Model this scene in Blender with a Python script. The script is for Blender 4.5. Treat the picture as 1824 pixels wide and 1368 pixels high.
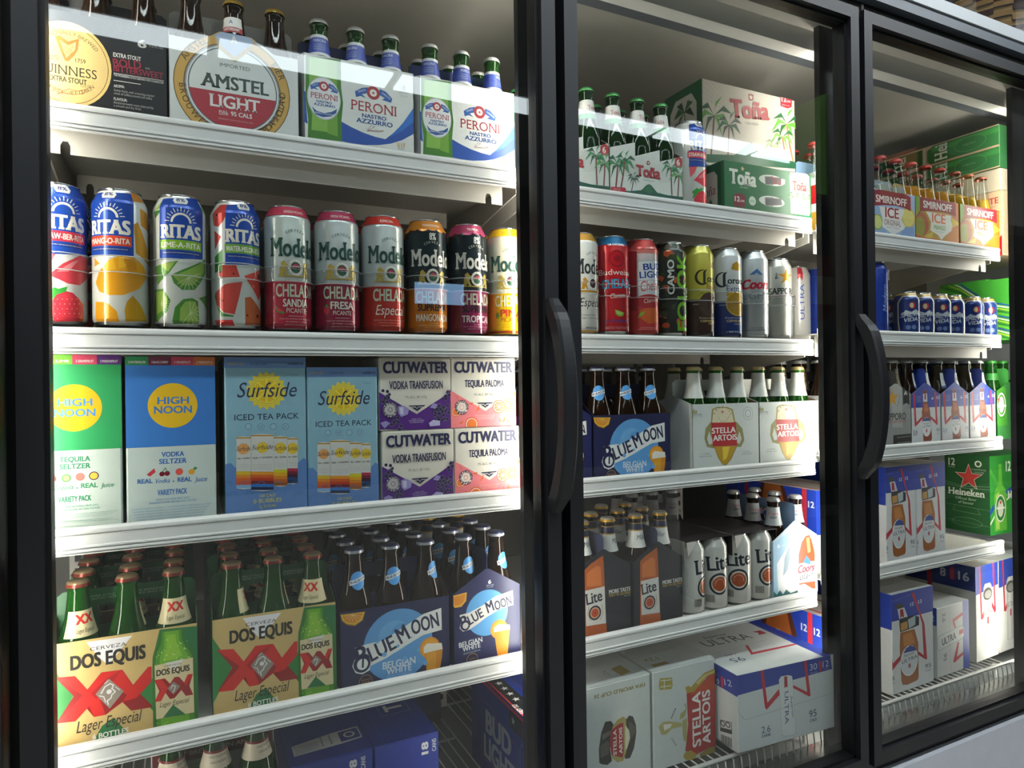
import bpy, bmesh, math, random
from mathutils import Vector, Matrix
from mathutils.geometry import tessellate_polygon
for o in list(bpy.data.objects): bpy.data.objects.remove(o)
SC = bpy.context.scene; COL = SC.collection
# ---------------------------------------------------------------- camera (metres; cooler doors in the plane y = 0, floor z = 0)
YAW, PITCH, ROLL = .45711, .00112, -.01326
cd = bpy.data.cameras.new('camera'); cam = bpy.data.objects.new('camera', cd); COL.objects.link(cam)
cd.sensor_fit = 'HORIZONTAL'; cd.sensor_width = 36; cd.lens = 1200 / 1824 * 36; cd.clip_start = .01
fw = Vector((math.sin(YAW)*math.cos(PITCH), math.cos(YAW)*math.cos(PITCH), math.sin(PITCH)))
rt = Vector((math.cos(YAW), -math.sin(YAW), 0)); up = rt.cross(fw)
rt, up = rt*math.cos(ROLL)+up*math.sin(ROLL), up*math.cos(ROLL)-rt*math.sin(ROLL)
cam.matrix_world = Matrix(((rt.x, up.x, -fw.x, .1757), (rt.y, up.y, -fw.y, -.97513), (rt.z, up.z, -fw.z, 1.04437), (0, 0, 0, 1)))
SC.camera = cam
# ---------------------------------------------------------------- world, exposure
w = bpy.data.worlds.new('world'); SC.world = w; w.use_nodes = True
w.node_tree.nodes['Background'].inputs[0].default_value = (.75, .85, 1, 1); w.node_tree.nodes['Background'].inputs[1].default_value = .06
SC.view_settings.view_transform = 'Standard'; SC.view_settings.look = 'None'; SC.view_settings.gamma = 1
SC.view_settings.use_curve_mapping = False; SC.view_settings.exposure = 0
cy = SC.cycles
cy.max_bounces = 12; cy.diffuse_bounces = 4; cy.glossy_bounces = 4; cy.transmission_bounces = 6; cy.transparent_max_bounces = 24
cy.caustics_reflective = False; cy.caustics_refractive = False; cy.sample_clamp_indirect = 4; cy.use_denoising = True
LED = 34.0        # cooler LED strips (radiance)
TUBE = 10.0        # fluorescent fixtures of the rear ceiling row
FRONT_FILL = 27.0      # added fill lights over the aisle
# ---------------------------------------------------------------- printed artwork of the packs, in millimetres on each face:
# p polygon, l line, c ellipse, s star, t text, a text on an arc
ARTS = {
'stout': (185, 147, [('c','#e3c47a',60.1,73.5,53.2,60),('c','#7d5c28',60.1,73.5,49.5,55.8),('c','#e0c280',60.1,73.5,48.7,54.9),('a','#6b5530','TRADITIONALLY BREWED',60.1,73.5,41.5,150,35,5,''),('a','#6b5530',"ST. JAMES'S GATE DUBLIN",60.1,73.5,42.6,215,320,5,'i'),('p','#b08040',[45.3,109.7,50.7,112.1,60.9,105.7,74.3,112.3,72.5,96,67.8,86.5,60.6,77,56.5,78.1,50.6,93.9]),('p','#e0c280',[50.7,105.5,60.8,100.4,70.1,106.5,69,95.3,58.6,82.2,54.6,92.3]),('l','#8a6530',0.5,[52.1,103.9,55.9,82.8]),('l','#8a6530',0.5,[54.9,103.5,57.6,84.2]),('l','#8a6530',0.5,[57.8,103.1,59.2,85.5]),('l','#8a6530',0.5,[60.6,102.8,60.9,86.8]),('l','#8a6530',0.5,[63.5,102.4,62.5,88.1]),('l','#8a6530',0.5,[66.4,102,64.2,89.4]),('t','#3a3020','ESTD',38.5,76.2,11.6,5.3,9.1,''),('t','#3a3020','1759',69.4,77.8,12.2,5.9,0,''),('t','#453a28','GUINNESS',21.2,58.1,73.9,12.9,0,'s'),('t','#3a3020','EXTRA STOUT',37.4,47.8,45.4,7.2,0,'b'),('l','#c05038',0.7,[40.8,32.8,48.9,36.7,55,31.7,46.8,29.1,61.2,38.9,71.4,37.1,79.8,41.1,78.7,34.8,65.2,31.1,40.8,32.8]),('t','#3a3020','11.2 FL OZ',74.8,43.9,12.3,4.4,0,''),('t','#c8c8c4','6',146.7,115.9,11.6,11.7,0,'b'),('t','#b0b0ac','11.2 FL. OZ.',161.6,119.1,18.8,5.1,0,''),('t','#d8d6d0','EXTRA STOUT',115.7,95.5,35.2,6,0,'b'),('t','#8e2a3c','BOLD',115.5,81.2,36.2,11.5,4.4,'b'),('t','#b0b0ac','AND',156.1,85.4,6.3,2.5,0,''),('t','#8e2a3c','BITTERSWEET',115.5,74.5,64.5,9,0,'b'),('l','#d8d6d0',0.8,[116.1,71.6,180.3,72.2]),('t','#c8c8c4','THE PIONEERING STOUT,BREWED WITH CHARACTER',116,67.6,64.2,3,0,'b'),('l','#d8d6d0',1,[116,61.1,149.8,61.4]),('t','#c8c8c4','AROMA:',115.9,51.1,13.5,4,4.1,'b'),('t','#a8a8a4','Subtly fruity with creaming,toasted',115.8,45.6,51.8,3.5,0,'i'),('t','#a8a8a4','notes of coffee,caramel and toffee',115.8,41.1,48.8,3.5,0,'i'),('t','#c8c8c4','FLAVOUR:',115.7,32.6,16.9,4,0,'b'),('t','#a8a8a4','Bold,bittersweet notes balanced by',115.6,27.7,51.1,3.5,0,'i'),('t','#a8a8a4','a smooth and dry finish.',115.6,23.2,35,3.5,0,'i')]),
'amstel': (187, 163, [('c','#6a5030',89.7,77.4,84,84),('c','#c49c50',89.7,77.4,82.7,82.7),('c','#6a5030',89.7,77.4,70.1,70.1),('c','#8d9498',89.7,77.4,68.4,68.4),('c','#d6d9d8',89.7,77.4,66.3,66.3),('c','#59626a',89.7,77.4,64.2,64.2),('c','#d3d7d6',89.7,77.4,62.5,62.5),('p','#a5323f',[27.5,70,28.9,62.6,31.1,55.3,34.2,48.4,38.1,42,42.8,36,48.1,30.6,54.1,26,60.5,22.1,67.4,18.9,74.7,16.7,82.1,15.3,89.7,14.9,97.2,15.3,104.6,16.7,111.9,18.9,118.8,22.1,125.2,26,131.2,30.6,136.5,36,141.2,42,145.1,48.4,148.2,55.3,150.4,62.6,151.8,70]),('t','#4a5450','IMPORTED',70.4,109.5,43.2,5.7,0,''),('t','#3c4844','AMSTEL',43.1,75.8,98.5,20,0,'sb'),('t','#d8dad8','LIGHT',54.7,46.7,73.2,18.6,0,'sb'),('t','#d8dad8','FULL',68.7,37.6,12.6,3.8,3.7,'b'),('t','#d8dad8','FLAVOR',68.7,34.8,13.1,1.9,3.9,'b'),('t','#d8dad8','95 CALS',85.3,35.6,30.7,6.7,0,'b'),('t','#d0a0a0','BREWING TRADITION SINCE 1870',67.9,27.7,49.6,2.2,0,''),('a','#4a3c22','AMSTEL',89.7,77.4,73,155,118,9.5,''),('a','#4a3c22','BIER',89.7,77.4,73,42,20,9.5,''),('a','#4a3c22','AMSTERDAM HOLLAND',89.7,77.4,76.4,285,365,9.5,''),('a','#4a3c22','BROUWERIJ',89.7,77.4,76.4,182,248,9,''),('p','#b9a27c',[59.3,154.4,71.7,163.4,92.2,168.7,111.5,166.6,123.5,157.9,118.8,147.2,92.4,119.4,68.4,136.7,65.7,150.3]),('p','#9fb0cc',[63.6,155.4,73.1,162.2,92.2,166.8,110,164.6,119.7,157.1,115.9,151.4,91.7,127.2,71.4,142,67.2,151.4]),('t','#e4e2d8','A',86.8,148.5,9.6,11.2,4.5,'b')]),
'peroni': (185, 157, [('p','#3f7a28',[3.1,152.6,59.8,156.5,59.8,110.7,62.7,84.5,59.5,53.4,60.4,20.8,5,19.5,6.1,48.6,2.2,81.5]),('p','#7fb04a',[8.8,150,36.4,151.8,36.7,32.8,11,32.6,12.2,57.1,8,82.6]),('p','#6fa03c',[36.4,151.8,53.2,153.3,53.2,82.9,53.5,27.7,36.7,30.9]),('p','#2450a4',[59.5,53.8,76.5,47,95.7,40.9,115.3,37.1,133.5,35.5,147.4,47.8,163.9,66.2,184.1,97.1,184.4,52.5,163.5,38.4,143.1,29.4,123,24.1,99.3,20.7,76.1,20.2,60.4,21.1]),('p','#2f6fc4',[139.2,38.7,151.5,51.4,166,69.5,184.1,97.1,184.2,73.5,163.7,54.3]),('p','#2450a4',[-11.5,106,-2.6,97.4,2.3,92.8,2.2,81.5,5.3,41,-3.3,46.2,-12.2,53.1]),('c','#aebac0',31.7,87.3,27.1,35.3),('c','#dde1e3',31.7,87.3,25.8,33.6),('p','#2f5fa8',[82.7,108.2,94.4,116.1,105.1,119,105,109.3,94.2,105.4,101.9,100,92.2,102.2,84.5,98.9]),('p','#2f5fa8',[124.9,119.7,135.8,116.8,146.7,106.9,144.6,99.6,128.6,101.8,133.7,105.6,123.7,109.7]),('c','#a8343f',113.9,110.9,11.3,11.3),('c','#e4e2dc',113.9,110.9,6.2,6.2),('s','#a8343f',113.9,110.9,3.4,5,0.4,0),('t','#dfe6ee','QUALITA',88.4,107.3,13.7,3.1,22.2,''),('t','#dfe6ee','SUPERIORE',127.8,113,17.3,3.1,-30.4,''),('p','#2f5fa8',[9.7,105.2,18,110.9,25.6,113,25.5,106,17.9,103.2,23.4,99.2,16.5,100.8,11,98.4]),('p','#2f5fa8',[39.5,113.5,47.1,111.4,54.8,104.2,53.3,98.9,42.1,100.5,45.6,103.3,38.7,106.3]),('c','#a8343f',31.7,107.1,8,8),('c','#e4e2dc',31.7,107.1,4.4,4.4),('s','#a8343f',31.7,107.1,2.4,5,0.4,0),('t','#dfe6ee','QUALITA',13.8,104.5,9.7,2.3,22.8,''),('t','#dfe6ee','SUPERIORE',41.5,108.6,12.2,2.3,-31.3,''),('t','#a8303c','PERONI',75.4,77.5,78.9,16.5,0,'s'),('t','#2a5596','NASTRO',94.1,67.1,41.8,6.2,0,'b'),('t','#2a5596','AZZURRO',84.3,57.4,62.6,7.3,0,'b'),('l','#8a4a50',0.5,[102.6,46.8,109.6,54.7,115.5,53.7,103.6,46,131.3,49.3,123.3,46.1,101.6,44.7]),('t','#a8303c','PERONI',9.9,85.7,44,9.4,0,'s'),('t','#2a5596','NASTRO',19.4,79.3,25,3.8,0,'b'),('t','#2a5596','AZZURRO',15.2,74.1,34.4,3.8,0,'b'),('p','#2a5596',[11.9,71.1,19.6,64.9,31.6,63.1,43.7,67,52.6,73.3,51.2,66.4,42.6,59.3,29.6,56.2,17.7,58.9]),('t','#dfe6ee','BIRRA ITALIANA',17.7,60.8,29.6,2.6,0,''),('t','#98a0a4','6',164.3,125.5,6.6,8.8,-3.5,''),('t','#98a0a4','BOTTLES',159.5,118.7,16.5,3.6,3.3,''),('t','#98a0a4','12 FL OZ',161.5,113.1,12.3,3.2,0,''),('l','#c09a48',1.2,[156.2,24.4,154.3,32]),('l','#c09a48',1.2,[158.2,24.7,157.3,32.5]),('l','#c09a48',1.2,[161.3,25.1,161.4,33.1]),('l','#c09a48',1.2,[164.4,25.6,165.5,33.7]),('l','#c09a48',1.2,[166.4,25.9,168.6,34.1]),('l','#2a5596',0.6,[156.2,23,161.3,22.2,167.4,24])]),
'can_strawberry': (231.2, 200, [('p','#d8424e',[-14.3,190.2,-5.6,192.1,-8.5,180.7,-14.4,179]),('p','#c03448',[32.1,193.8,59.3,199.8,61.4,181.6,61.6,168.3,35.8,170.9]),('p','#e2606a',[-15.4,97.5,4.2,100,-2.6,85,-12.6,73.5]),('p','#d84452',[-5.5,67.2,10.8,84.5,34.7,99.6,61.6,97.9,51.3,69.2,34,56.6,17.5,56.9]),('p','#e88a90',[3.9,72.6,22.3,87.7,32.6,92.7,17.7,74]),('p','#d63a48',[-5.3,27.2,0.9,40.3,11.7,46.7,23.3,44.6,35.7,33.8,39.9,14.4,38.6,5.1,0.5,2.5,-4.7,16]),('p','#e4602c',[29.9,39.7,40.2,29.3,41.3,5.4,33.2,4.6,37.7,22.4]),('p','#3d9a3e',[-10,42.3,1,50.7,5.7,48.6,16.7,52.8,14.5,45.3,3.6,40.4,-0.5,33.8,-9.5,27.1,-5.9,36.8]),('c','#f0c0b8',-1.1,33.8,0.5,0.5),('c','#f0c0b8',4.5,34,0.5,0.5),('c','#f0c0b8',10.1,34.4,0.5,0.5),('c','#f0c0b8',15.9,34.9,0.6,0.6),('c','#f0c0b8',22.1,35.5,0.6,0.6),('c','#f0c0b8',29,36.3,0.7,0.7),('c','#f0c0b8',1.5,27.1,0.5,0.5),('c','#f0c0b8',7.1,27.4,0.5,0.5),('c','#f0c0b8',12.8,27.8,0.6,0.6),('c','#f0c0b8',18.7,28.3,0.6,0.6),('c','#f0c0b8',25.2,29,0.7,0.7),('c','#f0c0b8',32.6,29.8,0.8,0.8),('c','#f0c0b8',-1.3,20.3,0.5,0.5),('c','#f0c0b8',4.3,20.5,0.5,0.5),('c','#f0c0b8',10,20.8,0.5,0.5),('c','#f0c0b8',15.8,21.3,0.6,0.6),('c','#f0c0b8',22,21.8,0.6,0.6),('c','#f0c0b8',28.8,22.5,0.7,0.7),('c','#f0c0b8',1.3,13.6,0.5,0.5),('c','#f0c0b8',6.9,13.9,0.5,0.5),('c','#f0c0b8',12.6,14.2,0.6,0.6),('c','#f0c0b8',18.6,14.7,0.6,0.6),('c','#f0c0b8',25,15.2,0.7,0.7),('c','#f0c0b8',32.4,15.9,0.8,0.8),('c','#f0c0b8',-1.4,6.8,0.5,0.5),('c','#f0c0b8',4.2,7,0.5,0.5),('p','#2348a0',[-13.9,190.2,13.6,194.6,61.6,205.4,54,104,12.6,97.7,-15.1,96.8]),('p','#e6e2d4',[27.7,156.8,27.2,160.6,25.7,164.1,23.4,167.1,20.4,169.4,16.9,170.8,13.2,171.3,9.4,170.8,5.9,169.4,2.9,167.1,0.6,164.1,-0.8,160.6,-1.3,156.8]),('p','#2348a0',[24.5,156.7,24.1,159.6,23,162.4,21.2,164.7,18.8,166.5,16.1,167.6,13.2,168,10.3,167.6,7.5,166.5,5.2,164.7,3.4,162.4,2.3,159.6,1.9,156.7]),('l','#e6e2d4',1.1,[29.8,158.6,35.6,159.2]),('l','#e6e2d4',1.1,[28.9,162.5,32.5,163.8]),('l','#e6e2d4',1.1,[27,166.2,31.8,169.4]),('l','#e6e2d4',1.1,[24.4,169.2,26.9,172]),('l','#e6e2d4',1.1,[21,171.6,23.8,176.7]),('l','#e6e2d4',1.1,[17.2,173,18.2,176.7]),('l','#e6e2d4',1.1,[13.2,173.5,13.2,179.3]),('l','#e6e2d4',1.1,[9.2,173,8.2,176.7]),('l','#e6e2d4',1.1,[5.4,171.6,2.6,176.7]),('l','#e6e2d4',1.1,[2,169.2,-0.5,172]),('l','#e6e2d4',1.1,[-0.7,166.2,-5.5,169.4]),('l','#e6e2d4',1.1,[-2.5,162.5,-6.1,163.8]),('l','#e6e2d4',1.1,[-3.4,158.6,-9.2,159.2]),('p','#e4e4e0',[1.2,190.8,4.7,185.3,21.7,185.3,25.2,190.8,21.7,196.3,4.7,196.3]),('t','#2a3a70','8%',6.2,189.2,14,5.2,0,'b'),('t','#2a3a70','ALC./VOL.',7.2,186.7,12,1.5,0,''),('t','#e6e2d4','RITAS',-16.8,133.3,60,19.5,0,'Bs'),('p','#c83444',[-17.8,115.8,44.2,115.8,44.2,130.3,-17.8,130.3]),('t','#e6e2d4','STRAW-BER-RITA',-15.8,118.8,58,8,0,'b'),('p','#233a80',[-14.3,108.3,40.7,108.3,40.7,113.8,-14.3,113.8]),('t','#d0d4dc','MARGARITA MALT BEVERAGE NATURAL FLAVORS',-12.8,110.2,52,1.6,0,'')]),
'can_mango': (231.2, 200, [('p','#d08a3c',[4.3,193.5,35.1,197.8,50.5,186.6,19.3,182]),('p','#c88c2c',[31.2,174.6,49.8,170.8,59.1,141.6,31.9,149.2]),('p','#c8902a',[20.6,148.5,26.9,153.2,50.2,111.8,52.8,91.4,23.5,106.8]),('p','#e8a020',[-35,61.1,-27.4,77.2,-13,93.4,3.3,101.6,21.7,99.7,38.1,88.9,44.2,74.4,28.4,55,5.6,43.4,-15.2,42.8,-27.9,49]),('p','#f0b830',[-14.6,90.1,-6.9,96.8,-2.7,80.4,-13.2,76.8]),('p','#f0b830',[0.4,100.6,6.2,101.9,8.9,84.6,0.2,82.2]),('p','#d89018',[6.1,96.1,21.6,98,25,81.6,11.8,78.3]),('p','#e8a020',[-35.6,34.5,-15.3,32,-3.3,20.5,0.1,4.8,-36.2,5.4]),('p','#d09a20',[6.8,22.6,9.9,34.5,17.7,43.6,30.1,31.4,44.2,8,8.1,5.2]),('p','#e09828',[-37.1,98,-26.2,88.8,-37.5,84.7]),('p','#2348a0',[-53.8,194.8,-13.4,192.5,21.2,194.9,20,101.8,-14.5,100,-53.7,103.5]),('p','#e6e2d4',[0.7,155.5,0.2,159.3,-1.3,162.8,-3.6,165.8,-6.6,168.1,-10.1,169.6,-13.8,170,-17.6,169.6,-21.1,168.1,-24.1,165.8,-26.4,162.8,-27.9,159.3,-28.3,155.5]),('p','#2348a0',[-2.5,155.4,-2.9,158.4,-4.1,161.1,-5.9,163.4,-8.2,165.2,-10.9,166.4,-13.8,166.7,-16.8,166.4,-19.5,165.2,-21.8,163.4,-23.6,161.1,-24.8,158.4,-25.1,155.4]),('l','#e6e2d4',1.1,[2.8,157.3,8.5,157.9]),('l','#e6e2d4',1.1,[1.8,161.3,5.4,162.6]),('l','#e6e2d4',1.1,[0,164.9,4.8,168.1]),('l','#e6e2d4',1.1,[-2.7,168,-0.1,170.8]),('l','#e6e2d4',1.1,[-6,170.3,-3.3,175.4]),('l','#e6e2d4',1.1,[-9.8,171.8,-8.9,175.4]),('l','#e6e2d4',1.1,[-13.8,172.2,-13.8,178]),('l','#e6e2d4',1.1,[-17.9,171.8,-18.8,175.4]),('l','#e6e2d4',1.1,[-21.7,170.3,-24.4,175.4]),('l','#e6e2d4',1.1,[-25,168,-27.6,170.8]),('l','#e6e2d4',1.1,[-27.7,164.9,-32.5,168.1]),('l','#e6e2d4',1.1,[-29.5,161.3,-33.1,162.6]),('l','#e6e2d4',1.1,[-30.5,157.3,-36.2,157.9]),('p','#e4e4e0',[-25.8,189.5,-22.3,184,-5.3,184,-1.8,189.5,-5.3,195,-22.3,195]),('t','#2a3a70','8%',-20.8,187.9,14,5.2,0,'b'),('t','#2a3a70','ALC./VOL.',-19.8,185.4,12,1.5,0,''),('t','#e6e2d4','RITAS',-43.8,132,60,19.5,0,'Bs'),('p','#d0462e',[-44.8,114.5,17.2,114.5,17.2,129,-44.8,129]),('t','#e6e2d4','MANG-O-RITA',-42.8,117.5,58,8,0,'b'),('p','#233a80',[-41.3,107,13.7,107,13.7,112.5,-41.3,112.5]),('t','#d0d4dc','MARGARITA MALT BEVERAGE NATURAL FLAVORS',-39.8,108.9,52,1.6,0,'')]),
'can_lime': (231.2, 200, [('p','#9ab84a',[-28.4,191.6,-16.2,183.2,-39.3,173.1]),('p','#3f7a30',[-43,173.7,-24.6,174.9,-39.6,162.8]),('p','#9ab84a',[30.9,186.4,56.6,187.7,56.6,171.4]),('p','#5d9440',[-41.5,90.4,-2.1,98.5,-15,80.1,-35.7,62.1]),('p','#a8c060',[-30.1,92.7,-6.7,96.5,-16.7,81.8]),('p','#4f8a38',[-12.6,76.6,4,85.9,45.8,108,44.9,84.6,20.4,56.3,2.1,54.7,-8.7,64.6]),('p','#8fb050',[-9.4,74.9,5.5,82.6,41.1,103.5,40.6,87.4,18.6,63.1,2.2,61.6]),('p','#5d9440',[-49.7,8.7,-44.6,56.1,-24.3,56.2,-13.8,38.8,-19.2,21.7,-36.8,7.8]),('p','#9ab84a',[-42.6,52.4,-26.4,52.9,-17.2,38.9,-22.8,25.2,-39.8,17.5]),('p','#4f8a38',[-11.8,7,-7.5,28.6,3.5,41,16.6,43.7,26.1,39.4,27.8,5.3,-11,3.6]),('p','#98b858',[-1.6,7.2,-0.6,27,6.6,37.7,20.2,38.8,25,30.5,25.6,6]),('p','#5d9440',[27.3,44.8,56.6,54,54.1,26.6]),('l','#d8e4a8',0.7,[11,74.5,31.5,82.8]),('l','#d8e4a8',0.7,[11,74.5,32.6,76.1]),('l','#d8e4a8',0.7,[11,74.5,30.1,68.9]),('l','#d8e4a8',0.7,[11,74.5,24.9,62.5]),('l','#d8e4a8',0.7,[11,74.5,18.6,57.8]),('l','#d8e4a8',0.7,[11,74.5,11.9,55.5]),('l','#d8e4a8',0.7,[11,74.5,5.5,55.8]),('l','#d8e4a8',0.7,[11,74.5,0.1,58.7]),('l','#d8e4a8',0.7,[11,74.5,-3.9,63.6]),('l','#d8e4a8',0.7,[12.9,20.8,12.6,39]),('l','#d8e4a8',0.7,[12.9,20.8,21.1,38]),('l','#d8e4a8',0.7,[12.9,20.8,29.1,33.3]),('l','#d8e4a8',0.7,[12.9,20.8,33.9,25.9]),('l','#d8e4a8',0.7,[12.9,20.8,32.9,17.1]),('l','#d8e4a8',0.7,[12.9,20.8,26.7,9]),('l','#d8e4a8',0.7,[12.9,20.8,18.4,3.8]),('l','#d8e4a8',0.7,[12.9,20.8,10,2.6]),('l','#d8e4a8',0.7,[12.9,20.8,2.8,5.6]),('l','#d8e4a8',0.7,[-28.8,34.1,-24.4,46.3]),('l','#d8e4a8',0.7,[-28.8,34.1,-20.3,44.4]),('l','#d8e4a8',0.7,[-28.8,34.1,-17.2,41.5]),('l','#d8e4a8',0.7,[-28.8,34.1,-15.3,37.8]),('l','#d8e4a8',0.7,[-28.8,34.1,-14.7,33.7]),('l','#d8e4a8',0.7,[-28.8,34.1,-15.4,29.6]),('l','#d8e4a8',0.7,[-28.8,34.1,-17.4,25.9]),('l','#d8e4a8',0.7,[-28.8,34.1,-20.6,23.1]),('l','#d8e4a8',0.7,[-28.8,34.1,-24.8,21.5]),('p','#2348a0',[-28.9,192.5,2.6,194.3,39.2,199.9,36.9,105.3,1.5,101.3,-30.4,102.4]),('p','#e6e2d4',[16.7,156.2,16.2,160,14.7,163.5,12.4,166.5,9.4,168.8,5.9,170.2,2.2,170.7,-1.6,170.2,-5.1,168.8,-8.1,166.5,-10.4,163.5,-11.8,160,-12.3,156.2]),('p','#2348a0',[13.5,156.1,13.1,159.1,11.9,161.8,10.2,164.1,7.8,165.9,5.1,167.1,2.2,167.4,-0.8,167.1,-3.5,165.9,-5.8,164.1,-7.6,161.8,-8.8,159.1,-9.1,156.1]),('l','#e6e2d4',1.1,[18.8,158,24.5,158.6]),('l','#e6e2d4',1.1,[17.9,162,21.4,163.3]),('l','#e6e2d4',1.1,[16,165.6,20.8,168.8]),('l','#e6e2d4',1.1,[13.3,168.7,15.9,171.5]),('l','#e6e2d4',1.1,[10,171,12.7,176.1]),('l','#e6e2d4',1.1,[6.2,172.4,7.1,176.1]),('l','#e6e2d4',1.1,[2.2,172.9,2.2,178.7]),('l','#e6e2d4',1.1,[-1.9,172.4,-2.8,176.1]),('l','#e6e2d4',1.1,[-5.7,171,-8.4,176.1]),('l','#e6e2d4',1.1,[-9,168.7,-11.6,171.5]),('l','#e6e2d4',1.1,[-11.7,165.6,-16.5,168.8]),('l','#e6e2d4',1.1,[-13.5,162,-17.1,163.3]),('l','#e6e2d4',1.1,[-14.4,158,-20.2,158.6]),('p','#e4e4e0',[-9.8,190.2,-6.3,184.7,10.7,184.7,14.2,190.2,10.7,195.7,-6.3,195.7]),('t','#2a3a70','8%',-4.8,188.6,14,5.2,0,'b'),('t','#2a3a70','ALC./VOL.',-3.8,186.1,12,1.5,0,''),('t','#e6e2d4','RITAS',-27.8,132.7,60,19.5,0,'Bs'),('p','#7fae30',[-28.8,115.2,33.2,115.2,33.2,129.7,-28.8,129.7]),('t','#e6e2d4','LIME-A-RITA',-26.8,118.2,58,8,0,'b'),('p','#233a80',[-25.3,107.7,29.7,107.7,29.7,113.2,-25.3,113.2]),('t','#d0d4dc','MARGARITA MALT BEVERAGE NATURAL FLAVORS',-23.8,109.6,52,1.6,0,'')]),
'can_watermelon': (231.2, 200, [('p','#c04038',[-31.3,192.2,-7.2,192.2,-20.2,165.4,-28,156.7,-38.8,159.5,-42.7,177]),('p','#c04038',[-37.6,151.7,-23.8,141.2,-37,120.9]),('p','#c84c40',[-23.6,96.9,-2,97.1,3.5,79.1,-22.2,77.1,-31.1,82.1]),('p','#3d7a38',[-37.2,110.2,-22.4,121.3,-22.9,87.8,-37.8,85.8]),('p','#d04c40',[9.4,81.1,54,100.4,54,63.6,37.7,45.6,18,69.7]),('p','#3d7a38',[-38.5,49.1,-35.9,58,-34,35,-22.1,22.2,-6.5,19,-6.5,16.8,-26.5,17.8]),('p','#cc4a42',[-35.9,55,-17.6,67.8,7,71.7,2.4,49.9,-5,20.6,-21.3,23.7,-34,36.5]),('p','#b86038',[10.5,47.4,19.5,49.7,54,20.5,54.1,7.7,10.7,4.3]),('p','#c83a3c',[-39.4,12.3,-8,12.2,-5.2,3,-37,3.8]),('c','#3a2020',-31.6,175.4,1.8,1.8),('c','#3a2020',-5.7,83.9,1.3,1.3),('c','#3a2020',-25.5,86.4,1.6,1.6),('c','#3a2020',-22.7,42,1.5,1.5),('c','#3a2020',40.7,83.8,4.5,4.5),('c','#3a2020',14,19.9,1.5,1.5),('c','#3a2020',34,20.1,2.7,2.7),('p','#2348a0',[-16.7,190.9,13.2,194.9,53.8,203.5,53.8,104.5,11.9,98.3,-17.9,97.7]),('p','#e6e2d4',[27.2,156.6,26.7,160.4,25.2,163.9,22.9,166.9,19.9,169.2,16.4,170.6,12.7,171.1,8.9,170.6,5.4,169.2,2.4,166.9,0.1,163.9,-1.3,160.4,-1.8,156.6]),('p','#2348a0',[24,156.5,23.6,159.4,22.5,162.2,20.7,164.5,18.3,166.3,15.6,167.4,12.7,167.8,9.8,167.4,7,166.3,4.7,164.5,2.9,162.2,1.8,159.4,1.4,156.5]),('l','#e6e2d4',1.1,[29.3,158.4,35.1,159]),('l','#e6e2d4',1.1,[28.4,162.3,31.9,163.6]),('l','#e6e2d4',1.1,[26.5,166,31.3,169.2]),('l','#e6e2d4',1.1,[23.9,169,26.4,171.9]),('l','#e6e2d4',1.1,[20.5,171.4,23.2,176.5]),('l','#e6e2d4',1.1,[16.7,172.8,17.6,176.5]),('l','#e6e2d4',1.1,[12.7,173.3,12.7,179.1]),('l','#e6e2d4',1.1,[8.6,172.8,7.7,176.5]),('l','#e6e2d4',1.1,[4.8,171.4,2.1,176.5]),('l','#e6e2d4',1.1,[1.5,169,-1,171.9]),('l','#e6e2d4',1.1,[-1.2,166,-6,169.2]),('l','#e6e2d4',1.1,[-3,162.3,-6.6,163.6]),('l','#e6e2d4',1.1,[-3.9,158.4,-9.7,159]),('p','#e4e4e0',[0.7,190.6,4.2,185.1,21.2,185.1,24.7,190.6,21.2,196.1,4.2,196.1]),('t','#2a3a70','8%',5.7,189,14,5.2,0,'b'),('t','#2a3a70','ALC./VOL.',6.7,186.5,12,1.5,0,''),('t','#e6e2d4','RITAS',-17.3,133.1,60,19.5,0,'Bs'),('p','#6a9a40',[-18.3,115.6,43.7,115.6,43.7,130.1,-18.3,130.1]),('t','#e6e2d4','WATER-MELON-RITA',-16.3,118.6,58,8,0,'b'),('p','#233a80',[-14.8,108.1,40.2,108.1,40.2,113.6,-14.8,113.6]),('t','#d0d4dc','MARGARITA MALT BEVERAGE NATURAL FLAVORS',-13.3,110,52,1.6,0,'')]),
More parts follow.
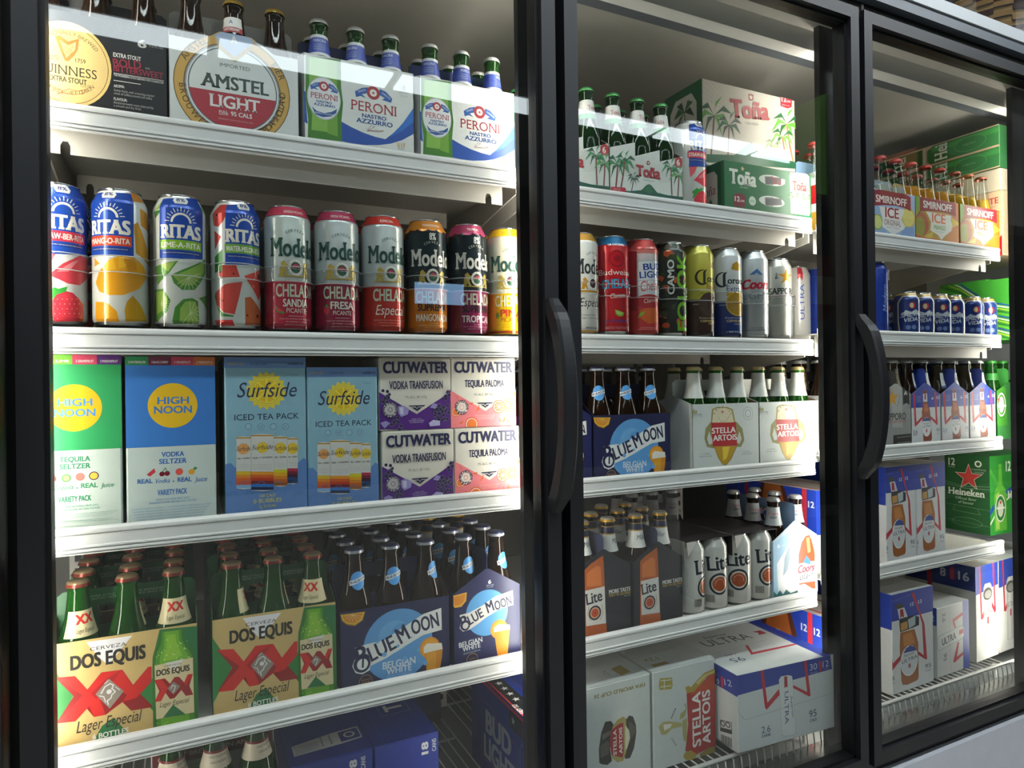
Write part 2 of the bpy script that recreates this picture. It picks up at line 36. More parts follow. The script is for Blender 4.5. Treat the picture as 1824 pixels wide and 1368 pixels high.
'can_sandia': (231.2, 200, [('p','#b02e44',[-116,0,116,0,116,78,-116,78]),('c','#b02e44',-25.6,89.3,0.5,0.5),('c','#b02e44',-33.8,102.8,0.5,0.5),('c','#b02e44',-26.9,91.2,0.5,0.5),('c','#b02e44',42.6,85.8,0.5,0.5),('c','#b02e44',46.8,98.6,0.5,0.5),('c','#b02e44',4.8,94.2,0.5,0.5),('c','#b02e44',8.6,84.6,0.5,0.5),('c','#b02e44',49.7,86,0.5,0.5),('c','#b02e44',48.4,104.3,0.5,0.5),('c','#b02e44',-47.2,81.9,0.5,0.5),('c','#b02e44',-2.2,102.5,0.5,0.5),('c','#b02e44',-32.2,93.7,0.5,0.5),('c','#b02e44',-13.3,101.1,0.5,0.5),('c','#b02e44',42.6,100,0.5,0.5),('c','#b02e44',-30.7,99.9,0.5,0.5),('c','#b02e44',-6.2,103.6,0.5,0.5),('c','#b02e44',-3,107.1,0.5,0.5),('c','#b02e44',48.6,103,0.5,0.5),('c','#b02e44',32.6,102.7,0.5,0.5),('c','#b02e44',9.2,80.1,0.5,0.5),('c','#b02e44',48.6,88,0.5,0.5),('c','#b02e44',-48.4,87,0.5,0.5),('c','#b02e44',-8.5,80.6,0.5,0.5),('c','#b02e44',46,79,0.5,0.5),('c','#b02e44',40.4,91.1,0.5,0.5),('c','#b02e44',-32.1,84.6,0.5,0.5),('c','#b02e44',-5,79.1,0.5,0.5),('c','#b02e44',26.3,95.1,0.5,0.5),('c','#b02e44',48.2,103.2,0.5,0.5),('c','#b02e44',28.6,111.8,0.5,0.5),('c','#b02e44',43.2,94.8,0.5,0.5),('c','#b02e44',3.9,90.1,0.5,0.5),('c','#b02e44',31.4,108,0.5,0.5),('c','#b02e44',33.1,103.7,0.5,0.5),('c','#b02e44',-47.3,86.5,0.5,0.5),('c','#b02e44',-41.3,92.4,0.5,0.5),('c','#b02e44',8,91.5,0.5,0.5),('c','#b02e44',35.8,81.1,0.5,0.5),('c','#b02e44',22.9,92.5,0.5,0.5),('c','#b02e44',-28.7,110.8,0.5,0.5),('c','#b02e44',-44.6,88,0.5,0.5),('c','#b02e44',3.6,92.8,0.5,0.5),('c','#b02e44',48.2,91.1,0.5,0.5),('c','#b02e44',38.7,82.8,0.5,0.5),('c','#b02e44',-1.9,79.6,0.5,0.5),('c','#b02e44',14,86.6,0.5,0.5),('c','#b02e44',28.5,79,0.5,0.5),('c','#b02e44',-3.6,109.8,0.5,0.5),('c','#b02e44',-48.9,95.5,0.5,0.5),('c','#b02e44',17.7,98.4,0.5,0.5),('c','#b02e44',5.7,89.2,0.5,0.5),('c','#b02e44',45.9,82.5,0.5,0.5),('c','#b02e44',20.4,95.8,0.5,0.5),('c','#b02e44',22.8,88.4,0.5,0.5),('c','#b02e44',-48.3,100.6,0.5,0.5),('c','#b02e44',-22.1,101,0.5,0.5),('c','#b02e44',48.7,100.7,0.5,0.5),('c','#b02e44',-9.7,104.6,0.5,0.5),('c','#b02e44',-11.4,83.5,0.5,0.5),('c','#b02e44',7.1,95.2,0.5,0.5),('c','#b02e44',18.6,91.2,0.5,0.5),('c','#b02e44',-9.1,99.1,0.5,0.5),('c','#b02e44',-17.6,93.3,0.5,0.5),('c','#b02e44',-49.5,79.3,0.5,0.5),('c','#b02e44',36.7,80.9,0.5,0.5),('c','#b02e44',-8.7,78.3,0.5,0.5),('c','#b02e44',26.5,83.7,0.5,0.5),('c','#b02e44',-45.1,82.3,0.5,0.5),('c','#b02e44',43.1,99.7,0.5,0.5),('c','#b02e44',-49.7,109.5,0.5,0.5),('p','#c04058',[-116,183,116,183,116,198,-116,198]),('t','#f0e6dc','SANDIA PICANTE',-10.9,187,36,4.6,0,''),('a','#3f5a50','CERVEZA',7.1,135,22,130,50,4.2,''),('t','#2f4f48','Modelo',-32.9,117,80,29,0,'sb'),('p','#b09a4c',[34.1,86,31.1,92,32.1,97,29.1,101,30.1,106,25.1,110,22.1,106,19.1,103,16.1,106,18.1,100,22.1,97,21.1,92,18.1,86,22.1,86,25.1,91,27.1,86]),('p','#b09a4c',[-19.9,86,-16.9,92,-17.9,97,-14.9,101,-15.9,106,-10.9,110,-7.9,106,-4.9,103,-1.9,106,-3.9,100,-7.9,97,-6.9,92,-3.9,86,-7.9,86,-10.9,91,-12.9,86]),('p','#b09a4c',[-19.9,84,34.1,84,34.1,86,-19.9,86]),('c','#e0dcd0',7.1,99,11.5,13),('c','#3c4c48',7.1,99,8,9),('c','#b04050',7.1,101,5,4),('c','#3c6a50',7.1,95,4.5,4),('a','#3c4c48','CERVECERIA',7.1,99,8.7,205,-25,2.4,''),('a','#3c4c48','MEXICO',7.1,99,11.2,225,315,2.2,''),('t','#d0d2bc','CHELADA',-23.9,52,66,20,0,'b'),('t','#e8e2d4','SANDIA',-12.9,36,40,12,0,'b'),('t','#e8e2d4','PICANTE',-7.9,26,32,7.5,0,''),('p','#3f8a40',[-25.9,38,-10.9,27,-11.9,24,-22.9,27]),('p','#d84858',[-23.9,36,-10.9,28,-20.9,28]),('t','#e0b8b8','SABORIZADO',-4.9,20.0,24,1.8,0,''),('t','#e0b8b8','CON LOS SABORES REFRESCANTES',-18.9,15.4,52,1.8,0,''),('t','#e0b8b8','DE SANDIA Y CHILE',-8.9,10.8,32,1.8,0,''),('t','#e0b8b8','BREWED IN MEXICO',-10.9,6.200000000000001,36,1.8,0,'')]),
'can_fresa': (231.2, 200, [('p','#8e2440',[-116,0,116,0,116,78,-116,78]),('c','#8e2440',-17.6,79.6,0.5,0.5),('c','#8e2440',15.1,78.5,0.5,0.5),('c','#8e2440',3.6,84.8,0.5,0.5),('c','#8e2440',-44.2,89.5,0.5,0.5),('c','#8e2440',-46.3,86.9,0.5,0.5),('c','#8e2440',-43,78.7,0.5,0.5),('c','#8e2440',-7.5,103.1,0.5,0.5),('c','#8e2440',-37.6,81.1,0.5,0.5),('c','#8e2440',12.7,109.2,0.5,0.5),('c','#8e2440',7.7,85.7,0.5,0.5),('c','#8e2440',47.6,78.3,0.5,0.5),('c','#8e2440',35.8,82.7,0.5,0.5),('c','#8e2440',-35.6,79.1,0.5,0.5),('c','#8e2440',-19.2,102.6,0.5,0.5),('c','#8e2440',-31.9,92.3,0.5,0.5),('c','#8e2440',13.9,85,0.5,0.5),('c','#8e2440',4.8,78.4,0.5,0.5),('c','#8e2440',-44,80.7,0.5,0.5),('c','#8e2440',18,86.7,0.5,0.5),('c','#8e2440',-18.6,92.4,0.5,0.5),('c','#8e2440',-4.7,82.9,0.5,0.5),('c','#8e2440',29.4,97.2,0.5,0.5),('c','#8e2440',-25.6,92,0.5,0.5),('c','#8e2440',2.5,105.5,0.5,0.5),('c','#8e2440',22.9,82.6,0.5,0.5),('c','#8e2440',48,79.1,0.5,0.5),('c','#8e2440',-8.2,99.8,0.5,0.5),('c','#8e2440',-34.8,88.8,0.5,0.5),('c','#8e2440',-46.1,95.8,0.5,0.5),('c','#8e2440',26.5,91.9,0.5,0.5),('c','#8e2440',37.5,83.3,0.5,0.5),('c','#8e2440',19.5,92.8,0.5,0.5),('c','#8e2440',8,87.7,0.5,0.5),('c','#8e2440',34,109,0.5,0.5),('c','#8e2440',-2.6,95.7,0.5,0.5),('c','#8e2440',-43.9,97.3,0.5,0.5),('c','#8e2440',14.7,111.6,0.5,0.5),('c','#8e2440',32.2,82.6,0.5,0.5),('c','#8e2440',-11.4,95.9,0.5,0.5),('c','#8e2440',-47.7,87.9,0.5,0.5),('c','#8e2440',-33.2,79.1,0.5,0.5),('c','#8e2440',-44.1,100.3,0.5,0.5),('c','#8e2440',-37.1,81.6,0.5,0.5),('c','#8e2440',-10.9,105.3,0.5,0.5),('c','#8e2440',-41.9,87.4,0.5,0.5),('c','#8e2440',4.9,105.9,0.5,0.5),('c','#8e2440',31.9,104.9,0.5,0.5),('c','#8e2440',-22.2,86.3,0.5,0.5),('c','#8e2440',-14.1,105.9,0.5,0.5),('c','#8e2440',45.8,79.6,0.5,0.5),('c','#8e2440',-32.4,81.3,0.5,0.5),('c','#8e2440',-26.7,88.7,0.5,0.5),('c','#8e2440',8.9,82,0.5,0.5),('c','#8e2440',-49.6,86.5,0.5,0.5),('c','#8e2440',-13.1,91.7,0.5,0.5),('c','#8e2440',45.3,96.8,0.5,0.5),('c','#8e2440',1.5,93.7,0.5,0.5),('c','#8e2440',17.6,78.3,0.5,0.5),('c','#8e2440',40,100.8,0.5,0.5),('c','#8e2440',37.5,101.7,0.5,0.5),('c','#8e2440',-10.8,85.8,0.5,0.5),('c','#8e2440',-39.6,94.4,0.5,0.5),('c','#8e2440',-43.8,78.5,0.5,0.5),('c','#8e2440',-29.1,79.9,0.5,0.5),('c','#8e2440',-16,78.3,0.5,0.5),('c','#8e2440',-50,79.7,0.5,0.5),('c','#8e2440',-39.9,84.7,0.5,0.5),('c','#8e2440',-47.4,105.4,0.5,0.5),('c','#8e2440',11.4,79.6,0.5,0.5),('c','#8e2440',-24.8,84.3,0.5,0.5),('p','#a83a58',[-116,183,116,183,116,198,-116,198]),('t','#f0e6dc','FRESA PICANTE',-17.1,187,36,4.6,0,''),('a','#3f5a50','CERVEZA',0.9,135,22,130,50,4.2,''),('t','#2f4f48','Modelo',-39.1,117,80,29,0,'sb'),('p','#b09a4c',[27.9,86,24.9,92,25.9,97,22.9,101,23.9,106,18.9,110,15.9,106,12.9,103,9.9,106,11.9,100,15.9,97,14.9,92,11.9,86,15.9,86,18.9,91,20.9,86]),('p','#b09a4c',[-26.1,86,-23.1,92,-24.1,97,-21.1,101,-22.1,106,-17.1,110,-14.1,106,-11.1,103,-8.1,106,-10.1,100,-14.1,97,-13.1,92,-10.1,86,-14.1,86,-17.1,91,-19.1,86]),('p','#b09a4c',[-26.1,84,27.9,84,27.9,86,-26.1,86]),('c','#e0dcd0',0.9,99,11.5,13),('c','#3c4c48',0.9,99,8,9),('c','#b04050',0.9,101,5,4),('c','#3c6a50',0.9,95,4.5,4),('a','#3c4c48','CERVECERIA',0.9,99,8.7,205,-25,2.4,''),('a','#3c4c48','MEXICO',0.9,99,11.2,225,315,2.2,''),('t','#d0d2bc','CHELADA',-30.1,52,66,20,0,'b'),('t','#e8e2d4','FRESA',-18.1,35,38,12,0,'b'),('t','#e8e2d4','PICANTE',-14.1,25,30,7,0,''),('p','#c83a48',[-29.1,38,-21.1,38,-20.1,30,-25.1,25,-30.1,31]),('p','#3f8a40',[-29.1,38,-25.1,43,-21.1,38]),('t','#e0b8b8','SABORIZADO',-11.1,19.0,24,1.8,0,''),('t','#e0b8b8','CON LOS SABORES REFRESCANTES',-25.1,14.4,52,1.8,0,''),('t','#e0b8b8','DE FRESA Y CHILE',-15.1,9.8,32,1.8,0,''),('t','#e0b8b8','BREWED IN MEXICO',-17.1,5.200000000000001,36,1.8,0,'')]),
'can_especial_red': (231.2, 200, [('p','#b83228',[-116,0,116,0,116,78,-116,78]),('c','#b83228',3.9,82.7,0.5,0.5),('c','#b83228',-47,95.2,0.5,0.5),('c','#b83228',-29,81.9,0.5,0.5),('c','#b83228',-10.3,94.7,0.5,0.5),('c','#b83228',48.9,87.9,0.5,0.5),('c','#b83228',49.3,111.6,0.5,0.5),('c','#b83228',-25.7,78.5,0.5,0.5),('c','#b83228',-34,103.8,0.5,0.5),('c','#b83228',10,107.6,0.5,0.5),('c','#b83228',47.2,95.3,0.5,0.5),('c','#b83228',3.5,78.5,0.5,0.5),('c','#b83228',-47.6,102,0.5,0.5),('c','#b83228',17.2,100.1,0.5,0.5),('c','#b83228',6.6,96.1,0.5,0.5),('c','#b83228',13.9,106.5,0.5,0.5),('c','#b83228',-38.8,89,0.5,0.5),('c','#b83228',-19.1,103.2,0.5,0.5),('c','#b83228',37.7,81.7,0.5,0.5),('c','#b83228',-42,81.5,0.5,0.5),('c','#b83228',-18.5,100.4,0.5,0.5),('c','#b83228',-9,99.5,0.5,0.5),('c','#b83228',-19.9,90.1,0.5,0.5),('c','#b83228',-31.4,94.9,0.5,0.5),('c','#b83228',1.3,104.8,0.5,0.5),('c','#b83228',44.8,89.9,0.5,0.5),('c','#b83228',-43.2,108.7,0.5,0.5),('c','#b83228',44.5,88.3,0.5,0.5),('c','#b83228',-1.4,108.4,0.5,0.5),('c','#b83228',-24.6,81.8,0.5,0.5),('c','#b83228',19.5,96.1,0.5,0.5),('c','#b83228',18.6,103.1,0.5,0.5),('c','#b83228',1.2,86.5,0.5,0.5),('c','#b83228',-27.4,80.9,0.5,0.5),('c','#b83228',-13,86.9,0.5,0.5),('c','#b83228',24,93.8,0.5,0.5),('c','#b83228',1.1,85.2,0.5,0.5),('c','#b83228',12.5,85.3,0.5,0.5),('c','#b83228',29.7,94.8,0.5,0.5),('c','#b83228',19.5,85,0.5,0.5),('c','#b83228',1.8,98.2,0.5,0.5),('c','#b83228',45.7,90.3,0.5,0.5),('c','#b83228',-17.9,96.7,0.5,0.5),('c','#b83228',-38,83.9,0.5,0.5),('c','#b83228',-46.7,91.2,0.5,0.5),('c','#b83228',-24.6,85.6,0.5,0.5),('c','#b83228',28.8,94.5,0.5,0.5),('c','#b83228',-46.3,87.2,0.5,0.5),('c','#b83228',-49.3,102.9,0.5,0.5),('c','#b83228',-0.4,104.2,0.5,0.5),('c','#b83228',-23.5,102.9,0.5,0.5),('c','#b83228',-36.1,105.1,0.5,0.5),('c','#b83228',-11,78.5,0.5,0.5),('c','#b83228',41.5,103.6,0.5,0.5),('c','#b83228',-30.6,92.1,0.5,0.5),('c','#b83228',-2.4,79.5,0.5,0.5),('c','#b83228',-7.5,110.5,0.5,0.5),('c','#b83228',-11.9,99.9,0.5,0.5),('c','#b83228',26,100.3,0.5,0.5),('c','#b83228',11.2,106.8,0.5,0.5),('c','#b83228',-15.8,88.5,0.5,0.5),('c','#b83228',-5.2,78.9,0.5,0.5),('c','#b83228',-1.1,100,0.5,0.5),('c','#b83228',7.4,80.1,0.5,0.5),('c','#b83228',-25.7,88.6,0.5,0.5),('c','#b83228',-39.4,80.6,0.5,0.5),('c','#b83228',23.9,78.9,0.5,0.5),('c','#b83228',-38.6,79.8,0.5,0.5),('c','#b83228',1.8,78.1,0.5,0.5),('c','#b83228',18.7,91.7,0.5,0.5),('c','#b83228',25.9,100.6,0.5,0.5),('p','#c03a30',[-116,183,116,183,116,198,-116,198]),('t','#f0e6dc','ESPECIAL',-13.8,187,26,4.6,0,''),('a','#3f5a50','CERVEZA',4.2,135,22,130,50,4.2,''),('t','#2f4f48','Modelo',-35.8,117,80,29,0,'sb'),('p','#b09a4c',[31.2,86,28.2,92,29.2,97,26.2,101,27.2,106,22.2,110,19.2,106,16.2,103,13.2,106,15.2,100,19.2,97,18.2,92,15.2,86,19.2,86,22.2,91,24.2,86]),('p','#b09a4c',[-22.8,86,-19.8,92,-20.8,97,-17.8,101,-18.8,106,-13.8,110,-10.8,106,-7.8,103,-4.8,106,-6.8,100,-10.8,97,-9.8,92,-6.8,86,-10.8,86,-13.8,91,-15.8,86]),('p','#b09a4c',[-22.8,84,31.2,84,31.2,86,-22.8,86]),('c','#e0dcd0',4.2,99,11.5,13),('c','#3c4c48',4.2,99,8,9),('c','#b04050',4.2,101,5,4),('c','#3c6a50',4.2,95,4.5,4),('a','#3c4c48','CERVECERIA',4.2,99,8.7,205,-25,2.4,''),('a','#3c4c48','MEXICO',4.2,99,11.2,225,315,2.2,''),('t','#d0d2bc','CHELADA',-26.8,52,66,20,0,'b'),('t','#e8e0d0','Especial',-22.8,28,56,17,0,'i'),('t','#e0b0a0','WITH NATURAL AND ARTIFICIAL FLAVORS',-25.8,18.0,60,1.8,0,''),('t','#e0b0a0','TOMATO AND LIME,SALT',-17.8,13.4,44,1.8,0,''),('t','#e0b0a0','BREWED IN MEXICO',-13.8,8.8,36,1.8,0,'')]),
'can_mangonada': (231.2, 200, [('p','#1f2c30',[-116,78,116,78,116,190,-116,190]),('p','#c8741c',[-116,0,116,0,116,78,-116,78]),('c','#c8741c',45.6,109.2,0.5,0.5),('c','#c8741c',-44.3,78.7,0.5,0.5),('c','#c8741c',33.5,98.8,0.5,0.5),('c','#c8741c',17,83.2,0.5,0.5),('c','#c8741c',10.6,93.3,0.5,0.5),('c','#c8741c',8.1,79.8,0.5,0.5),('c','#c8741c',-6.9,85.6,0.5,0.5),('c','#c8741c',22.3,111.7,0.5,0.5),('c','#c8741c',44.9,90.8,0.5,0.5),('c','#c8741c',-5.5,82.1,0.5,0.5),('c','#c8741c',-46.4,78.1,0.5,0.5),('c','#c8741c',-3.5,83.4,0.5,0.5),('c','#c8741c',-12,106.3,0.5,0.5),('c','#c8741c',2.6,91.5,0.5,0.5),('c','#c8741c',-26.4,78.1,0.5,0.5),('c','#c8741c',-17.5,79.4,0.5,0.5),('c','#c8741c',1,111.9,0.5,0.5),('c','#c8741c',17.4,80.2,0.5,0.5),('c','#c8741c',39.4,101.6,0.5,0.5),('c','#c8741c',23.4,107.1,0.5,0.5),('c','#c8741c',26.3,101.3,0.5,0.5),('c','#c8741c',-14.6,111,0.5,0.5),('c','#c8741c',46.2,79.8,0.5,0.5),('c','#c8741c',25.4,97.9,0.5,0.5),('c','#c8741c',-3.9,90.3,0.5,0.5),('c','#c8741c',-1,108,0.5,0.5),('c','#c8741c',0.1,103.3,0.5,0.5),('c','#c8741c',-14.6,105.9,0.5,0.5),('c','#c8741c',40,87.8,0.5,0.5),('c','#c8741c',6.8,107.8,0.5,0.5),('c','#c8741c',22.4,88.7,0.5,0.5),('c','#c8741c',-27.8,83.6,0.5,0.5),('c','#c8741c',20,79.9,0.5,0.5),('c','#c8741c',40.8,82.1,0.5,0.5),('c','#c8741c',41.1,83.2,0.5,0.5),('c','#c8741c',45.7,97.5,0.5,0.5),('c','#c8741c',0.4,89.9,0.5,0.5),('c','#c8741c',15.1,92.5,0.5,0.5),('c','#c8741c',-18.8,80.8,0.5,0.5),('c','#c8741c',1.2,108.5,0.5,0.5),('c','#c8741c',12.3,78.5,0.5,0.5),('c','#c8741c',32,98.4,0.5,0.5),('c','#c8741c',40.8,80.4,0.5,0.5),('c','#c8741c',24.5,78.4,0.5,0.5),('c','#c8741c',15.3,82.3,0.5,0.5),('c','#c8741c',-27.3,105.5,0.5,0.5),('c','#c8741c',-39.4,90,0.5,0.5),('c','#c8741c',35.4,81.6,0.5,0.5),('c','#c8741c',-29,105.7,0.5,0.5),('c','#c8741c',-7.7,98,0.5,0.5),('c','#c8741c',-46.8,84.7,0.5,0.5),('c','#c8741c',-32.8,96,0.5,0.5),('c','#c8741c',-41.7,109.6,0.5,0.5),('c','#c8741c',-47.5,98.5,0.5,0.5),('c','#c8741c',-47.9,81.8,0.5,0.5),('c','#c8741c',31.3,79.8,0.5,0.5),('c','#c8741c',-31.6,96.8,0.5,0.5),('c','#c8741c',-11.4,78.2,0.5,0.5),('c','#c8741c',49,79.7,0.5,0.5),('c','#c8741c',-46.4,84.2,0.5,0.5),('c','#c8741c',11.5,99.1,0.5,0.5),('c','#c8741c',-38.7,84,0.5,0.5),('c','#c8741c',-46.9,87.4,0.5,0.5),('c','#c8741c',26.6,99,0.5,0.5),('c','#c8741c',40.2,99.7,0.5,0.5),('c','#c8741c',36.2,97.5,0.5,0.5),('c','#c8741c',-2.7,81.1,0.5,0.5),('c','#c8741c',16.1,83.4,0.5,0.5),('c','#c8741c',-39.8,87.4,0.5,0.5),('c','#c8741c',37.5,79.3,0.5,0.5),('p','#c8802c',[-116,183,116,183,116,198,-116,198]),('c','#c8802c',-51.1,183.5,9,6),('c','#c8802c',-34.1,183.5,9,4),('c','#c8802c',-17.1,183.5,9,6),('c','#c8802c',-0.1,183.5,9,4),('c','#c8802c',16.9,183.5,9,6),('c','#c8802c',33.9,183.5,9,4),('c','#c8802c',50.9,183.5,9,6),('t','#e0e2dc','8%',-6.1,163,12,12,0,'b'),('t','#f0e6dc','MANGONADA',-18.1,187,36,4.6,0,''),('a','#b8bab0','CERVEZA',-0.1,135,22,130,50,4.2,''),('t','#d8d6cc','Modelo',-40.1,117,80,29,0,'sb'),('p','#b09a4c',[26.9,86,23.9,92,24.9,97,21.9,101,22.9,106,17.9,110,14.9,106,11.9,103,8.9,106,10.9,100,14.9,97,13.9,92,10.9,86,14.9,86,17.9,91,19.9,86]),('p','#b09a4c',[-27.1,86,-24.1,92,-25.1,97,-22.1,101,-23.1,106,-18.1,110,-15.1,106,-12.1,103,-9.1,106,-11.1,100,-15.1,97,-14.1,92,-11.1,86,-15.1,86,-18.1,91,-20.1,86]),('p','#b09a4c',[-27.1,84,26.9,84,26.9,86,-27.1,86]),('c','#e0dcd0',-0.1,99,11.5,13),('c','#3c4c48',-0.1,99,8,9),('c','#b04050',-0.1,101,5,4),('c','#3c6a50',-0.1,95,4.5,4),('a','#3c4c48','CERVECERIA',-0.1,99,8.7,205,-25,2.4,''),('a','#3c4c48','MEXICO',-0.1,99,11.2,225,315,2.2,''),('t','#d0d2bc','CHELADA',-31.1,52,66,20,0,'b'),('t','#26282a','SUPREMA',-28.1,38,56,12,0,'b'),('t','#e8dcc8','MANGONADA',-31.1,20,64,12,0,'b'),('t','#f0d0a0','FLAVORED',-8.1,15,16,1.7,0,''),('t','#f0d0a0','WITH THE REFRESHING FLAVORS',-26.1,11,52,1.7,0,''),('t','#f0d0a0','MANGO AND CHILI',-16.1,7,32,1.7,0,''),('t','#f0d0a0','BREWED IN MEXICO',-18.1,3,36,1.7,0,'')]),
'can_tropical': (231.2, 200, [('p','#1f2a30',[-116,78,116,78,116,190,-116,190]),('p','#8a2450',[-116,0,116,0,116,78,-116,78]),('c','#8a2450',-42.3,80.9,0.5,0.5),('c','#8a2450',-19.7,106.7,0.5,0.5),('c','#8a2450',-0.4,98.1,0.5,0.5),('c','#8a2450',-40,89.5,0.5,0.5),('c','#8a2450',34.3,90,0.5,0.5),('c','#8a2450',44.5,105.8,0.5,0.5),('c','#8a2450',-12.9,78,0.5,0.5),('c','#8a2450',25.5,79.2,0.5,0.5),('c','#8a2450',-49.1,98.6,0.5,0.5),('c','#8a2450',34.3,103.6,0.5,0.5),('c','#8a2450',45.3,80.6,0.5,0.5),('c','#8a2450',-41.8,79.2,0.5,0.5),('c','#8a2450',47.8,79,0.5,0.5),('c','#8a2450',-34,78.1,0.5,0.5),('c','#8a2450',-45.1,78.2,0.5,0.5),('c','#8a2450',-14.7,79.9,0.5,0.5),('c','#8a2450',-19,108.2,0.5,0.5),('c','#8a2450',-33.3,102.5,0.5,0.5),('c','#8a2450',23.8,91.8,0.5,0.5),('c','#8a2450',7.6,100.4,0.5,0.5),('c','#8a2450',8.7,81.2,0.5,0.5),('c','#8a2450',-17.1,81.6,0.5,0.5),('c','#8a2450',-9.9,111.3,0.5,0.5),('c','#8a2450',-7.3,78.5,0.5,0.5),('c','#8a2450',-2.3,102.4,0.5,0.5),('c','#8a2450',-5.4,97.3,0.5,0.5),('c','#8a2450',-40.9,78.4,0.5,0.5),('c','#8a2450',16.2,78.3,0.5,0.5),('c','#8a2450',-19.8,85.4,0.5,0.5),('c','#8a2450',-30.6,78.2,0.5,0.5),('c','#8a2450',-49.3,109.4,0.5,0.5),('c','#8a2450',18.9,109.4,0.5,0.5),('c','#8a2450',-0.8,109.6,0.5,0.5),('c','#8a2450',36.3,93.7,0.5,0.5),('c','#8a2450',2.5,89.5,0.5,0.5),('c','#8a2450',-27.5,85.1,0.5,0.5),('c','#8a2450',22.3,80.5,0.5,0.5),('c','#8a2450',35,89.6,0.5,0.5),('c','#8a2450',10.4,102.8,0.5,0.5),('c','#8a2450',14.6,79.4,0.5,0.5),('c','#8a2450',-25.2,78,0.5,0.5),('c','#8a2450',-47.3,109.4,0.5,0.5),('c','#8a2450',9.3,110.3,0.5,0.5),('c','#8a2450',28.1,83.4,0.5,0.5),('c','#8a2450',46.7,107.9,0.5,0.5),('c','#8a2450',-4.4,78.6,0.5,0.5),('c','#8a2450',-18.2,79.9,0.5,0.5),('c','#8a2450',-13.4,78.6,0.5,0.5),('c','#8a2450',21.3,110.9,0.5,0.5),('c','#8a2450',-28.9,100.8,0.5,0.5),('c','#8a2450',8.4,88.6,0.5,0.5),('c','#8a2450',40.7,85.1,0.5,0.5),('c','#8a2450',32.1,78.2,0.5,0.5),('c','#8a2450',46.5,80.2,0.5,0.5),('c','#8a2450',-49.6,105.8,0.5,0.5),('c','#8a2450',22.1,96.1,0.5,0.5),('c','#8a2450',26.6,85.1,0.5,0.5),('c','#8a2450',-38.6,83.4,0.5,0.5),('c','#8a2450',45.4,111,0.5,0.5),('c','#8a2450',-27,87.2,0.5,0.5),('c','#8a2450',-4.9,106.9,0.5,0.5),('c','#8a2450',-49.4,103.2,0.5,0.5),('c','#8a2450',-24.7,91,0.5,0.5),('c','#8a2450',-37.1,78.6,0.5,0.5),('c','#8a2450',38.3,89.3,0.5,0.5),('c','#8a2450',47.2,105,0.5,0.5),('c','#8a2450',25.2,78.5,0.5,0.5),('c','#8a2450',8.9,111.6,0.5,0.5),('c','#8a2450',0.3,78.4,0.5,0.5),('c','#8a2450',-31.5,111.3,0.5,0.5),('p','#a83a60',[-116,183,116,183,116,198,-116,198]),('c','#a83a60',-46.7,183.5,9,6),('c','#a83a60',-29.7,183.5,9,4),('c','#a83a60',-12.7,183.5,9,6),('c','#a83a60',4.3,183.5,9,4),('c','#a83a60',21.3,183.5,9,6),('c','#a83a60',38.3,183.5,9,4),('c','#a83a60',55.3,183.5,9,6),('t','#e0e2dc','8%',-1.7,163,12,12,0,'b'),('t','#f0e6dc','TROPICAL',-13.7,187,26,4.6,0,''),('a','#b8bab0','CERVEZA',4.3,135,22,130,50,4.2,''),('t','#d8d6cc','Modelo',-35.7,117,80,29,0,'sb'),('p','#b09a4c',[31.3,86,28.3,92,29.3,97,26.3,101,27.3,106,22.3,110,19.3,106,16.3,103,13.3,106,15.3,100,19.3,97,18.3,92,15.3,86,19.3,86,22.3,91,24.3,86]),('p','#b09a4c',[-22.7,86,-19.7,92,-20.7,97,-17.7,101,-18.7,106,-13.7,110,-10.7,106,-7.7,103,-4.7,106,-6.7,100,-10.7,97,-9.7,92,-6.7,86,-10.7,86,-13.7,91,-15.7,86]),('p','#b09a4c',[-22.7,84,31.3,84,31.3,86,-22.7,86]),('c','#e0dcd0',4.3,99,11.5,13),('c','#3c4c48',4.3,99,8,9),('c','#b04050',4.3,101,5,4),('c','#3c6a50',4.3,95,4.5,4),('a','#3c4c48','CERVECERIA',4.3,99,8.7,205,-25,2.4,''),('a','#3c4c48','MEXICO',4.3,99,11.2,225,315,2.2,''),('t','#d0d2bc','CHELADA',-26.7,52,66,20,0,'b'),('t','#26242c','SUPREMA',-23.7,38,56,12,0,'b'),('t','#e8d8d8','TROPICAL',-24.7,20,60,12,0,'b'),('p','#6a1c24',[-41.7,2,-27.7,2,-27.7,62,-41.7,62]),('t','#e0b0c0','FLAVORED',-3.7,15,16,1.7,0,''),('t','#e0b0c0','WITH THE REFRESHING FLAVORS',-21.7,11,52,1.7,0,''),('t','#e0b0c0','BREWED IN MEXICO',-13.7,7,36,1.7,0,'')]),
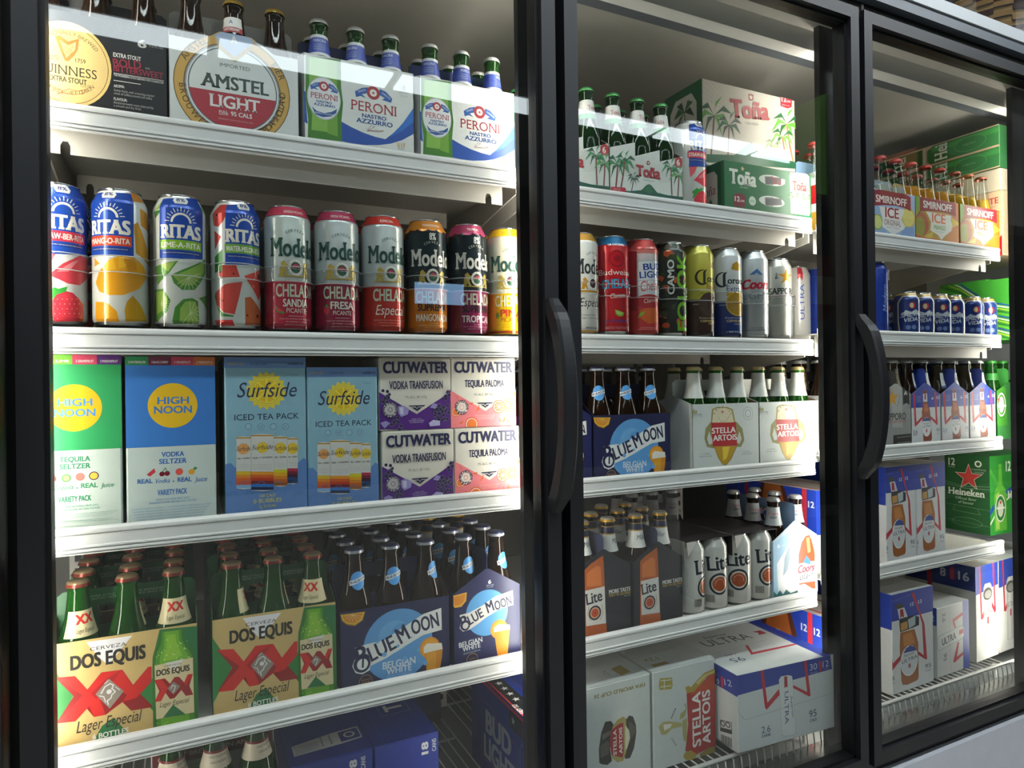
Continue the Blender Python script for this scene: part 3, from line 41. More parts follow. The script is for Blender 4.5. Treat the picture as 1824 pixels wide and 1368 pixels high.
'can_pina': (231.2, 200, [('p','#e0b010',[-116,0,116,0,116,78,-116,78]),('c','#e0b010',4.8,79.3,0.5,0.5),('c','#e0b010',21.2,83,0.5,0.5),('c','#e0b010',43.8,80.4,0.5,0.5),('c','#e0b010',26.2,79.9,0.5,0.5),('c','#e0b010',46.6,105.4,0.5,0.5),('c','#e0b010',-39.2,95,0.5,0.5),('c','#e0b010',-28.2,89.6,0.5,0.5),('c','#e0b010',35,79.7,0.5,0.5),('c','#e0b010',-28.3,78.5,0.5,0.5),('c','#e0b010',-43.6,89.2,0.5,0.5),('c','#e0b010',-33.7,79.3,0.5,0.5),('c','#e0b010',19.8,82.7,0.5,0.5),('c','#e0b010',-16.1,84,0.5,0.5),('c','#e0b010',34.2,82.2,0.5,0.5),('c','#e0b010',14.8,108.6,0.5,0.5),('c','#e0b010',7.1,82.5,0.5,0.5),('c','#e0b010',-36.2,95.2,0.5,0.5),('c','#e0b010',-32.4,85.9,0.5,0.5),('c','#e0b010',31.5,101,0.5,0.5),('c','#e0b010',-22.3,84.8,0.5,0.5),('c','#e0b010',-21.1,82.7,0.5,0.5),('c','#e0b010',-0.3,79.1,0.5,0.5),('c','#e0b010',-38.5,79.6,0.5,0.5),('c','#e0b010',-17,90.5,0.5,0.5),('c','#e0b010',-18.1,86.8,0.5,0.5),('c','#e0b010',27.4,100.9,0.5,0.5),('c','#e0b010',-7.8,106,0.5,0.5),('c','#e0b010',-49.9,92.3,0.5,0.5),('c','#e0b010',18.4,86,0.5,0.5),('c','#e0b010',-7.2,81.9,0.5,0.5),('c','#e0b010',26.6,80.4,0.5,0.5),('c','#e0b010',6.4,97.9,0.5,0.5),('c','#e0b010',32.9,108.2,0.5,0.5),('c','#e0b010',-33.5,79.7,0.5,0.5),('c','#e0b010',-22.3,103.1,0.5,0.5),('c','#e0b010',8.1,98.7,0.5,0.5),('c','#e0b010',-6.5,90.2,0.5,0.5),('c','#e0b010',47.9,85.6,0.5,0.5),('c','#e0b010',-7,95.3,0.5,0.5),('c','#e0b010',36.4,106.9,0.5,0.5),('c','#e0b010',2.9,78.2,0.5,0.5),('c','#e0b010',-40.5,78.1,0.5,0.5),('c','#e0b010',-49.7,94.8,0.5,0.5),('c','#e0b010',-13.2,78.7,0.5,0.5),('c','#e0b010',30.8,93,0.5,0.5),('c','#e0b010',1,103.7,0.5,0.5),('c','#e0b010',-40.3,87.5,0.5,0.5),('c','#e0b010',8.5,88.6,0.5,0.5),('c','#e0b010',-28.3,100.7,0.5,0.5),('c','#e0b010',35.7,111.7,0.5,0.5),('c','#e0b010',10.4,80.5,0.5,0.5),('c','#e0b010',-25.7,78.1,0.5,0.5),('c','#e0b010',48.5,86.7,0.5,0.5),('c','#e0b010',-22.8,78.1,0.5,0.5),('c','#e0b010',-18.6,110.6,0.5,0.5),('c','#e0b010',16.6,78.7,0.5,0.5),('c','#e0b010',-26.9,108.7,0.5,0.5),('c','#e0b010',-18.2,100.3,0.5,0.5),('c','#e0b010',15.2,78.5,0.5,0.5),('c','#e0b010',37.3,103.8,0.5,0.5),('c','#e0b010',42.8,78.9,0.5,0.5),('c','#e0b010',-26.2,83.5,0.5,0.5),('c','#e0b010',32,91.6,0.5,0.5),('c','#e0b010',46.7,100.7,0.5,0.5),('c','#e0b010',-42.7,92.6,0.5,0.5),('c','#e0b010',-41.3,102.8,0.5,0.5),('c','#e0b010',-48.9,82.4,0.5,0.5),('c','#e0b010',11.7,103.2,0.5,0.5),('c','#e0b010',-37.7,103,0.5,0.5),('c','#e0b010',-40.4,85.2,0.5,0.5),('p','#dfb520',[-116,183,116,183,116,198,-116,198]),('t','#a08020','PINA PICANTE',-24.7,187,36,4.6,0,''),('a','#3f5a50','CERVEZA',-6.7,135,22,130,50,4.2,''),('t','#2f4f48','Modelo',-46.7,117,80,29,0,'sb'),('p','#b09a4c',[20.3,86,17.3,92,18.3,97,15.3,101,16.3,106,11.3,110,8.3,106,5.3,103,2.3,106,4.3,100,8.3,97,7.3,92,4.3,86,8.3,86,11.3,91,13.3,86]),('p','#b09a4c',[-33.7,86,-30.7,92,-31.7,97,-28.7,101,-29.7,106,-24.7,110,-21.7,106,-18.7,103,-15.7,106,-17.7,100,-21.7,97,-20.7,92,-17.7,86,-21.7,86,-24.7,91,-26.7,86]),('p','#b09a4c',[-33.7,84,20.3,84,20.3,86,-33.7,86]),('c','#e0dcd0',-6.7,99,11.5,13),('c','#3c4c48',-6.7,99,8,9),('c','#b04050',-6.7,101,5,4),('c','#3c6a50',-6.7,95,4.5,4),('a','#3c4c48','CERVECERIA',-6.7,99,8.7,205,-25,2.4,''),('a','#3c4c48','MEXICO',-6.7,99,11.2,225,315,2.2,''),('t','#f0e6b0','CHELADA',-37.7,52,66,20,0,'b'),('t','#c83a2c','PINA',-26.7,33,42,13,0,'b'),('t','#a04828','PICANTE',-25.7,23,38,8,0,''),('c','#6a8a30',-32.7,35,3.5,6),('p','#b83828',[-116,3,116,3,116,6,-116,6]),('t','#806010','WITH THE FLAVORS OF PINEAPPLE',-32.7,17.0,52,1.8,0,''),('t','#806010','BREWED IN MEXICO',-24.7,12.6,36,1.8,0,'')]),
'can_especial_white': (231.2, 200, [('p','#c9973a',[-116,0,116,0,116,5,-116,5]),('p','#c9973a',[-116,183,116,183,116,198,-116,198]),('t','#33383c','Modelo',-32,117,80,29,0,'sb'),('a','#33383c','CERVEZA',8,135,22,130,50,4.2,''),('p','#b8862c',[35,86,32,92,33,97,30,101,31,106,26,110,23,106,20,103,17,106,19,100,23,97,22,92,19,86,23,86,26,91,28,86]),('p','#b8862c',[-19,86,-16,92,-17,97,-14,101,-15,106,-10,110,-7,106,-4,103,-1,106,-3,100,-7,97,-6,92,-3,86,-7,86,-10,91,-12,86]),('p','#b8862c',[-26,80,42,80,42,84,-26,84]),('c','#d8d8d4',8,98,12,13),('c','#4a3038',8,98,8,9),('t','#33383c','Especial',-22,52,60,17,0,'i'),('t','#55585c','Cuidado,full flavored',-20,34,56,3,0,'i'),('t','#55585c','lager with character',-18,28,52,3,0,'i'),('l','#55585c',0.5,[-20.6,7.5,19.2,8.4]),('t','#33383c','BREWED IN MEXICO',-10,9,36,2.4,0,'b')]),
'can_red_chelada': (231.2, 200, [('p','#1f6a9a',[-116,181,116,181,116,199,-116,199]),('t','#d8e4ec','LA ORIGINAL',-27.8,178.4,36.5,4.1,0,'b'),('c','#8a1a24',-9.1,152,17.3,17.3),('c','#b01c26',-9.1,152,14.7,14.7),('c','#8a1a24',-9.1,152,6.9,6.9),('t','#e4d8d0','Budweiser',-49.7,119.1,84.2,11.1,0,'s'),('t','#18506e','CHELADA',-42.6,89.8,77.1,19.8,3.1,'b'),('t','#4a9ac0','CHELADA',-41.1,90.6,75.6,17.7,3.1,'b'),('t','#e4d8d0','Clamato',-23.7,70.9,34,9.5,5.2,'i'),('p','#7cb040',[-15.4,48.7,6,42.1,1.7,35.5,-7.4,34.5,-13.9,40]),('p','#a8cc60',[-13,47.1,3.8,41.6,-3.9,37.7,-10.7,40]),('t','#2a3a80','LA ORIGINAL',-37.3,22.7,56.8,5.7,0,'b'),('t','#d8a8a8','12% OF OUR COOL DRINK FLAVORED',-34.9,12.3,54.1,1.9,0,''),('t','#d8a8a8','5% ALC VOL CANS',-33.3,9.4,46,1.9,0,'')]),
'can_light_chelada': (231.2, 200, [('p','#b83a3a',[-116,0,116,0,116,66,-116,66]),('p','#c04444',[-116,176,116,176,116,199,-116,199]),('p','#d07870',[-116,168,116,168,116,176,-116,176]),('p','#c4c8cc',[-29.1,60.8,-27.9,151.2,32.8,155.1,32.8,64.6,-8,58.8]),('p','#9a3038',[-48.7,175.5,-30.8,172.5,-31.7,49.6,-49.8,51]),('t','#e0c8c0','ORIGINAL',-14.8,176.3,32.3,3.9,6.6,''),('l','#4a7a9a',0.6,[-31.9,151.5,32.9,155.3]),('l','#4a7a9a',0.6,[-32.5,111.1,32.9,114.1]),('t','#23408a','BUD',-17.8,133,51,12.9,4.9,'b'),('t','#23408a','LIGHT',-25.5,116.4,58.4,13.2,3.4,'b'),('t','#c03a3c','Chelada',-22.7,88.8,55.8,21,7.1,'i'),('c','#a82c34',-2.4,68.6,35.6,14.6),('t','#e0d0c8','Clamato',-17.1,64.4,35.2,8.4,9,'i'),('p','#c8602c',[-27.7,49.4,-14.8,53.9,17.2,56.8,20.4,27.7,-8.5,21.6,-24.7,33.1]),('p','#88b040',[-30.8,33.4,-26.1,44.5,-14.9,48.3,-18.2,41]),('t','#e0b0a8','A MICHELADA INSPIRED LAGER',-25.7,13,38.5,1.9,0,''),('t','#e0b0a8','MADE WITH CLAMATO',-29.8,9.4,37,1.9,0,'')]),
'can_camo': (231.2, 200, [('p','#b04a28',[-24.7,23.6,-28.6,26.8,-32.6,27,-38,26.1,-41.9,19.5,-34,15.2,-25.4,17.1]),('p','#2c3a26',[-27.4,106,-30.2,109.3,-34.4,109.6,-38.2,107.9,-43.6,101.9,-35.7,97.4,-26.9,99.2]),('p','#1a1c1a',[42.3,40.8,41.6,46.5,33.9,48.7,26.3,44.7,26.1,36.8,35.1,37.2,41.5,35.1]),('p','#6a6458',[25.7,100.1,25.3,105.1,19.6,103.7,10.3,104.3,10.8,96.2,18.8,93.5,24.4,96.1]),('p','#c05a34',[60.1,112.7,55.8,119.7,47.3,119.1,42.7,115.3,41.3,109.6,47.5,106.9,52.2,109.5]),('p','#3a4630',[-19.4,158.4,-20.9,161,-25.4,165.6,-28.8,160.5,-30.7,155.5,-25.1,152.3,-19.3,154.2]),('p','#b04a28',[66.7,41.2,63,44.6,57.7,48.4,54.3,43.3,53.7,38.8,57.5,33.1,63.6,37.1]),('p','#2c3a26',[11.5,175.8,9.6,178.5,5.8,180.3,-2,179.4,-0.9,172.6,5.8,171.3,11,171.7]),('p','#1a1c1a',[-34.7,91.2,-32.8,97.4,-41.2,100.3,-49.2,95.4,-47.5,87.7,-41.3,81.7,-36.4,88.8]),('p','#6a6458',[-15.2,187.5,-20.9,192.1,-27.9,196.9,-33.3,190.7,-34.8,183.8,-26.7,182.6,-22.1,184.1]),('p','#c05a34',[0.1,29.9,0.6,37.5,-8.1,35.1,-10,31.3,-10.3,28.5,-7.8,25.8,-0.4,23.3]),('p','#3a4630',[-12.1,59.2,-9.1,66.9,-18.1,65,-21.3,61.1,-20.2,57.7,-17.4,55.9,-13.3,55.9]),('p','#b04a28',[25.2,32.4,26,37.5,20,37.1,10.4,36.8,17.1,30.8,19.4,25.9,27.5,25.9]),('p','#2c3a26',[-3.3,191.7,-7.4,195.3,-12.5,197.4,-14.4,193.1,-17.3,189.1,-12.1,187,-4,184.4]),('p','#1a1c1a',[43.6,98.7,43.3,102.5,38.5,103.3,34.9,100.7,34.7,96.7,37.3,89.9,42.7,95.6]),('p','#6a6458',[-45.5,180.3,-46.4,188.1,-55.4,186,-63.9,184.4,-62,177,-56.1,172,-47.7,173.9]),('p','#c05a34',[4.7,21.7,6.1,28.8,-3.2,30.7,-10.9,25.8,-6.5,19.3,-2.7,14.2,5.7,14.9]),('p','#3a4630',[25.1,158.8,22.8,164.7,15,166.4,11.8,160.9,6.9,154.7,14.5,149.4,19.7,156.1]),('p','#b04a28',[65.7,186.7,59,189.3,54,195.8,52.3,188.4,46,182.5,54.5,179.3,59.1,184.1]),('p','#2c3a26',[-31.5,124.7,-33.8,131.1,-42.5,133.9,-44.8,126.7,-43.2,123.4,-42.5,115.5,-37.6,122.3]),('p','#1a1c1a',[55.6,26,51.5,32.6,42.7,34.9,37.8,29,35.3,22,44,21.7,50.9,20]),('p','#6a6458',[-10.2,173.4,-15.6,178.4,-22.1,179.9,-23.8,174.8,-23.8,172,-22.2,166.5,-15.5,168.4]),('p','#c05a34',[48.5,119.5,47.9,123.9,41.5,127.7,36.6,122.4,40.4,118.2,41.4,110.9,50.3,112.7]),('p','#3a4630',[-43,107.2,-43.4,113.9,-51.2,112.3,-54.8,109.3,-56.7,104.5,-52.4,97.7,-47,104.4]),('p','#b04a28',[-35.2,122,-41.3,127.1,-47.9,127.9,-56,125.9,-55.4,118.3,-47.2,118.6,-39.4,114.8]),('p','#2c3a26',[-25.9,61.4,-32,66.1,-38.8,69.8,-41,63.2,-46.4,57.5,-37.6,57.3,-33.5,58.3]),('p','#1a1c1a',[7.5,68.3,6.3,75.6,-2.8,76.1,-4,69.6,-6.3,66.1,-2.5,61.7,4.1,63.3]),('p','#6a6458',[30.1,96,29.4,99.7,23.5,104.7,19.9,98.4,16.8,92.4,23.2,86.4,31.4,90.2]),('p','#c05a34',[27.4,119.8,28.2,127.2,19.5,125.9,11.1,123.9,15.7,117.6,18.8,111,27.6,113.2]),('p','#3a4630',[18.3,88,19.8,94.6,12.1,93.4,5.3,91.3,9.3,86.3,12.6,84.5,16.6,84.9]),('p','#b04a28',[48.3,37.8,41.3,42.1,35.2,44.6,31.2,40.1,29.1,34.6,36.1,34.2,41.4,33.2]),('p','#2c3a26',[61.4,38.1,56.3,42.3,51,43.1,48.9,39.5,48.9,36.8,49.8,28.7,58.9,31.3]),('p','#1a1c1a',[47.7,157.4,39.2,160.6,34.2,164.3,29.1,160.2,28.5,154.3,33.6,148.1,42.4,150.9]),('p','#6a6458',[65.3,26.2,62,32.2,54,34.2,48.3,29.4,46.7,22.4,54.8,21.2,63.3,18.8]),('p','#c05a34',[-0.1,117.8,-5.3,124,-12.6,122.9,-16.3,119.8,-17,115.5,-13.2,110.6,-3.8,110]),('p','#3a4630',[54.8,80,54.4,86.9,46.6,84.9,41.5,82.6,44.5,78.7,46.7,75.9,53,74.7]),('p','#b04a28',[29.9,120.8,30.4,128.4,21.2,128,18.8,122.6,19.4,119.3,20.6,111.2,30.6,113.1]),('p','#2c3a26',[56.6,118.7,53.1,121.6,49.1,123.4,45.5,120.7,40.1,114.6,47.9,109.7,56.7,112.1]),('p','#1a1c1a',[-36,49.3,-34.9,56.8,-43.3,53.3,-51.4,53,-50.5,45.9,-44,42.6,-34.9,41.7]),('p','#6a6458',[-23.6,103.6,-25.8,106.5,-29.4,106.8,-34.2,105.9,-32.7,102,-29.4,100.3,-21.1,95.9]),('p','#c05a34',[-15.8,173.1,-19.2,179.5,-27.3,180.5,-35.8,177.3,-35.2,169.2,-27.5,165.3,-20.1,167.7]),('p','#3a4630',[31.5,141.5,28.1,146.6,22.2,145.5,13.6,145.4,16.3,138.7,22.3,138.1,26.4,138.2]),('p','#b04a28',[51.9,52.7,50.8,58.7,42.6,61.5,39.2,55,38.8,50.2,43.4,46.8,47.4,50.2]),('p','#2c3a26',[56.9,7.6,48.2,10.8,44.1,11.6,35.5,11.5,35.7,3.8,44,3.1,50.3,2.2]),('p','#1a1c1a',[2.4,140.5,3.8,147.4,-5.5,150.2,-11.4,144,-13,136.4,-5.3,131.2,1.4,136.1]),('p','#6a6458',[50.2,162.4,44.5,165.3,39.7,169.6,31.6,166.5,36.1,160.2,39.7,155.1,48.6,155.2]),('p','#c05a34',[20.9,11.1,15.6,14.8,9.6,19.9,3.8,14.4,6.4,8.8,9.5,2,17.5,5.3]),('p','#3a4630',[-8.2,162.5,-12.4,169.7,-21.8,171.4,-27.5,165.8,-27.8,159.1,-21.2,155.4,-14.3,157.3]),('p','#b04a28',[62.8,71.1,64.5,77.3,56.8,77.4,51.1,74,50.7,68,57.2,66.5,61.8,67.6]),('p','#2c3a26',[-40.2,152.5,-45.5,158.7,-52.5,156.2,-62.1,156.8,-60.9,148.7,-53.2,146.1,-49.2,150.2]),('p','#1a1c1a',[50.1,122.4,43.6,124.9,39.1,130.4,37.8,123.8,34.4,119.7,40.2,118.5,45.4,118.1]),('p','#6a6458',[57.3,146.2,50.6,150.2,45.3,151.8,39,149.3,43.3,144.8,45.2,140.5,54.2,138.5]),('p','#c05a34',[36.6,167.9,36.3,174,28.2,176.2,21.9,171.4,23.9,165.3,29.4,163.8,32.8,165.5]),('p','#3a4630',[52.4,181,52.6,187.5,44.9,186.8,38.4,184.3,36.8,177.2,45,175.9,51.9,175.3]),('p','#b04a28',[-25.4,101.1,-25.7,104.9,-30.6,106,-39.4,105.2,-33.5,99.4,-31.5,93,-26.6,98.3]),('p','#2c3a26',[62.7,35.5,61.7,39,55.8,44.8,50.1,38.9,48.4,31.5,56.6,29.2,61.2,32.6]),('p','#1a1c1a',[-7.2,90.6,-16,93.8,-20.4,95.2,-28.8,94.4,-23.2,88.9,-21.8,81,-15.3,86.6]),('p','#6a6458',[19.3,129.5,10.7,132.3,5.7,138.2,3.5,131.4,-0.6,126,7.2,126.4,14.3,123]),('p','#c05a34',[-34.4,43.2,-34.3,47.3,-39.7,48.3,-49,47.5,-46.1,40,-39.8,37.8,-30.8,35.4]),('p','#3a4630',[-27.7,44.8,-32.1,52.4,-41.5,52.4,-50,49.1,-43.1,43.4,-41.9,35.8,-33.4,38.6]),('t','#141614','CAMO',-13,85.2,75.9,15.8,90,'b'),('t','#c8ccc8','CAMO',-14.2,86.2,73.9,13.8,90,'b'),('t','#141614','FOLOK',21.9,8.1,166.9,30.6,90,'b'),('t','#6fae2c','FOLOK',20.7,9.1,164.9,28.6,90,'b')]),
'can_familiar': (231.2, 200, [('p','#3a2820',[-116,0,116,0,116,79,-116,79]),('c','#3a3428',-14.7,127,16,17),('c','#b3ac40',-11.7,128,13.5,14),('p','#3a3428',[-12.7,112,-6.7,114,-6.7,138,-2.7,145,-9.7,142,-12.7,138]),('t','#3a3428','orona',-2.7,118,48,14,0,'sb'),('t','#a03a38','Familiar',-4.7,101,34,12,0,'s'),('p','#8a6a34',[7.3,150,11.3,160,19.3,163,27.3,160,31.3,150,19.3,148]),('t','#c8b898','IMPORTED',-34.9,67,19.9,3.1,0,''),('c','#4a352c',3.8,68.3,26.5,26.5),('t','#c8b898','Brewed and bottled',-22.1,37.2,52.3,3.7,0,'i'),('t','#c8b070','CERVECERIA',-19.7,29.9,49.9,4.7,0,'b'),('t','#c8b070','MEXICO',-0.5,24.9,30.7,3.4,0,''),('l','#2a2a20',0.7,[-21.4,88.3,-14.6,95,-13,88.2,-7.5,94.2])]),
'can_extra': (231.2, 200, [('p','#23346e',[-116,0,116,0,116,79,-116,79]),('c','#2c3038',-34.4,127,16,17),('c','#c3c5c6',-31.4,128,13.5,14),('p','#2c3038',[-32.4,112,-26.4,114,-26.4,138,-22.4,145,-29.4,142,-32.4,138]),('t','#2c3038','orona',-22.4,118,48,14,0,'sb'),('t','#23346e','Extra',-24.4,101,34,12,0,'s'),('p','#b8912c',[-14.4,150,-10.4,162,-0.4,168,9.6,162,13.6,150,-0.4,147]),('p','#c8982c',[-24.9,90.6,-23.1,100.9,-18.9,96.5,-13.6,99,-14.6,90.4]),('c','#c8a428',1.1,73.3,27.7,27.7),('c','#a8842a',1.1,73.3,24.9,24.9),('t','#3a3010','LA CERVEZA',-7.5,73.1,34.1,3.8,3.8,''),('t','#b8c0d0','IMPORTED',-41.2,69,19.4,3.1,0,''),('t','#b8c0d8','Brewed and bottled',-28.8,40.1,51.4,4.2,0,'i'),('t','#c8b880','CERVECERIA',-25.6,32.5,47.7,4.9,0,'b'),('t','#c8b880','MEXICO',-7.2,26.2,22.8,3.5,0,''),('t','#c0c8d8','1 PINT 8 FL. OZ.',-25.1,8.7,42.5,3.8,0,'b')]),
'can_silver_light': (231.2, 200, [('p','#4f74a8',[-34,143,-16.8,156.4,-1.1,142.5]),('p','#c8ccd0',[-25.6,142.4,-16.9,147.5,-11.5,142.1]),('t','#b8283a','Coors',-51.8,111,72,21,0,'iB'),('t','#8a9096','LIGHT',-53.8,88,70,15,0,'b'),('t','#5a6066','COLD AS THE',-33,20.1,29.9,2.5,0,'b'),('t','#5a6066','ROCKIES BREWED',-42.6,15.2,46.8,2.5,0,'b')]),
'can_silver_star': (231.2, 200, [('s','#c8902c',-5.1,143.5,20.1,5,0.4,0),('l','#3a3c3a',1.4,[-30,138.4,-28.1,152.8,-30,138.4,-24.8,149,-30,138.4,-22.3,141.6]),('t','#3a3c3a','SAPPORO',-45.3,102.9,71.5,14.3,0,'sb'),('t','#a86058','PREMIUM BEER',-42.6,96.6,69,4,0,''),('l','#8a8c88',0.5,[-44.5,91.3,26.4,92])]),
'can_slim': (194.8, 183, [('p','#c83848',[-26.4,179.1,-11.7,177.5,-13.6,144.6,-20.2,154.7,-25.9,147.1]),('t','#2a50a0','ULTRA',-9.8,44.8,90.8,12,90,''),('l','#8a8c90',0.5,[0.1,56.9,1.4,121]),('t','#9a9ca0','12 FL OZ',-2.1,157.8,18.9,2.8,5.3,'')]),
'seltzer_green': (119, 253, [('p','#2f9a5c',[0,118.2,119,118.2,119,253,0,253]),('p','#d84058',[0,239.3,29.8,239.3,29.8,253,0,253]),('t','#e8e0e0','2 STRAWBERRY',4,242.3,22,3.4,0,'b'),('p','#6fb838',[29.8,239.3,59.5,239.3,59.5,253,29.8,253]),('t','#e8e0e0','2 LIME',33.8,242.3,22,3.4,0,'b'),('p','#d04868',[59.5,239.3,89.2,239.3,89.2,253,59.5,253]),('t','#e8e0e0','2 GRAPEFRUIT',63.5,242.3,22,3.4,0,'b'),('p','#5a3078',[89.2,239.3,119,239.3,119,253,89.2,253]),('t','#e8e0e0','2 PASSIONFRUIT',93.2,242.3,22,3.4,0,'b'),('c','#f0b41e',61.7,178,33.2,33.2),('t','#4a86c8','HIGH',41.2,180.7,42.1,10.1,0,'b'),('t','#4a86c8','NOON',37,165.9,49.9,10.3,0,'b'),('t','#2f8a62','TEQUILA',43,102.3,36.6,7,0,'b'),('t','#2f8a62','SELTZER',42.9,92.2,37,7,0,'b'),('c','#d84450',34.3,79.6,5,5),('p','#4a9a48',[29.7,84.7,34.4,86.8,39.4,84,34.3,82]),('c','#4a9a48',50.8,79.6,5.5,5.5),('c','#a8c878',50.8,79.6,4.1,4.1),('c','#e07a70',67.2,80.3,5.6,5.6),('c','#5a3058',83.9,80.6,6.1,6.1),('c','#d8b848',83.9,80.6,4.9,4.9),('t','#3a9468','REAL',14.7,64.9,18.4,5.9,0,'b'),('t','#3a9468','Tequila',36.5,63.8,22.3,6.2,0,'i'),('t','#3a9468','+',61.9,63.2,3.3,3.4,0,'b'),('t','#3a9468','REAL',68.1,64.2,20.5,6.6,0,'b'),('t','#3a9468','Juice',91.7,63.3,16.8,6.6,0,'i'),('t','#2f8a62','VARIETY PACK',41,46.1,39.4,7.5,0,'b'),('t','#4a9078','BLANCO TEQUILA WITH REAL FRUIT JUICE,',32.3,37.8,56.9,2.6,0,''),('t','#4a9078','SPARKLING WATER AND NATURAL FLAVORS',30.8,33.6,60,2.6,0,''),('t','#7a9a8c','GOVERNMENT WARNING ACCORDING TO THE SURGEON GENERAL WOMEN SHOULD NOT',13.3,27.7,100.5,1.4,0,''),('t','#7a9a8c','GOVERNMENT WARNING ACCORDING TO THE SURGEON GENERAL WOMEN SHOULD NOT',13.3,25.3,94,1.4,0,''),('t','#7a9a8c','GOVERNMENT WARNING ACCORDING TO THE SURGEON GENERAL WOMEN SHOULD NOT',13.3,22.9,87.6,1.4,0,''),('t','#7a9a8c','GOVERNMENT WARNING ACCORDING TO THE SURGEON GENERAL WOMEN SHOULD NOT',13.3,20.5,100.5,1.4,-3,''),('t','#7a9a8c','GOVERNMENT WARNING ACCORDING TO THE SURGEON GENERAL WOMEN SHOULD NOT',13.2,18.2,94,1.4,0,''),('t','#7a9a8c','GOVERNMENT WARNING ACCORDING TO THE SURGEON GENERAL WOMEN SHOULD NOT',13.2,15.8,87.6,1.4,0,''),('t','#7a9a8c','GOVERNMENT WARNING ACCORDING TO THE SURGEON GENERAL WOMEN SHOULD NOT',13.2,13.4,100.5,1.4,-3.2,''),('t','#7a9a8c','GOVERNMENT WARNING ACCORDING TO THE SURGEON GENERAL WOMEN SHOULD NOT',13.2,11.1,94,1.4,-3.1,'')]),
'seltzer_blue': (119.5, 251, [('p','#3a78c4',[0,117.6,120,117.6,120,253,0,253]),('p','#2f8a58',[0,238.1,30,238.1,30,253,0,253]),('t','#e8e0e0','2 WATERMELON',4,241.1,22,3.4,0,'b'),('p','#6a2c48',[30,238.1,60,238.1,60,253,30,253]),('t','#e8e0e0','2 BLACK CHERRY',34,241.1,22,3.4,0,'b'),('p','#c04460',[60,238.1,90,238.1,90,253,60,253]),('t','#e8e0e0','2 GRAPEFRUIT',64,241.1,22,3.4,0,'b'),('p','#c87038',[90,238.1,120,238.1,120,253,90,253]),('t','#e8e0e0','2 PINEAPPLE',94,241.1,22,3.4,0,'b'),('c','#e0b41e',61.5,178.2,33.3,33.3),('t','#3a78c4','HIGH',41,180.8,42.3,10.2,0,'b'),('t','#3a78c4','NOON',36.4,166.7,50.8,10.7,0,'b'),('t','#3a70b8','VODKA',45.6,102.3,30.1,7.1,0,'b'),('t','#3a70b8','SELTZER',42.3,92,36.7,7.1,0,'b'),('p','#c83848',[25.8,77.4,35.9,86.3,37.4,80.4,30.2,74.6]),('c','#7a1830',46,77.2,3.6,3.6),('c','#7a1830',52.8,77.5,3.7,3.7),('l','#4a8a40',1,[46,79.8,50.6,85.9,52.8,80.1]),('c','#e0584c',68.9,79,5.1,5.1),('c','#e0a028',85.6,77.8,4.2,4.2),('p','#3f8a40',[87.6,82.1,90,85.3,94.2,83,89.9,80.1]),('t','#3a70b8','REAL',13.9,64.9,19.6,6.3,0,'b'),('t','#3a70b8','Vodka',37.5,63.9,18.6,6.6,0,'i'),('t','#3a70b8','+',59.5,63.5,3.2,3.6,0,'b'),('t','#3a70b8','REAL',66.4,63.7,19.1,6.7,0,'b'),('t','#3a70b8','Juice',89.2,62.5,17.6,7,0,'i'),('t','#3a70b8','VARIETY PACK',39.7,45.9,39.5,7.9,0,'b'),('t','#5a88b8','VODKA WITH REAL FRUIT JUICE,',37,38,45.9,3,0,''),('t','#5a88b8','SPARKLING WATER AND NATURAL FLAVORS',28.6,33.6,63.2,3,0,''),('t','#6a94bc','GOVERNMENT WARNING ACCORDING TO THE SURGEON GENERAL WOMEN SHOULD NOT DRINK',5.8,26.7,106.2,2,0,''),('t','#6a94bc','GOVERNMENT WARNING ACCORDING TO THE SURGEON GENERAL WOMEN SHOULD NOT DRINK',7.5,22.7,101.5,2,0,''),('t','#6a94bc','GOVERNMENT WARNING ACCORDING TO THE SURGEON GENERAL WOMEN SHOULD NOT DRINK',9.2,18.8,96.9,2,0,''),('t','#6a94bc','GOVERNMENT WARNING ACCORDING TO THE SURGEON GENERAL WOMEN SHOULD NOT DRINK',10.9,14.9,92.2,2,0,''),('t','#6a94bc','GOVERNMENT WARNING ACCORDING TO THE SURGEON GENERAL WOMEN SHOULD NOT DRINK',12.6,10.9,87.6,2,0,'')]),
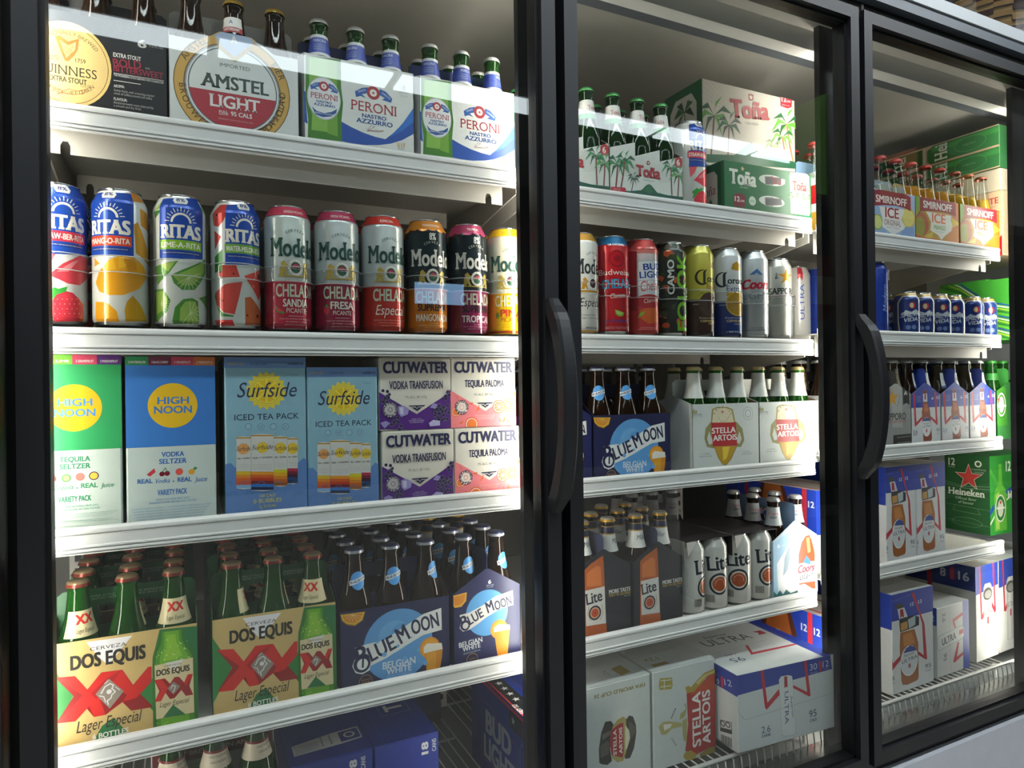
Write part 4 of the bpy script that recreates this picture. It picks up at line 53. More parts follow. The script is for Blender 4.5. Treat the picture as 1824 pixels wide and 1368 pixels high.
'surfside': (121.5, 251, [('p','#5a80b8',[0,0,121.5,0,121.5,85.1,116.5,89.1,109.5,83.1,99.5,75.1,72.9,70.1,36.4,72.1,22,77.1,14,80.1,8,87.1,0,86.1]),('p','#6a8cc0',[0,234,121.5,234,121.5,251,0,251]),('t','#b8a860','2 PEACH TEA',4,239,24,3.4,0,'b'),('t','#4a6490','2 ICED TEA',38,239,24,3.4,0,'b'),('t','#7a90a8','2 HALF & HALF',68,239,24,3.4,0,'b'),('t','#3a3a60','2 RASPBERRY TEA',94,239,24,3.4,0,'b'),('s','#e3cc3e',61.3,198.3,31,18,0.82,0),('c','#c8b848',61.3,198.3,24.4,24.4),('c','#e0cc48',61.3,198.3,23.4,23.4),('c','#b8a840',61.3,198.3,21,21),('c','#e6d24c',61.3,198.3,20,20),('p','#d8b820',[64,199.4,80,199.9,75.8,210.2]),('p','#d8b820',[62.4,201,73.4,212.6,63.2,217]),('p','#d8b820',[60.2,201.1,59.7,217,49.4,212.8]),('p','#d8b820',[58.6,199.5,47,210.4,42.6,200.2]),('p','#d8b820',[58.5,197.2,42.6,196.7,46.8,186.5]),('p','#d8b820',[60.1,195.6,49.2,184,59.4,179.7]),('p','#d8b820',[62.4,195.6,62.9,179.6,73.1,183.8]),('p','#d8b820',[64,197.2,75.6,186.2,79.9,196.4]),('t','#2c3452','Surfside',17.9,188.3,89.4,23.1,0,'i'),('t','#2a3048','ICED TEA PACK',13.7,152.7,96.2,9.2,0,''),('c','#4a6a9a',33.9,142.7,4.9,4.9),('c','#8fb4c4',33.9,142.7,4.3,4.3),('c','#4a6a9a',52.3,141.9,4.9,4.9),('c','#8fb4c4',52.3,141.9,4.4,4.4),('c','#4a6a9a',70.7,141.2,5,5),('c','#8fb4c4',70.7,141.2,4.4,4.4),('c','#4a6a9a',88.9,140.5,5.1,5.1),('c','#8fb4c4',88.9,140.5,4.5,4.5),('t','#4a6a9a','GF',49.6,140.2,5.3,3.4,0,''),('t','#4a6a9a','U',87.1,138.7,3.6,4.6,0,''),('p','#c8c8c4',[91.8,122.1,99.8,123.3,107.8,121.4,106.8,48.3,98.8,47.4,90.9,49.5]),('p','#b88a38',[91.8,121.7,107.7,121,107.7,118.7,91.8,119.5]),('p','#a83048',[91.2,73.7,107.1,72.7,107.1,67.9,91.2,69]),('p','#6a2030',[91.2,69,107.1,67.9,107,63.1,91.1,64.2]),('p','#3a1c30',[91.1,64.2,107,63.1,107,58.3,91,59.4]),('p','#24406a',[91,59.4,107,58.3,106.9,53.5,91,54.7]),('p','#1c2c4a',[91,54.7,106.9,53.5,106.9,48.7,90.9,49.9]),('s','#d8b838',99.6,105.1,9.9,14,0.8,0),('t','#3a3a40','Surfside',92.1,101.7,14.8,7.2,0,'i'),('t','#3a3a40','TEA + VODKA',92.5,90.3,13.7,2.5,0,'b'),('t','#8a8a88','MALT NATURAL TEA FLAVOR',93.5,82.7,11.6,1,-3.6,''),('t','#8a8a88','MALT NATURAL TEA FLAVOR',93.5,80,11.6,1,-3.7,''),('t','#8a8a88','MALT NATURAL TEA FLAVOR',93.5,77.4,11.6,1,-3.7,''),('p','#c8c8c4',[71.1,125,81.2,126,91.3,124.1,90.3,45.8,80.2,45.1,70.1,47.4]),('p','#b88a38',[71.1,124.6,91.3,123.7,91.3,121.4,71.1,122.3]),('p','#c8c020',[70.5,73.3,90.6,71.9,90.6,66.8,70.4,68.2]),('p','#d8a020',[70.4,68.2,90.6,66.8,90.5,61.6,70.3,63]),('p','#c87a20',[70.3,63,90.5,61.6,90.5,56.5,70.3,57.9]),('p','#b85a20',[70.3,57.9,90.5,56.5,90.4,51.3,70.2,52.8]),('p','#8a5020',[70.2,52.8,90.4,51.3,90.3,46.2,70.1,47.7]),('s','#d8b838',80.9,106.6,9.8,14,0.8,0),('t','#3a3a40','Surfside',71.4,103.3,19.1,7.2,0,'i'),('t','#3a3a40','TEA + VODKA',71.7,90.9,18.1,2.5,0,'b'),('t','#8a8a88','MALT NATURAL TEA FLAVOR',72.7,82.8,15.9,0.9,-3.6,''),('t','#8a8a88','MALT NATURAL TEA FLAVOR',72.7,80,15.9,0.9,-3.7,''),('t','#8a8a88','MALT NATURAL TEA FLAVOR',72.7,77.2,15.9,0.9,-3.8,''),('p','#c8c8c4',[16,127.1,26.6,128.1,37.2,126.2,36.2,45.9,25.6,45.3,15.1,47.6]),('p','#b88a38',[16,126.8,37.2,125.8,37.2,123.6,16,124.6]),('p','#d0b028',[15.4,74.2,36.6,72.7,36.5,67.4,15.3,68.9]),('p','#d08028',[15.3,68.9,36.5,67.4,36.4,62.1,15.2,63.7]),('p','#c85c28',[15.2,63.7,36.4,62.1,36.4,56.9,15.2,58.5]),('p','#c05030',[15.2,58.5,36.4,56.9,36.3,51.6,15.1,53.2]),('p','#7fa8d0',[15.1,53.2,36.3,51.6,36.2,46.3,15.1,48]),('s','#d89a58',26.3,108.2,9.6,14,0.8,0),('t','#3a3a40','Surfside',16.3,105.1,20.2,7,0,'i'),('t','#3a3a40','TEA + VODKA',16.6,92.3,19.2,2.4,0,'b'),('t','#8a8a88','MALT NATURAL TEA FLAVOR',17.5,83.9,17.1,0.9,-3.7,''),('t','#8a8a88','MALT NATURAL TEA FLAVOR',17.5,81,17.1,0.9,-3.8,''),('t','#8a8a88','MALT NATURAL TEA FLAVOR',17.5,78.2,17.1,0.9,-3.8,''),('p','#c8c8c4',[37.9,129.9,54.3,130.6,70.8,128.4,69.7,40.4,53.2,40.3,36.9,43.1]),('p','#b88a38',[37.9,129.5,70.8,128,70.7,125.8,37.9,127.2]),('p','#d89028',[37.3,72.1,70.1,69.8,70,65,37.2,67.3]),('p','#c85a20',[37.2,67.3,70,65,69.9,60.2,37.1,62.5]),('p','#b03820',[37.1,62.5,69.9,60.2,69.9,55.3,37.1,57.8]),('p','#6a2428',[37.1,57.8,69.9,55.3,69.8,50.5,37,53]),('p','#2a6ab0',[37,53,69.8,50.5,69.8,45.6,37,48.2]),('p','#1c2c50',[37,48.2,69.8,45.6,69.7,40.8,36.9,43.4]),('s','#d8b838',54,108.9,9.7,14,0.8,0),('t','#3a3a40','Surfside',38.2,106,31.8,7.1,0,'i'),('t','#3a3a40','TEA + VODKA',38.5,91.8,30.7,2.4,0,'b'),('t','#8a8a88','MALT NATURAL TEA FLAVOR',39.5,82.7,28.6,0.9,-3.7,''),('t','#8a8a88','MALT NATURAL TEA FLAVOR',39.4,79.6,28.6,0.9,-3.8,''),('t','#8a8a88','MALT NATURAL TEA FLAVOR',39.4,76.4,28.6,0.9,-3.8,''),('l','#4a70a8',0.8,[-4.4,54.1,0.8,59.2,5.8,59.7,8.3,56.8,5.8,54.6]),('l','#4a70a8',0.8,[2.2,37.1,7.3,42.2,12.4,42.7,15,39.7,12.4,37.5]),('l','#4a70a8',0.8,[19.4,52.2,24.6,57.4,29.8,57.9,32.4,54.9,29.7,52.7]),('l','#4a70a8',0.8,[26.1,35.1,31.3,40.2,36.5,40.7,39.1,37.7,36.5,35.5]),('l','#4a70a8',0.8,[43.6,50.4,49,55.6,54.2,56.1,56.9,53.1,54.2,50.9]),('l','#4a70a8',0.8,[50.4,33,55.8,38.2,61.1,38.7,63.7,35.6,61.1,33.4]),('l','#4a70a8',0.8,[68.4,48.4,73.8,53.7,79.2,54.2,81.9,51.2,79.1,48.9]),('l','#4a70a8',0.8,[75.3,30.9,80.8,36.1,86.2,36.6,88.9,33.5,86.2,31.3]),('l','#4a70a8',0.8,[93.6,46.5,99.2,51.8,104.7,52.3,107.4,49.2,104.6,47]),('l','#4a70a8',0.8,[100.7,28.7,106.3,34,111.8,34.5,114.6,31.4,111.8,29.2]),('t','#c8c050','100 CALS',48.7,30.9,23.6,4.5,0,''),('t','#c8c050','0 BUBBLES',40.1,22.2,41.4,6.1,0,''),('t','#c8c050','2g SUGAR',47.6,14.2,26.1,4.5,0,''),('l','#5a7a9a',0.5,[95.8,222.9,99.5,224.1,102.2,222.5,105,224,108.6,222.1])]),
'vodka': (129, 126, [('p','#542680',[-2.1,67.4,0.9,66,66.3,27,128.5,63.7,132.3,66,133.4,-3.2,-3,2.6]),('c','#8a80a8',8.1,47.7,2.9,2.9),('c','#1c1838',8.1,47.7,2.5,2.5),('c','#8a80a8',6.9,68.6,2.9,2.9),('c','#1c1838',6.9,68.6,2.5,2.5),('c','#8a80a8',4.3,50.2,2.9,2.9),('c','#1c1838',4.3,50.2,2.5,2.5),('c','#8a80a8',4,50.4,2.9,2.9),('c','#1c1838',4,50.4,2.5,2.5),('c','#8a80a8',14.7,67.1,2.9,2.9),('c','#1c1838',14.7,67.1,2.5,2.5),('c','#8a80a8',17.9,61.9,2.9,2.9),('c','#1c1838',17.9,61.9,2.5,2.5),('c','#8a80a8',13.7,54.6,2.9,2.9),('c','#1c1838',13.7,54.6,2.5,2.5),('c','#8a80a8',16.2,59.8,2.9,2.9),('c','#1c1838',16.2,59.8,2.5,2.5),('c','#8a80a8',13.9,48.9,2.9,2.9),('c','#1c1838',13.9,48.9,2.5,2.5),('c','#8a80a8',13.6,59.1,2.9,2.9),('c','#1c1838',13.6,59.1,2.5,2.5),('c','#8a80a8',6.7,52.7,2.9,2.9),('c','#1c1838',6.7,52.7,2.5,2.5),('c','#8a80a8',13.6,57.5,2.9,2.9),('c','#1c1838',13.6,57.5,2.5,2.5),('c','#8a80a8',9,53.3,2.9,2.9),('c','#1c1838',9,53.3,2.5,2.5),('c','#8a80a8',10.2,55.8,2.9,2.9),('c','#1c1838',10.2,55.8,2.5,2.5),('c','#8a80a8',16.4,56.4,2.9,2.9),('c','#1c1838',16.4,56.4,2.5,2.5),('c','#8a80a8',7.4,49.6,2.9,2.9),('c','#1c1838',7.4,49.6,2.5,2.5),('c','#8a80a8',120.7,32.6,3.1,3.1),('c','#1c1838',120.7,32.6,2.7,2.7),('c','#8a80a8',100,23.2,3.1,3.1),('c','#1c1838',100,23.2,2.7,2.7),('c','#8a80a8',121,33.4,3.1,3.1),('c','#1c1838',121,33.4,2.7,2.7),('c','#8a80a8',100.2,23.8,3.1,3.1),('c','#1c1838',100.2,23.8,2.7,2.7),('c','#8a80a8',109.4,41.2,3.1,3.1),('c','#1c1838',109.4,41.2,2.7,2.7),('c','#8a80a8',125.3,27.7,3.2,3.2),('c','#1c1838',125.3,27.7,2.7,2.7),('c','#8a80a8',107.2,36.4,3.1,3.1),('c','#1c1838',107.2,36.4,2.7,2.7),('c','#8a80a8',113.3,28.3,3.1,3.1),('c','#1c1838',113.3,28.3,2.7,2.7),('c','#8a80a8',115.6,23.5,3.1,3.1),('c','#1c1838',115.6,23.5,2.7,2.7),('c','#8a80a8',103.7,20.2,3.1,3.1),('c','#1c1838',103.7,20.2,2.7,2.7),('c','#8a80a8',115,34.7,3.1,3.1),('c','#1c1838',115,34.7,2.7,2.7),('c','#8a80a8',121.6,33.1,3.1,3.1),('c','#1c1838',121.6,33.1,2.7,2.7),('c','#8a80a8',109.1,40.9,3.1,3.1),('c','#1c1838',109.1,40.9,2.7,2.7),('c','#8a80a8',116.2,37.3,3.1,3.1),('c','#1c1838',116.2,37.3,2.7,2.7),('c','#8a80a8',109.2,32.6,3.1,3.1),('c','#1c1838',109.2,32.6,2.7,2.7),('c','#8a80a8',107.3,37.6,3.1,3.1),('c','#1c1838',107.3,37.6,2.7,2.7),('c','#8a80a8',107,40.1,3.1,3.1),('c','#1c1838',107,40.1,2.7,2.7),('c','#8a80a8',101.2,37.1,3.1,3.1),('c','#1c1838',101.2,37.1,2.7,2.7),('c','#8a80a8',119.6,30.9,3.1,3.1),('c','#1c1838',119.6,30.9,2.7,2.7),('c','#8a80a8',122.3,16.3,3.1,3.1),('c','#1c1838',122.3,16.3,2.7,2.7),('c','#8a80a8',100.5,28.8,3.1,3.1),('c','#1c1838',100.5,28.8,2.7,2.7),('c','#8a80a8',105.5,19.5,3.1,3.1),('c','#1c1838',105.5,19.5,2.7,2.7),('c','#8a80a8',114.1,30.3,3.1,3.1),('c','#1c1838',114.1,30.3,2.7,2.7),('c','#8a80a8',115.3,15.7,3.1,3.1),('c','#1c1838',115.3,15.7,2.7,2.7),('c','#8a80a8',100.3,33.1,3.1,3.1),('c','#1c1838',100.3,33.1,2.7,2.7),('c','#8a80a8',105.8,32.4,3.1,3.1),('c','#1c1838',105.8,32.4,2.7,2.7),('c','#8a80a8',106.5,16.7,3.1,3.1),('c','#1c1838',106.5,16.7,2.7,2.7),('c','#8a80a8',118.1,17,3.1,3.1),('c','#1c1838',118.1,17,2.7,2.7),('c','#8a80a8',107.8,26.7,3.1,3.1),('c','#1c1838',107.8,26.7,2.7,2.7),('c','#8a80a8',110.3,34,3.1,3.1),('c','#1c1838',110.3,34,2.7,2.7),('c','#8a80a8',123.8,39.9,3.2,3.2),('c','#1c1838',123.8,39.9,2.7,2.7),('c','#8a80a8',103.4,34.3,3.1,3.1),('c','#1c1838',103.4,34.3,2.7,2.7),('c','#8a80a8',117.3,17.3,3.1,3.1),('c','#1c1838',117.3,17.3,2.7,2.7),('c','#8a80a8',113.8,14.9,3.1,3.1),('c','#1c1838',113.8,14.9,2.7,2.7),('c','#8a80a8',37,5.9,3,3),('c','#1c1838',37,5.9,2.5,2.5),('c','#8a80a8',33.3,13.9,2.9,2.9),('c','#1c1838',33.3,13.9,2.5,2.5),('c','#8a80a8',21.2,9.1,2.9,2.9),('c','#1c1838',21.2,9.1,2.5,2.5),('c','#8a80a8',34.7,1.6,2.9,2.9),('c','#1c1838',34.7,1.6,2.5,2.5),('c','#8a80a8',32.5,21.7,2.9,2.9),('c','#1c1838',32.5,21.7,2.5,2.5),('c','#8a80a8',38.2,6.6,3,3),('c','#1c1838',38.2,6.6,2.5,2.5),('c','#8a80a8',37.1,6.2,3,3),('c','#1c1838',37.1,6.2,2.5,2.5),('c','#8a80a8',27.9,17.5,2.9,2.9),('c','#1c1838',27.9,17.5,2.5,2.5),('c','#8a80a8',38,7.2,3,3),('c','#1c1838',38,7.2,2.5,2.5),('c','#8a80a8',29.9,16,2.9,2.9),('c','#1c1838',29.9,16,2.5,2.5),('c','#8a80a8',27.1,20.8,2.9,2.9),('c','#1c1838',27.1,20.8,2.5,2.5),('c','#8a80a8',21.5,9.9,2.9,2.9),('c','#1c1838',21.5,9.9,2.5,2.5),('c','#8a80a8',23.8,14.3,2.9,2.9),('c','#1c1838',23.8,14.3,2.5,2.5),('c','#8a80a8',24.8,11.9,2.9,2.9),('c','#1c1838',24.8,11.9,2.5,2.5),('c','#8a80a8',26.7,16.5,2.9,2.9),('c','#1c1838',26.7,16.5,2.5,2.5),('c','#8a80a8',25.1,14.5,2.9,2.9),('c','#1c1838',25.1,14.5,2.5,2.5),('c','#8a80a8',131.6,57.4,3.2,3.2),('c','#1c1838',131.6,57.4,2.7,2.7),('c','#8a80a8',120.7,52.5,3.1,3.1),('c','#1c1838',120.7,52.5,2.7,2.7),('c','#8a80a8',131.5,54.3,3.2,3.2),('c','#1c1838',131.5,54.3,2.7,2.7),('c','#8a80a8',123.3,63.9,3.1,3.1),('c','#1c1838',123.3,63.9,2.7,2.7),('c','#8a80a8',126.9,59,3.2,3.2),('c','#1c1838',126.9,59,2.7,2.7),('c','#8a80a8',119.6,57,3.1,3.1),('c','#1c1838',119.6,57,2.7,2.7),('c','#8a80a8',124.3,64.9,3.2,3.2),('c','#1c1838',124.3,64.9,2.7,2.7),('c','#8a80a8',129.4,65.5,3.2,3.2),('c','#1c1838',129.4,65.5,2.7,2.7),('p','#9a90c8',[32.3,41.1,42.2,42.7,52,36.7,49.9,27.2,38,22.8,33.1,29.6]),('p','#c8c4e0',[35.2,39.1,42.1,39.8,42,27.4,37,27.6]),('p','#9a90c8',[90.3,37.6,96.6,45.2,104.8,43,100.6,35.3]),('p','#b8b4dc',[87.9,10.4,96.2,15.9,108.5,13.5,108.4,5.7,89.9,4.5]),('p','#9a90c8',[1,13.7,10.6,17.1,18.3,13,8.5,4]),('c','#b8b4b4',18.6,35.8,12.7,12.7),('a','#2a2648','MADE WITH REAL VODKA',18.6,35.8,9.1,200,-160,5,'b'),('c','#542680',18.6,35.8,3.9,3.9),('c','#b8b4b4',18.6,35.8,3.1,3.1),('t','#23264f','CUTWATER',6.9,98.9,117.9,18.9,0,'B'),('t','#23264f','VODKA TRANSFUSION',17.5,71.2,97.2,13.6,0,'b'),('t','#6a6870','7% ALC. BY VOL.',45.3,54.7,40.8,4.2,0,''),('p','#23264f',[51.1,42.1,82.2,42.4,79.2,39.8,69,40.1,66.4,37.3,64,40.2,54,40.1]),('p','#23264f',[57,38.5,64,38.3,66.4,35.3,69,38.5,76.1,38.7,66.9,32]),('t','#c8c0d8','VODKA WITH',56.7,17.4,17.5,1.9,0,''),('t','#c8c0d8','NATURAL FLAVORS',51.7,14.7,27.5,1.9,0,''),('t','#c8c0d8','& CARBONATION',53.6,11.7,23.5,1.9,0,'')]),
'paloma': (130, 126, [('p','#ec828a',[-0.9,67.1,3.3,65.6,67.6,28.5,128,66,133.8,68,132.7,-6.6,-1.9,-1]),('p','#e0682c',[5.4,62,14.7,50,13.8,53.9]),('p','#e0682c',[32.8,41.6,43.7,45.3,42.1,41.3]),('p','#e0682c',[47.8,27.1,55.7,41,55.6,31.9]),('p','#e0682c',[100.8,5,106.7,19.1,107.8,9.9]),('p','#e0682c',[96.3,7.2,94.2,15.5,99.3,9.2]),('p','#e0682c',[112.2,4.6,110,12.9,115.2,6.5]),('p','#e0682c',[124.4,53.7,128,64.9,130.3,57.2]),('p','#e0682c',[13.1,6.4,23.8,12.9,22.2,7.5]),('c','#e0682c',113.8,38.4,11.9,11.9),('c','#f0e0d4',113.8,38.4,10.1,10.1),('c','#e87a34',113.8,38.4,8.8,8.8),('c','#e0682c',94.5,35.9,12.5,12.5),('c','#f0e0d4',94.5,35.9,10.6,10.6),('c','#e87a34',94.5,35.9,9.2,9.2),('c','#e0682c',10.2,28.3,8.9,8.9),('c','#f0e0d4',10.2,28.3,7.6,7.6),('c','#e87a34',10.2,28.3,6.6,6.6),('c','#e0682c',39.9,5.3,13.1,13.1),('c','#f0e0d4',39.9,5.3,11.1,11.1),('c','#e87a34',39.9,5.3,9.7,9.7),('l','#f0e0d4',0.8,[104.7,38.7,123,38.2]),('l','#f0e0d4',0.8,[107.5,44.4,120.2,32.5]),('l','#f0e0d4',0.8,[114,46.7,113.7,30.2]),('l','#f0e0d4',0.8,[120.4,44.1,107.3,32.8]),('l','#f0e0d4',0.8,[85.1,36.1,104,35.6]),('l','#f0e0d4',0.8,[87.9,42.1,101.1,29.6]),('l','#f0e0d4',0.8,[94.6,44.5,94.4,27.3]),('l','#f0e0d4',0.8,[101.3,41.8,87.7,30]),('c','#e8dcd4',20.9,36.5,11.8,11.8),('a','#2a2648','MADE WITH REAL TEQUILA',20.9,36.5,8.5,200,-160,5,'b'),('c','#ec828a',20.9,36.5,4.3,4.3),('c','#e8dcd4',20.9,36.5,3.4,3.4),('t','#23264f','CUTWATER',7.4,99.2,116.1,19,0,'B'),('t','#23264f','TEQUILA PALOMA',27.5,73,78.2,12.4,0,'b'),('t','#6a6870','7% ALC. BY VOL.',45,56.9,42.6,4,0,''),('p','#23264f',[50.7,43.9,83.4,44.3,80,42,70,41.8,67.1,39.1,64.5,41.6,53.5,41.8]),('p','#23264f',[57.8,40.5,64.4,39.9,67.1,37,70,40.2,76.6,40.4,67.2,34.2]),('t','#f0c8c0','REFRESHING FLAVORS',47.7,19.5,38.7,1.8,0,''),('t','#f0c8c0','WITH GRAPEFRUIT & LIME',49.4,16.4,35.2,1.8,0,''),('t','#f0c8c0','CARBONATED WATER',51.1,13.3,31.6,1.8,0,'')]),
'dos': (186, 150, [('p','#2c7a3a',[-1.7,127.7,27.8,74.6,-3,17.8]),('p','#2c7a3a',[105,59.5,127.9,81.1,127.3,29]),('p','#e0dee0',[43.6,146.7,100.4,146.1,82.4,124.5,70.1,109.2,57.2,124.2]),('p','#1f6a3a',[135.7,148.7,186.2,145.6,186,-0.2,126.9,-1.7,127.2,112.1]),('t','#26221c','CERVEZA',47.9,133.2,45,5,0,''),('t','#26221c','DOS EQUIS',24.1,110.6,93.3,19.1,0,'B'),('p','#8e1418',[6.3,104.1,29.6,101.6,44.2,79.4,61.3,100.4,87.6,99.1,100.6,74.4,120.1,96.7,124.7,96.4,124.4,74.6,109.5,59.8,124.6,39,124.6,36.7,98,37.4,87,52.5,66,38.9,51.9,38.9,40.4,57.3,29.5,37.9,6.6,40,27.8,73.5]),('p','#c8201c',[6.3,104.1,29.6,101.6,54.4,63.7,41.6,69.7]),('p','#c8201c',[29.5,37.9,6.6,40,46,80.3,61.3,100.4,87.6,99.1]),('p','#c8201c',[56.6,71.3,45.7,57.4,51.9,38.9,66,38.9]),('p','#c8201c',[61.3,100.4,87.6,99.1,101.7,70.7,91.6,62.1]),('p','#c8201c',[100.6,74.4,120.1,96.7,124.7,96.4,124.4,74.6,104.9,54.8,87,52.5]),('p','#a81a1a',[54.4,63.7,48,73,69.9,91.9,87.6,99.1,76.4,86]),('p','#8a8074',[54,70.7,70.3,89.9,89,67.8,71.1,46.4]),('l','#d8d8d8',1.6,[60.9,70.5,65.4,78.8,72,82.2,76.3,79.1,74.1,74.8,78.4,69.4,73.9,65.6,72.8,61.2,68.4,58.6,69.4,52.6]),('l','#d8d8d8',1.2,[58.7,67.4,64.1,65.2,66.2,56.7]),('l','#d8d8d8',1,[78.5,76.3,83.9,70.6]),('l','#d8d8d8',1,[65.4,83.5,69.8,87.2]),('c','#d8d8d8',70.7,70.9,3.3,3.3),('p','#1f6a3a',[61.5,24.2,75.7,32.7,100.8,-4.2,46,-3.5]),('t','#2a2018','Lager Especial',30.4,20.6,81.3,16.4,0,'i'),('t','#e8e6e0','6 BOTTLES',49.8,7.1,44.4,7.3,0,'b'),('t','#e8e6e0','12 FL. OZ.',59,-0.2,24.7,3.2,0,''),('p','#2f6a20',[136.1,145.8,167.4,144.9,167.6,129.7,171.8,120.3,177.9,111.5,181.6,101.7,182.8,87.9,184.3,-0.3,181.2,-4.5,152.3,-4.5,129.6,-2.4,126,3.2,125.6,41.2,125.8,98.1,126.2,109.4,128.4,118.5,132.1,125.5,135,134.5]),('p','#4a8a26',[138.8,145.1,164.5,144.4,165,128.7,169.4,118.8,175.4,109.5,178.7,100.2,179.9,88.4,180.7,1,131.5,0.8,129.2,40.5,129,97.5,130.1,108.7,132.5,116.9,136.3,123.8,138.5,133]),('p','#6aa62c',[142.1,143.9,160.7,143.5,161.5,127.3,166,116.4,172.1,106.7,174.3,96.7,173.6,2.5,136.1,2.2,135,96.4,135.6,106.8,138,115,140.9,121.6]),('p','#86b834',[145.2,138.8,156.4,138.7,157.7,125.5,161.8,114.7,165.4,105.4,156,101.3,140.8,101.4,141.2,109.7,144.1,118.7]),('c','#c8dc88',142,116.5,0.6,0.6),('c','#c8dc88',158.8,111.1,0.5,0.5),('c','#c8dc88',131.6,109.2,0.6,0.6),('c','#c8dc88',141.6,102.5,0.7,0.7),('c','#c8dc88',169.7,113.9,0.8,0.8),('c','#c8dc88',138,114.4,0.9,0.9),('c','#c8dc88',155,108.1,0.8,0.8),('c','#c8dc88',134,111.2,0.7,0.7),('c','#c8dc88',145.1,131.9,0.9,0.9),('c','#c8dc88',152.7,109.2,0.9,0.9),('c','#c8dc88',163.8,101,0.7,0.7),('c','#c8dc88',168.1,115.2,0.9,0.9),('c','#c8dc88',171.8,125.4,0.5,0.5),('c','#c8dc88',140.9,103.6,0.7,0.7),('c','#c8dc88',160,121,0.7,0.7),('c','#c8dc88',148.8,121.3,0.7,0.7),('c','#c8dc88',157.8,102.6,0.8,0.8),('c','#c8dc88',173.9,101.2,1,1),('c','#c8dc88',162.1,125,0.9,0.9),('c','#c8dc88',175.6,99.4,0.8,0.8),('c','#c8dc88',164.1,123.2,0.9,0.9),('c','#c8dc88',157.5,121.9,0.5,0.5),('c','#c8dc88',170.3,97.7,0.5,0.5),('c','#c8dc88',168.1,116.2,0.6,0.6),('c','#c8dc88',144.5,109.1,0.9,0.9),('c','#c8dc88',133.1,115.8,0.5,0.5),('c','#a8cc60',164.5,3.7,0.9,0.9),('c','#a8cc60',177.4,-0.8,1,1),('c','#a8cc60',144.7,10.3,0.8,0.8),('c','#a8cc60',131.3,12,0.7,0.7),('c','#a8cc60',159.2,6.5,0.5,0.5),('c','#a8cc60',171.8,2.3,0.9,0.9),('c','#a8cc60',173.2,1.3,0.7,0.7),('c','#a8cc60',154.8,2.7,0.8,0.8),('c','#a8cc60',156.7,2.6,0.9,0.9),('c','#a8cc60',154.2,4.9,0.8,0.8),('c','#a8cc60',141.2,8.9,0.9,0.9),('c','#a8cc60',154.8,3.6,0.5,0.5),('c','#a8cc60',149.7,4.4,0.5,0.5),('c','#a8cc60',159.4,1.8,0.5,0.5),('p','#cfc096',[128.6,97.1,179.6,99.4,180.5,16.8,129.9,17.8]),('p','#d8d4cc',[142,98.1,167.7,99.7,154.6,83.3]),('t','#26221c','CERVEZA',141.4,92.4,22.7,2.4,0,''),('t','#26221c','DOS EQUIS',130.7,81.1,44.4,8.5,0,'B'),('p','#8e1418',[127.9,75.9,141.7,75.7,148.5,66.5,154.5,75,160.3,74.6,167.3,64.6,172.2,75.3,179.3,75.2,174.3,58,179.4,43.7,169.4,43.9,163.6,54,154.1,43.8,148.2,43.8,141.4,55.9,136.6,43.3,127.9,43.6,134.5,58.4]),('p','#c8201c',[127.9,75.9,137,75.6,146.1,61,136.6,43.3,127.9,43.6,136.8,59.2]),('p','#c8201c',[172.2,75.3,179.3,75.2,169.6,58.9,167.3,64.6]),('p','#8a8074',[145,60,153.2,68.7,162,59.8,153,49.6]),('l','#d8d8d8',1.2,[149.6,59.1,152,63.4,155.5,61.6,154.2,55.8,151.9,52.7]),('t','#2a2018','Lager Especial',134.7,34.1,39.3,7.1,0,'i'),('p','#1f6a3a',[138.6,18.3,152.3,34.6,168.6,16.8])]),
'dos_handle': (181, 205, [('t','#c8dcc8','PILSNER STYLE LAGER WITH REFRESHING',33.1,192.6,111,2.9,0,''),('t','#c8dcc8','BALANCED TASTE,FROM MEXICO SINCE 1897',33.1,188.5,108.5,2.9,0,'')]),
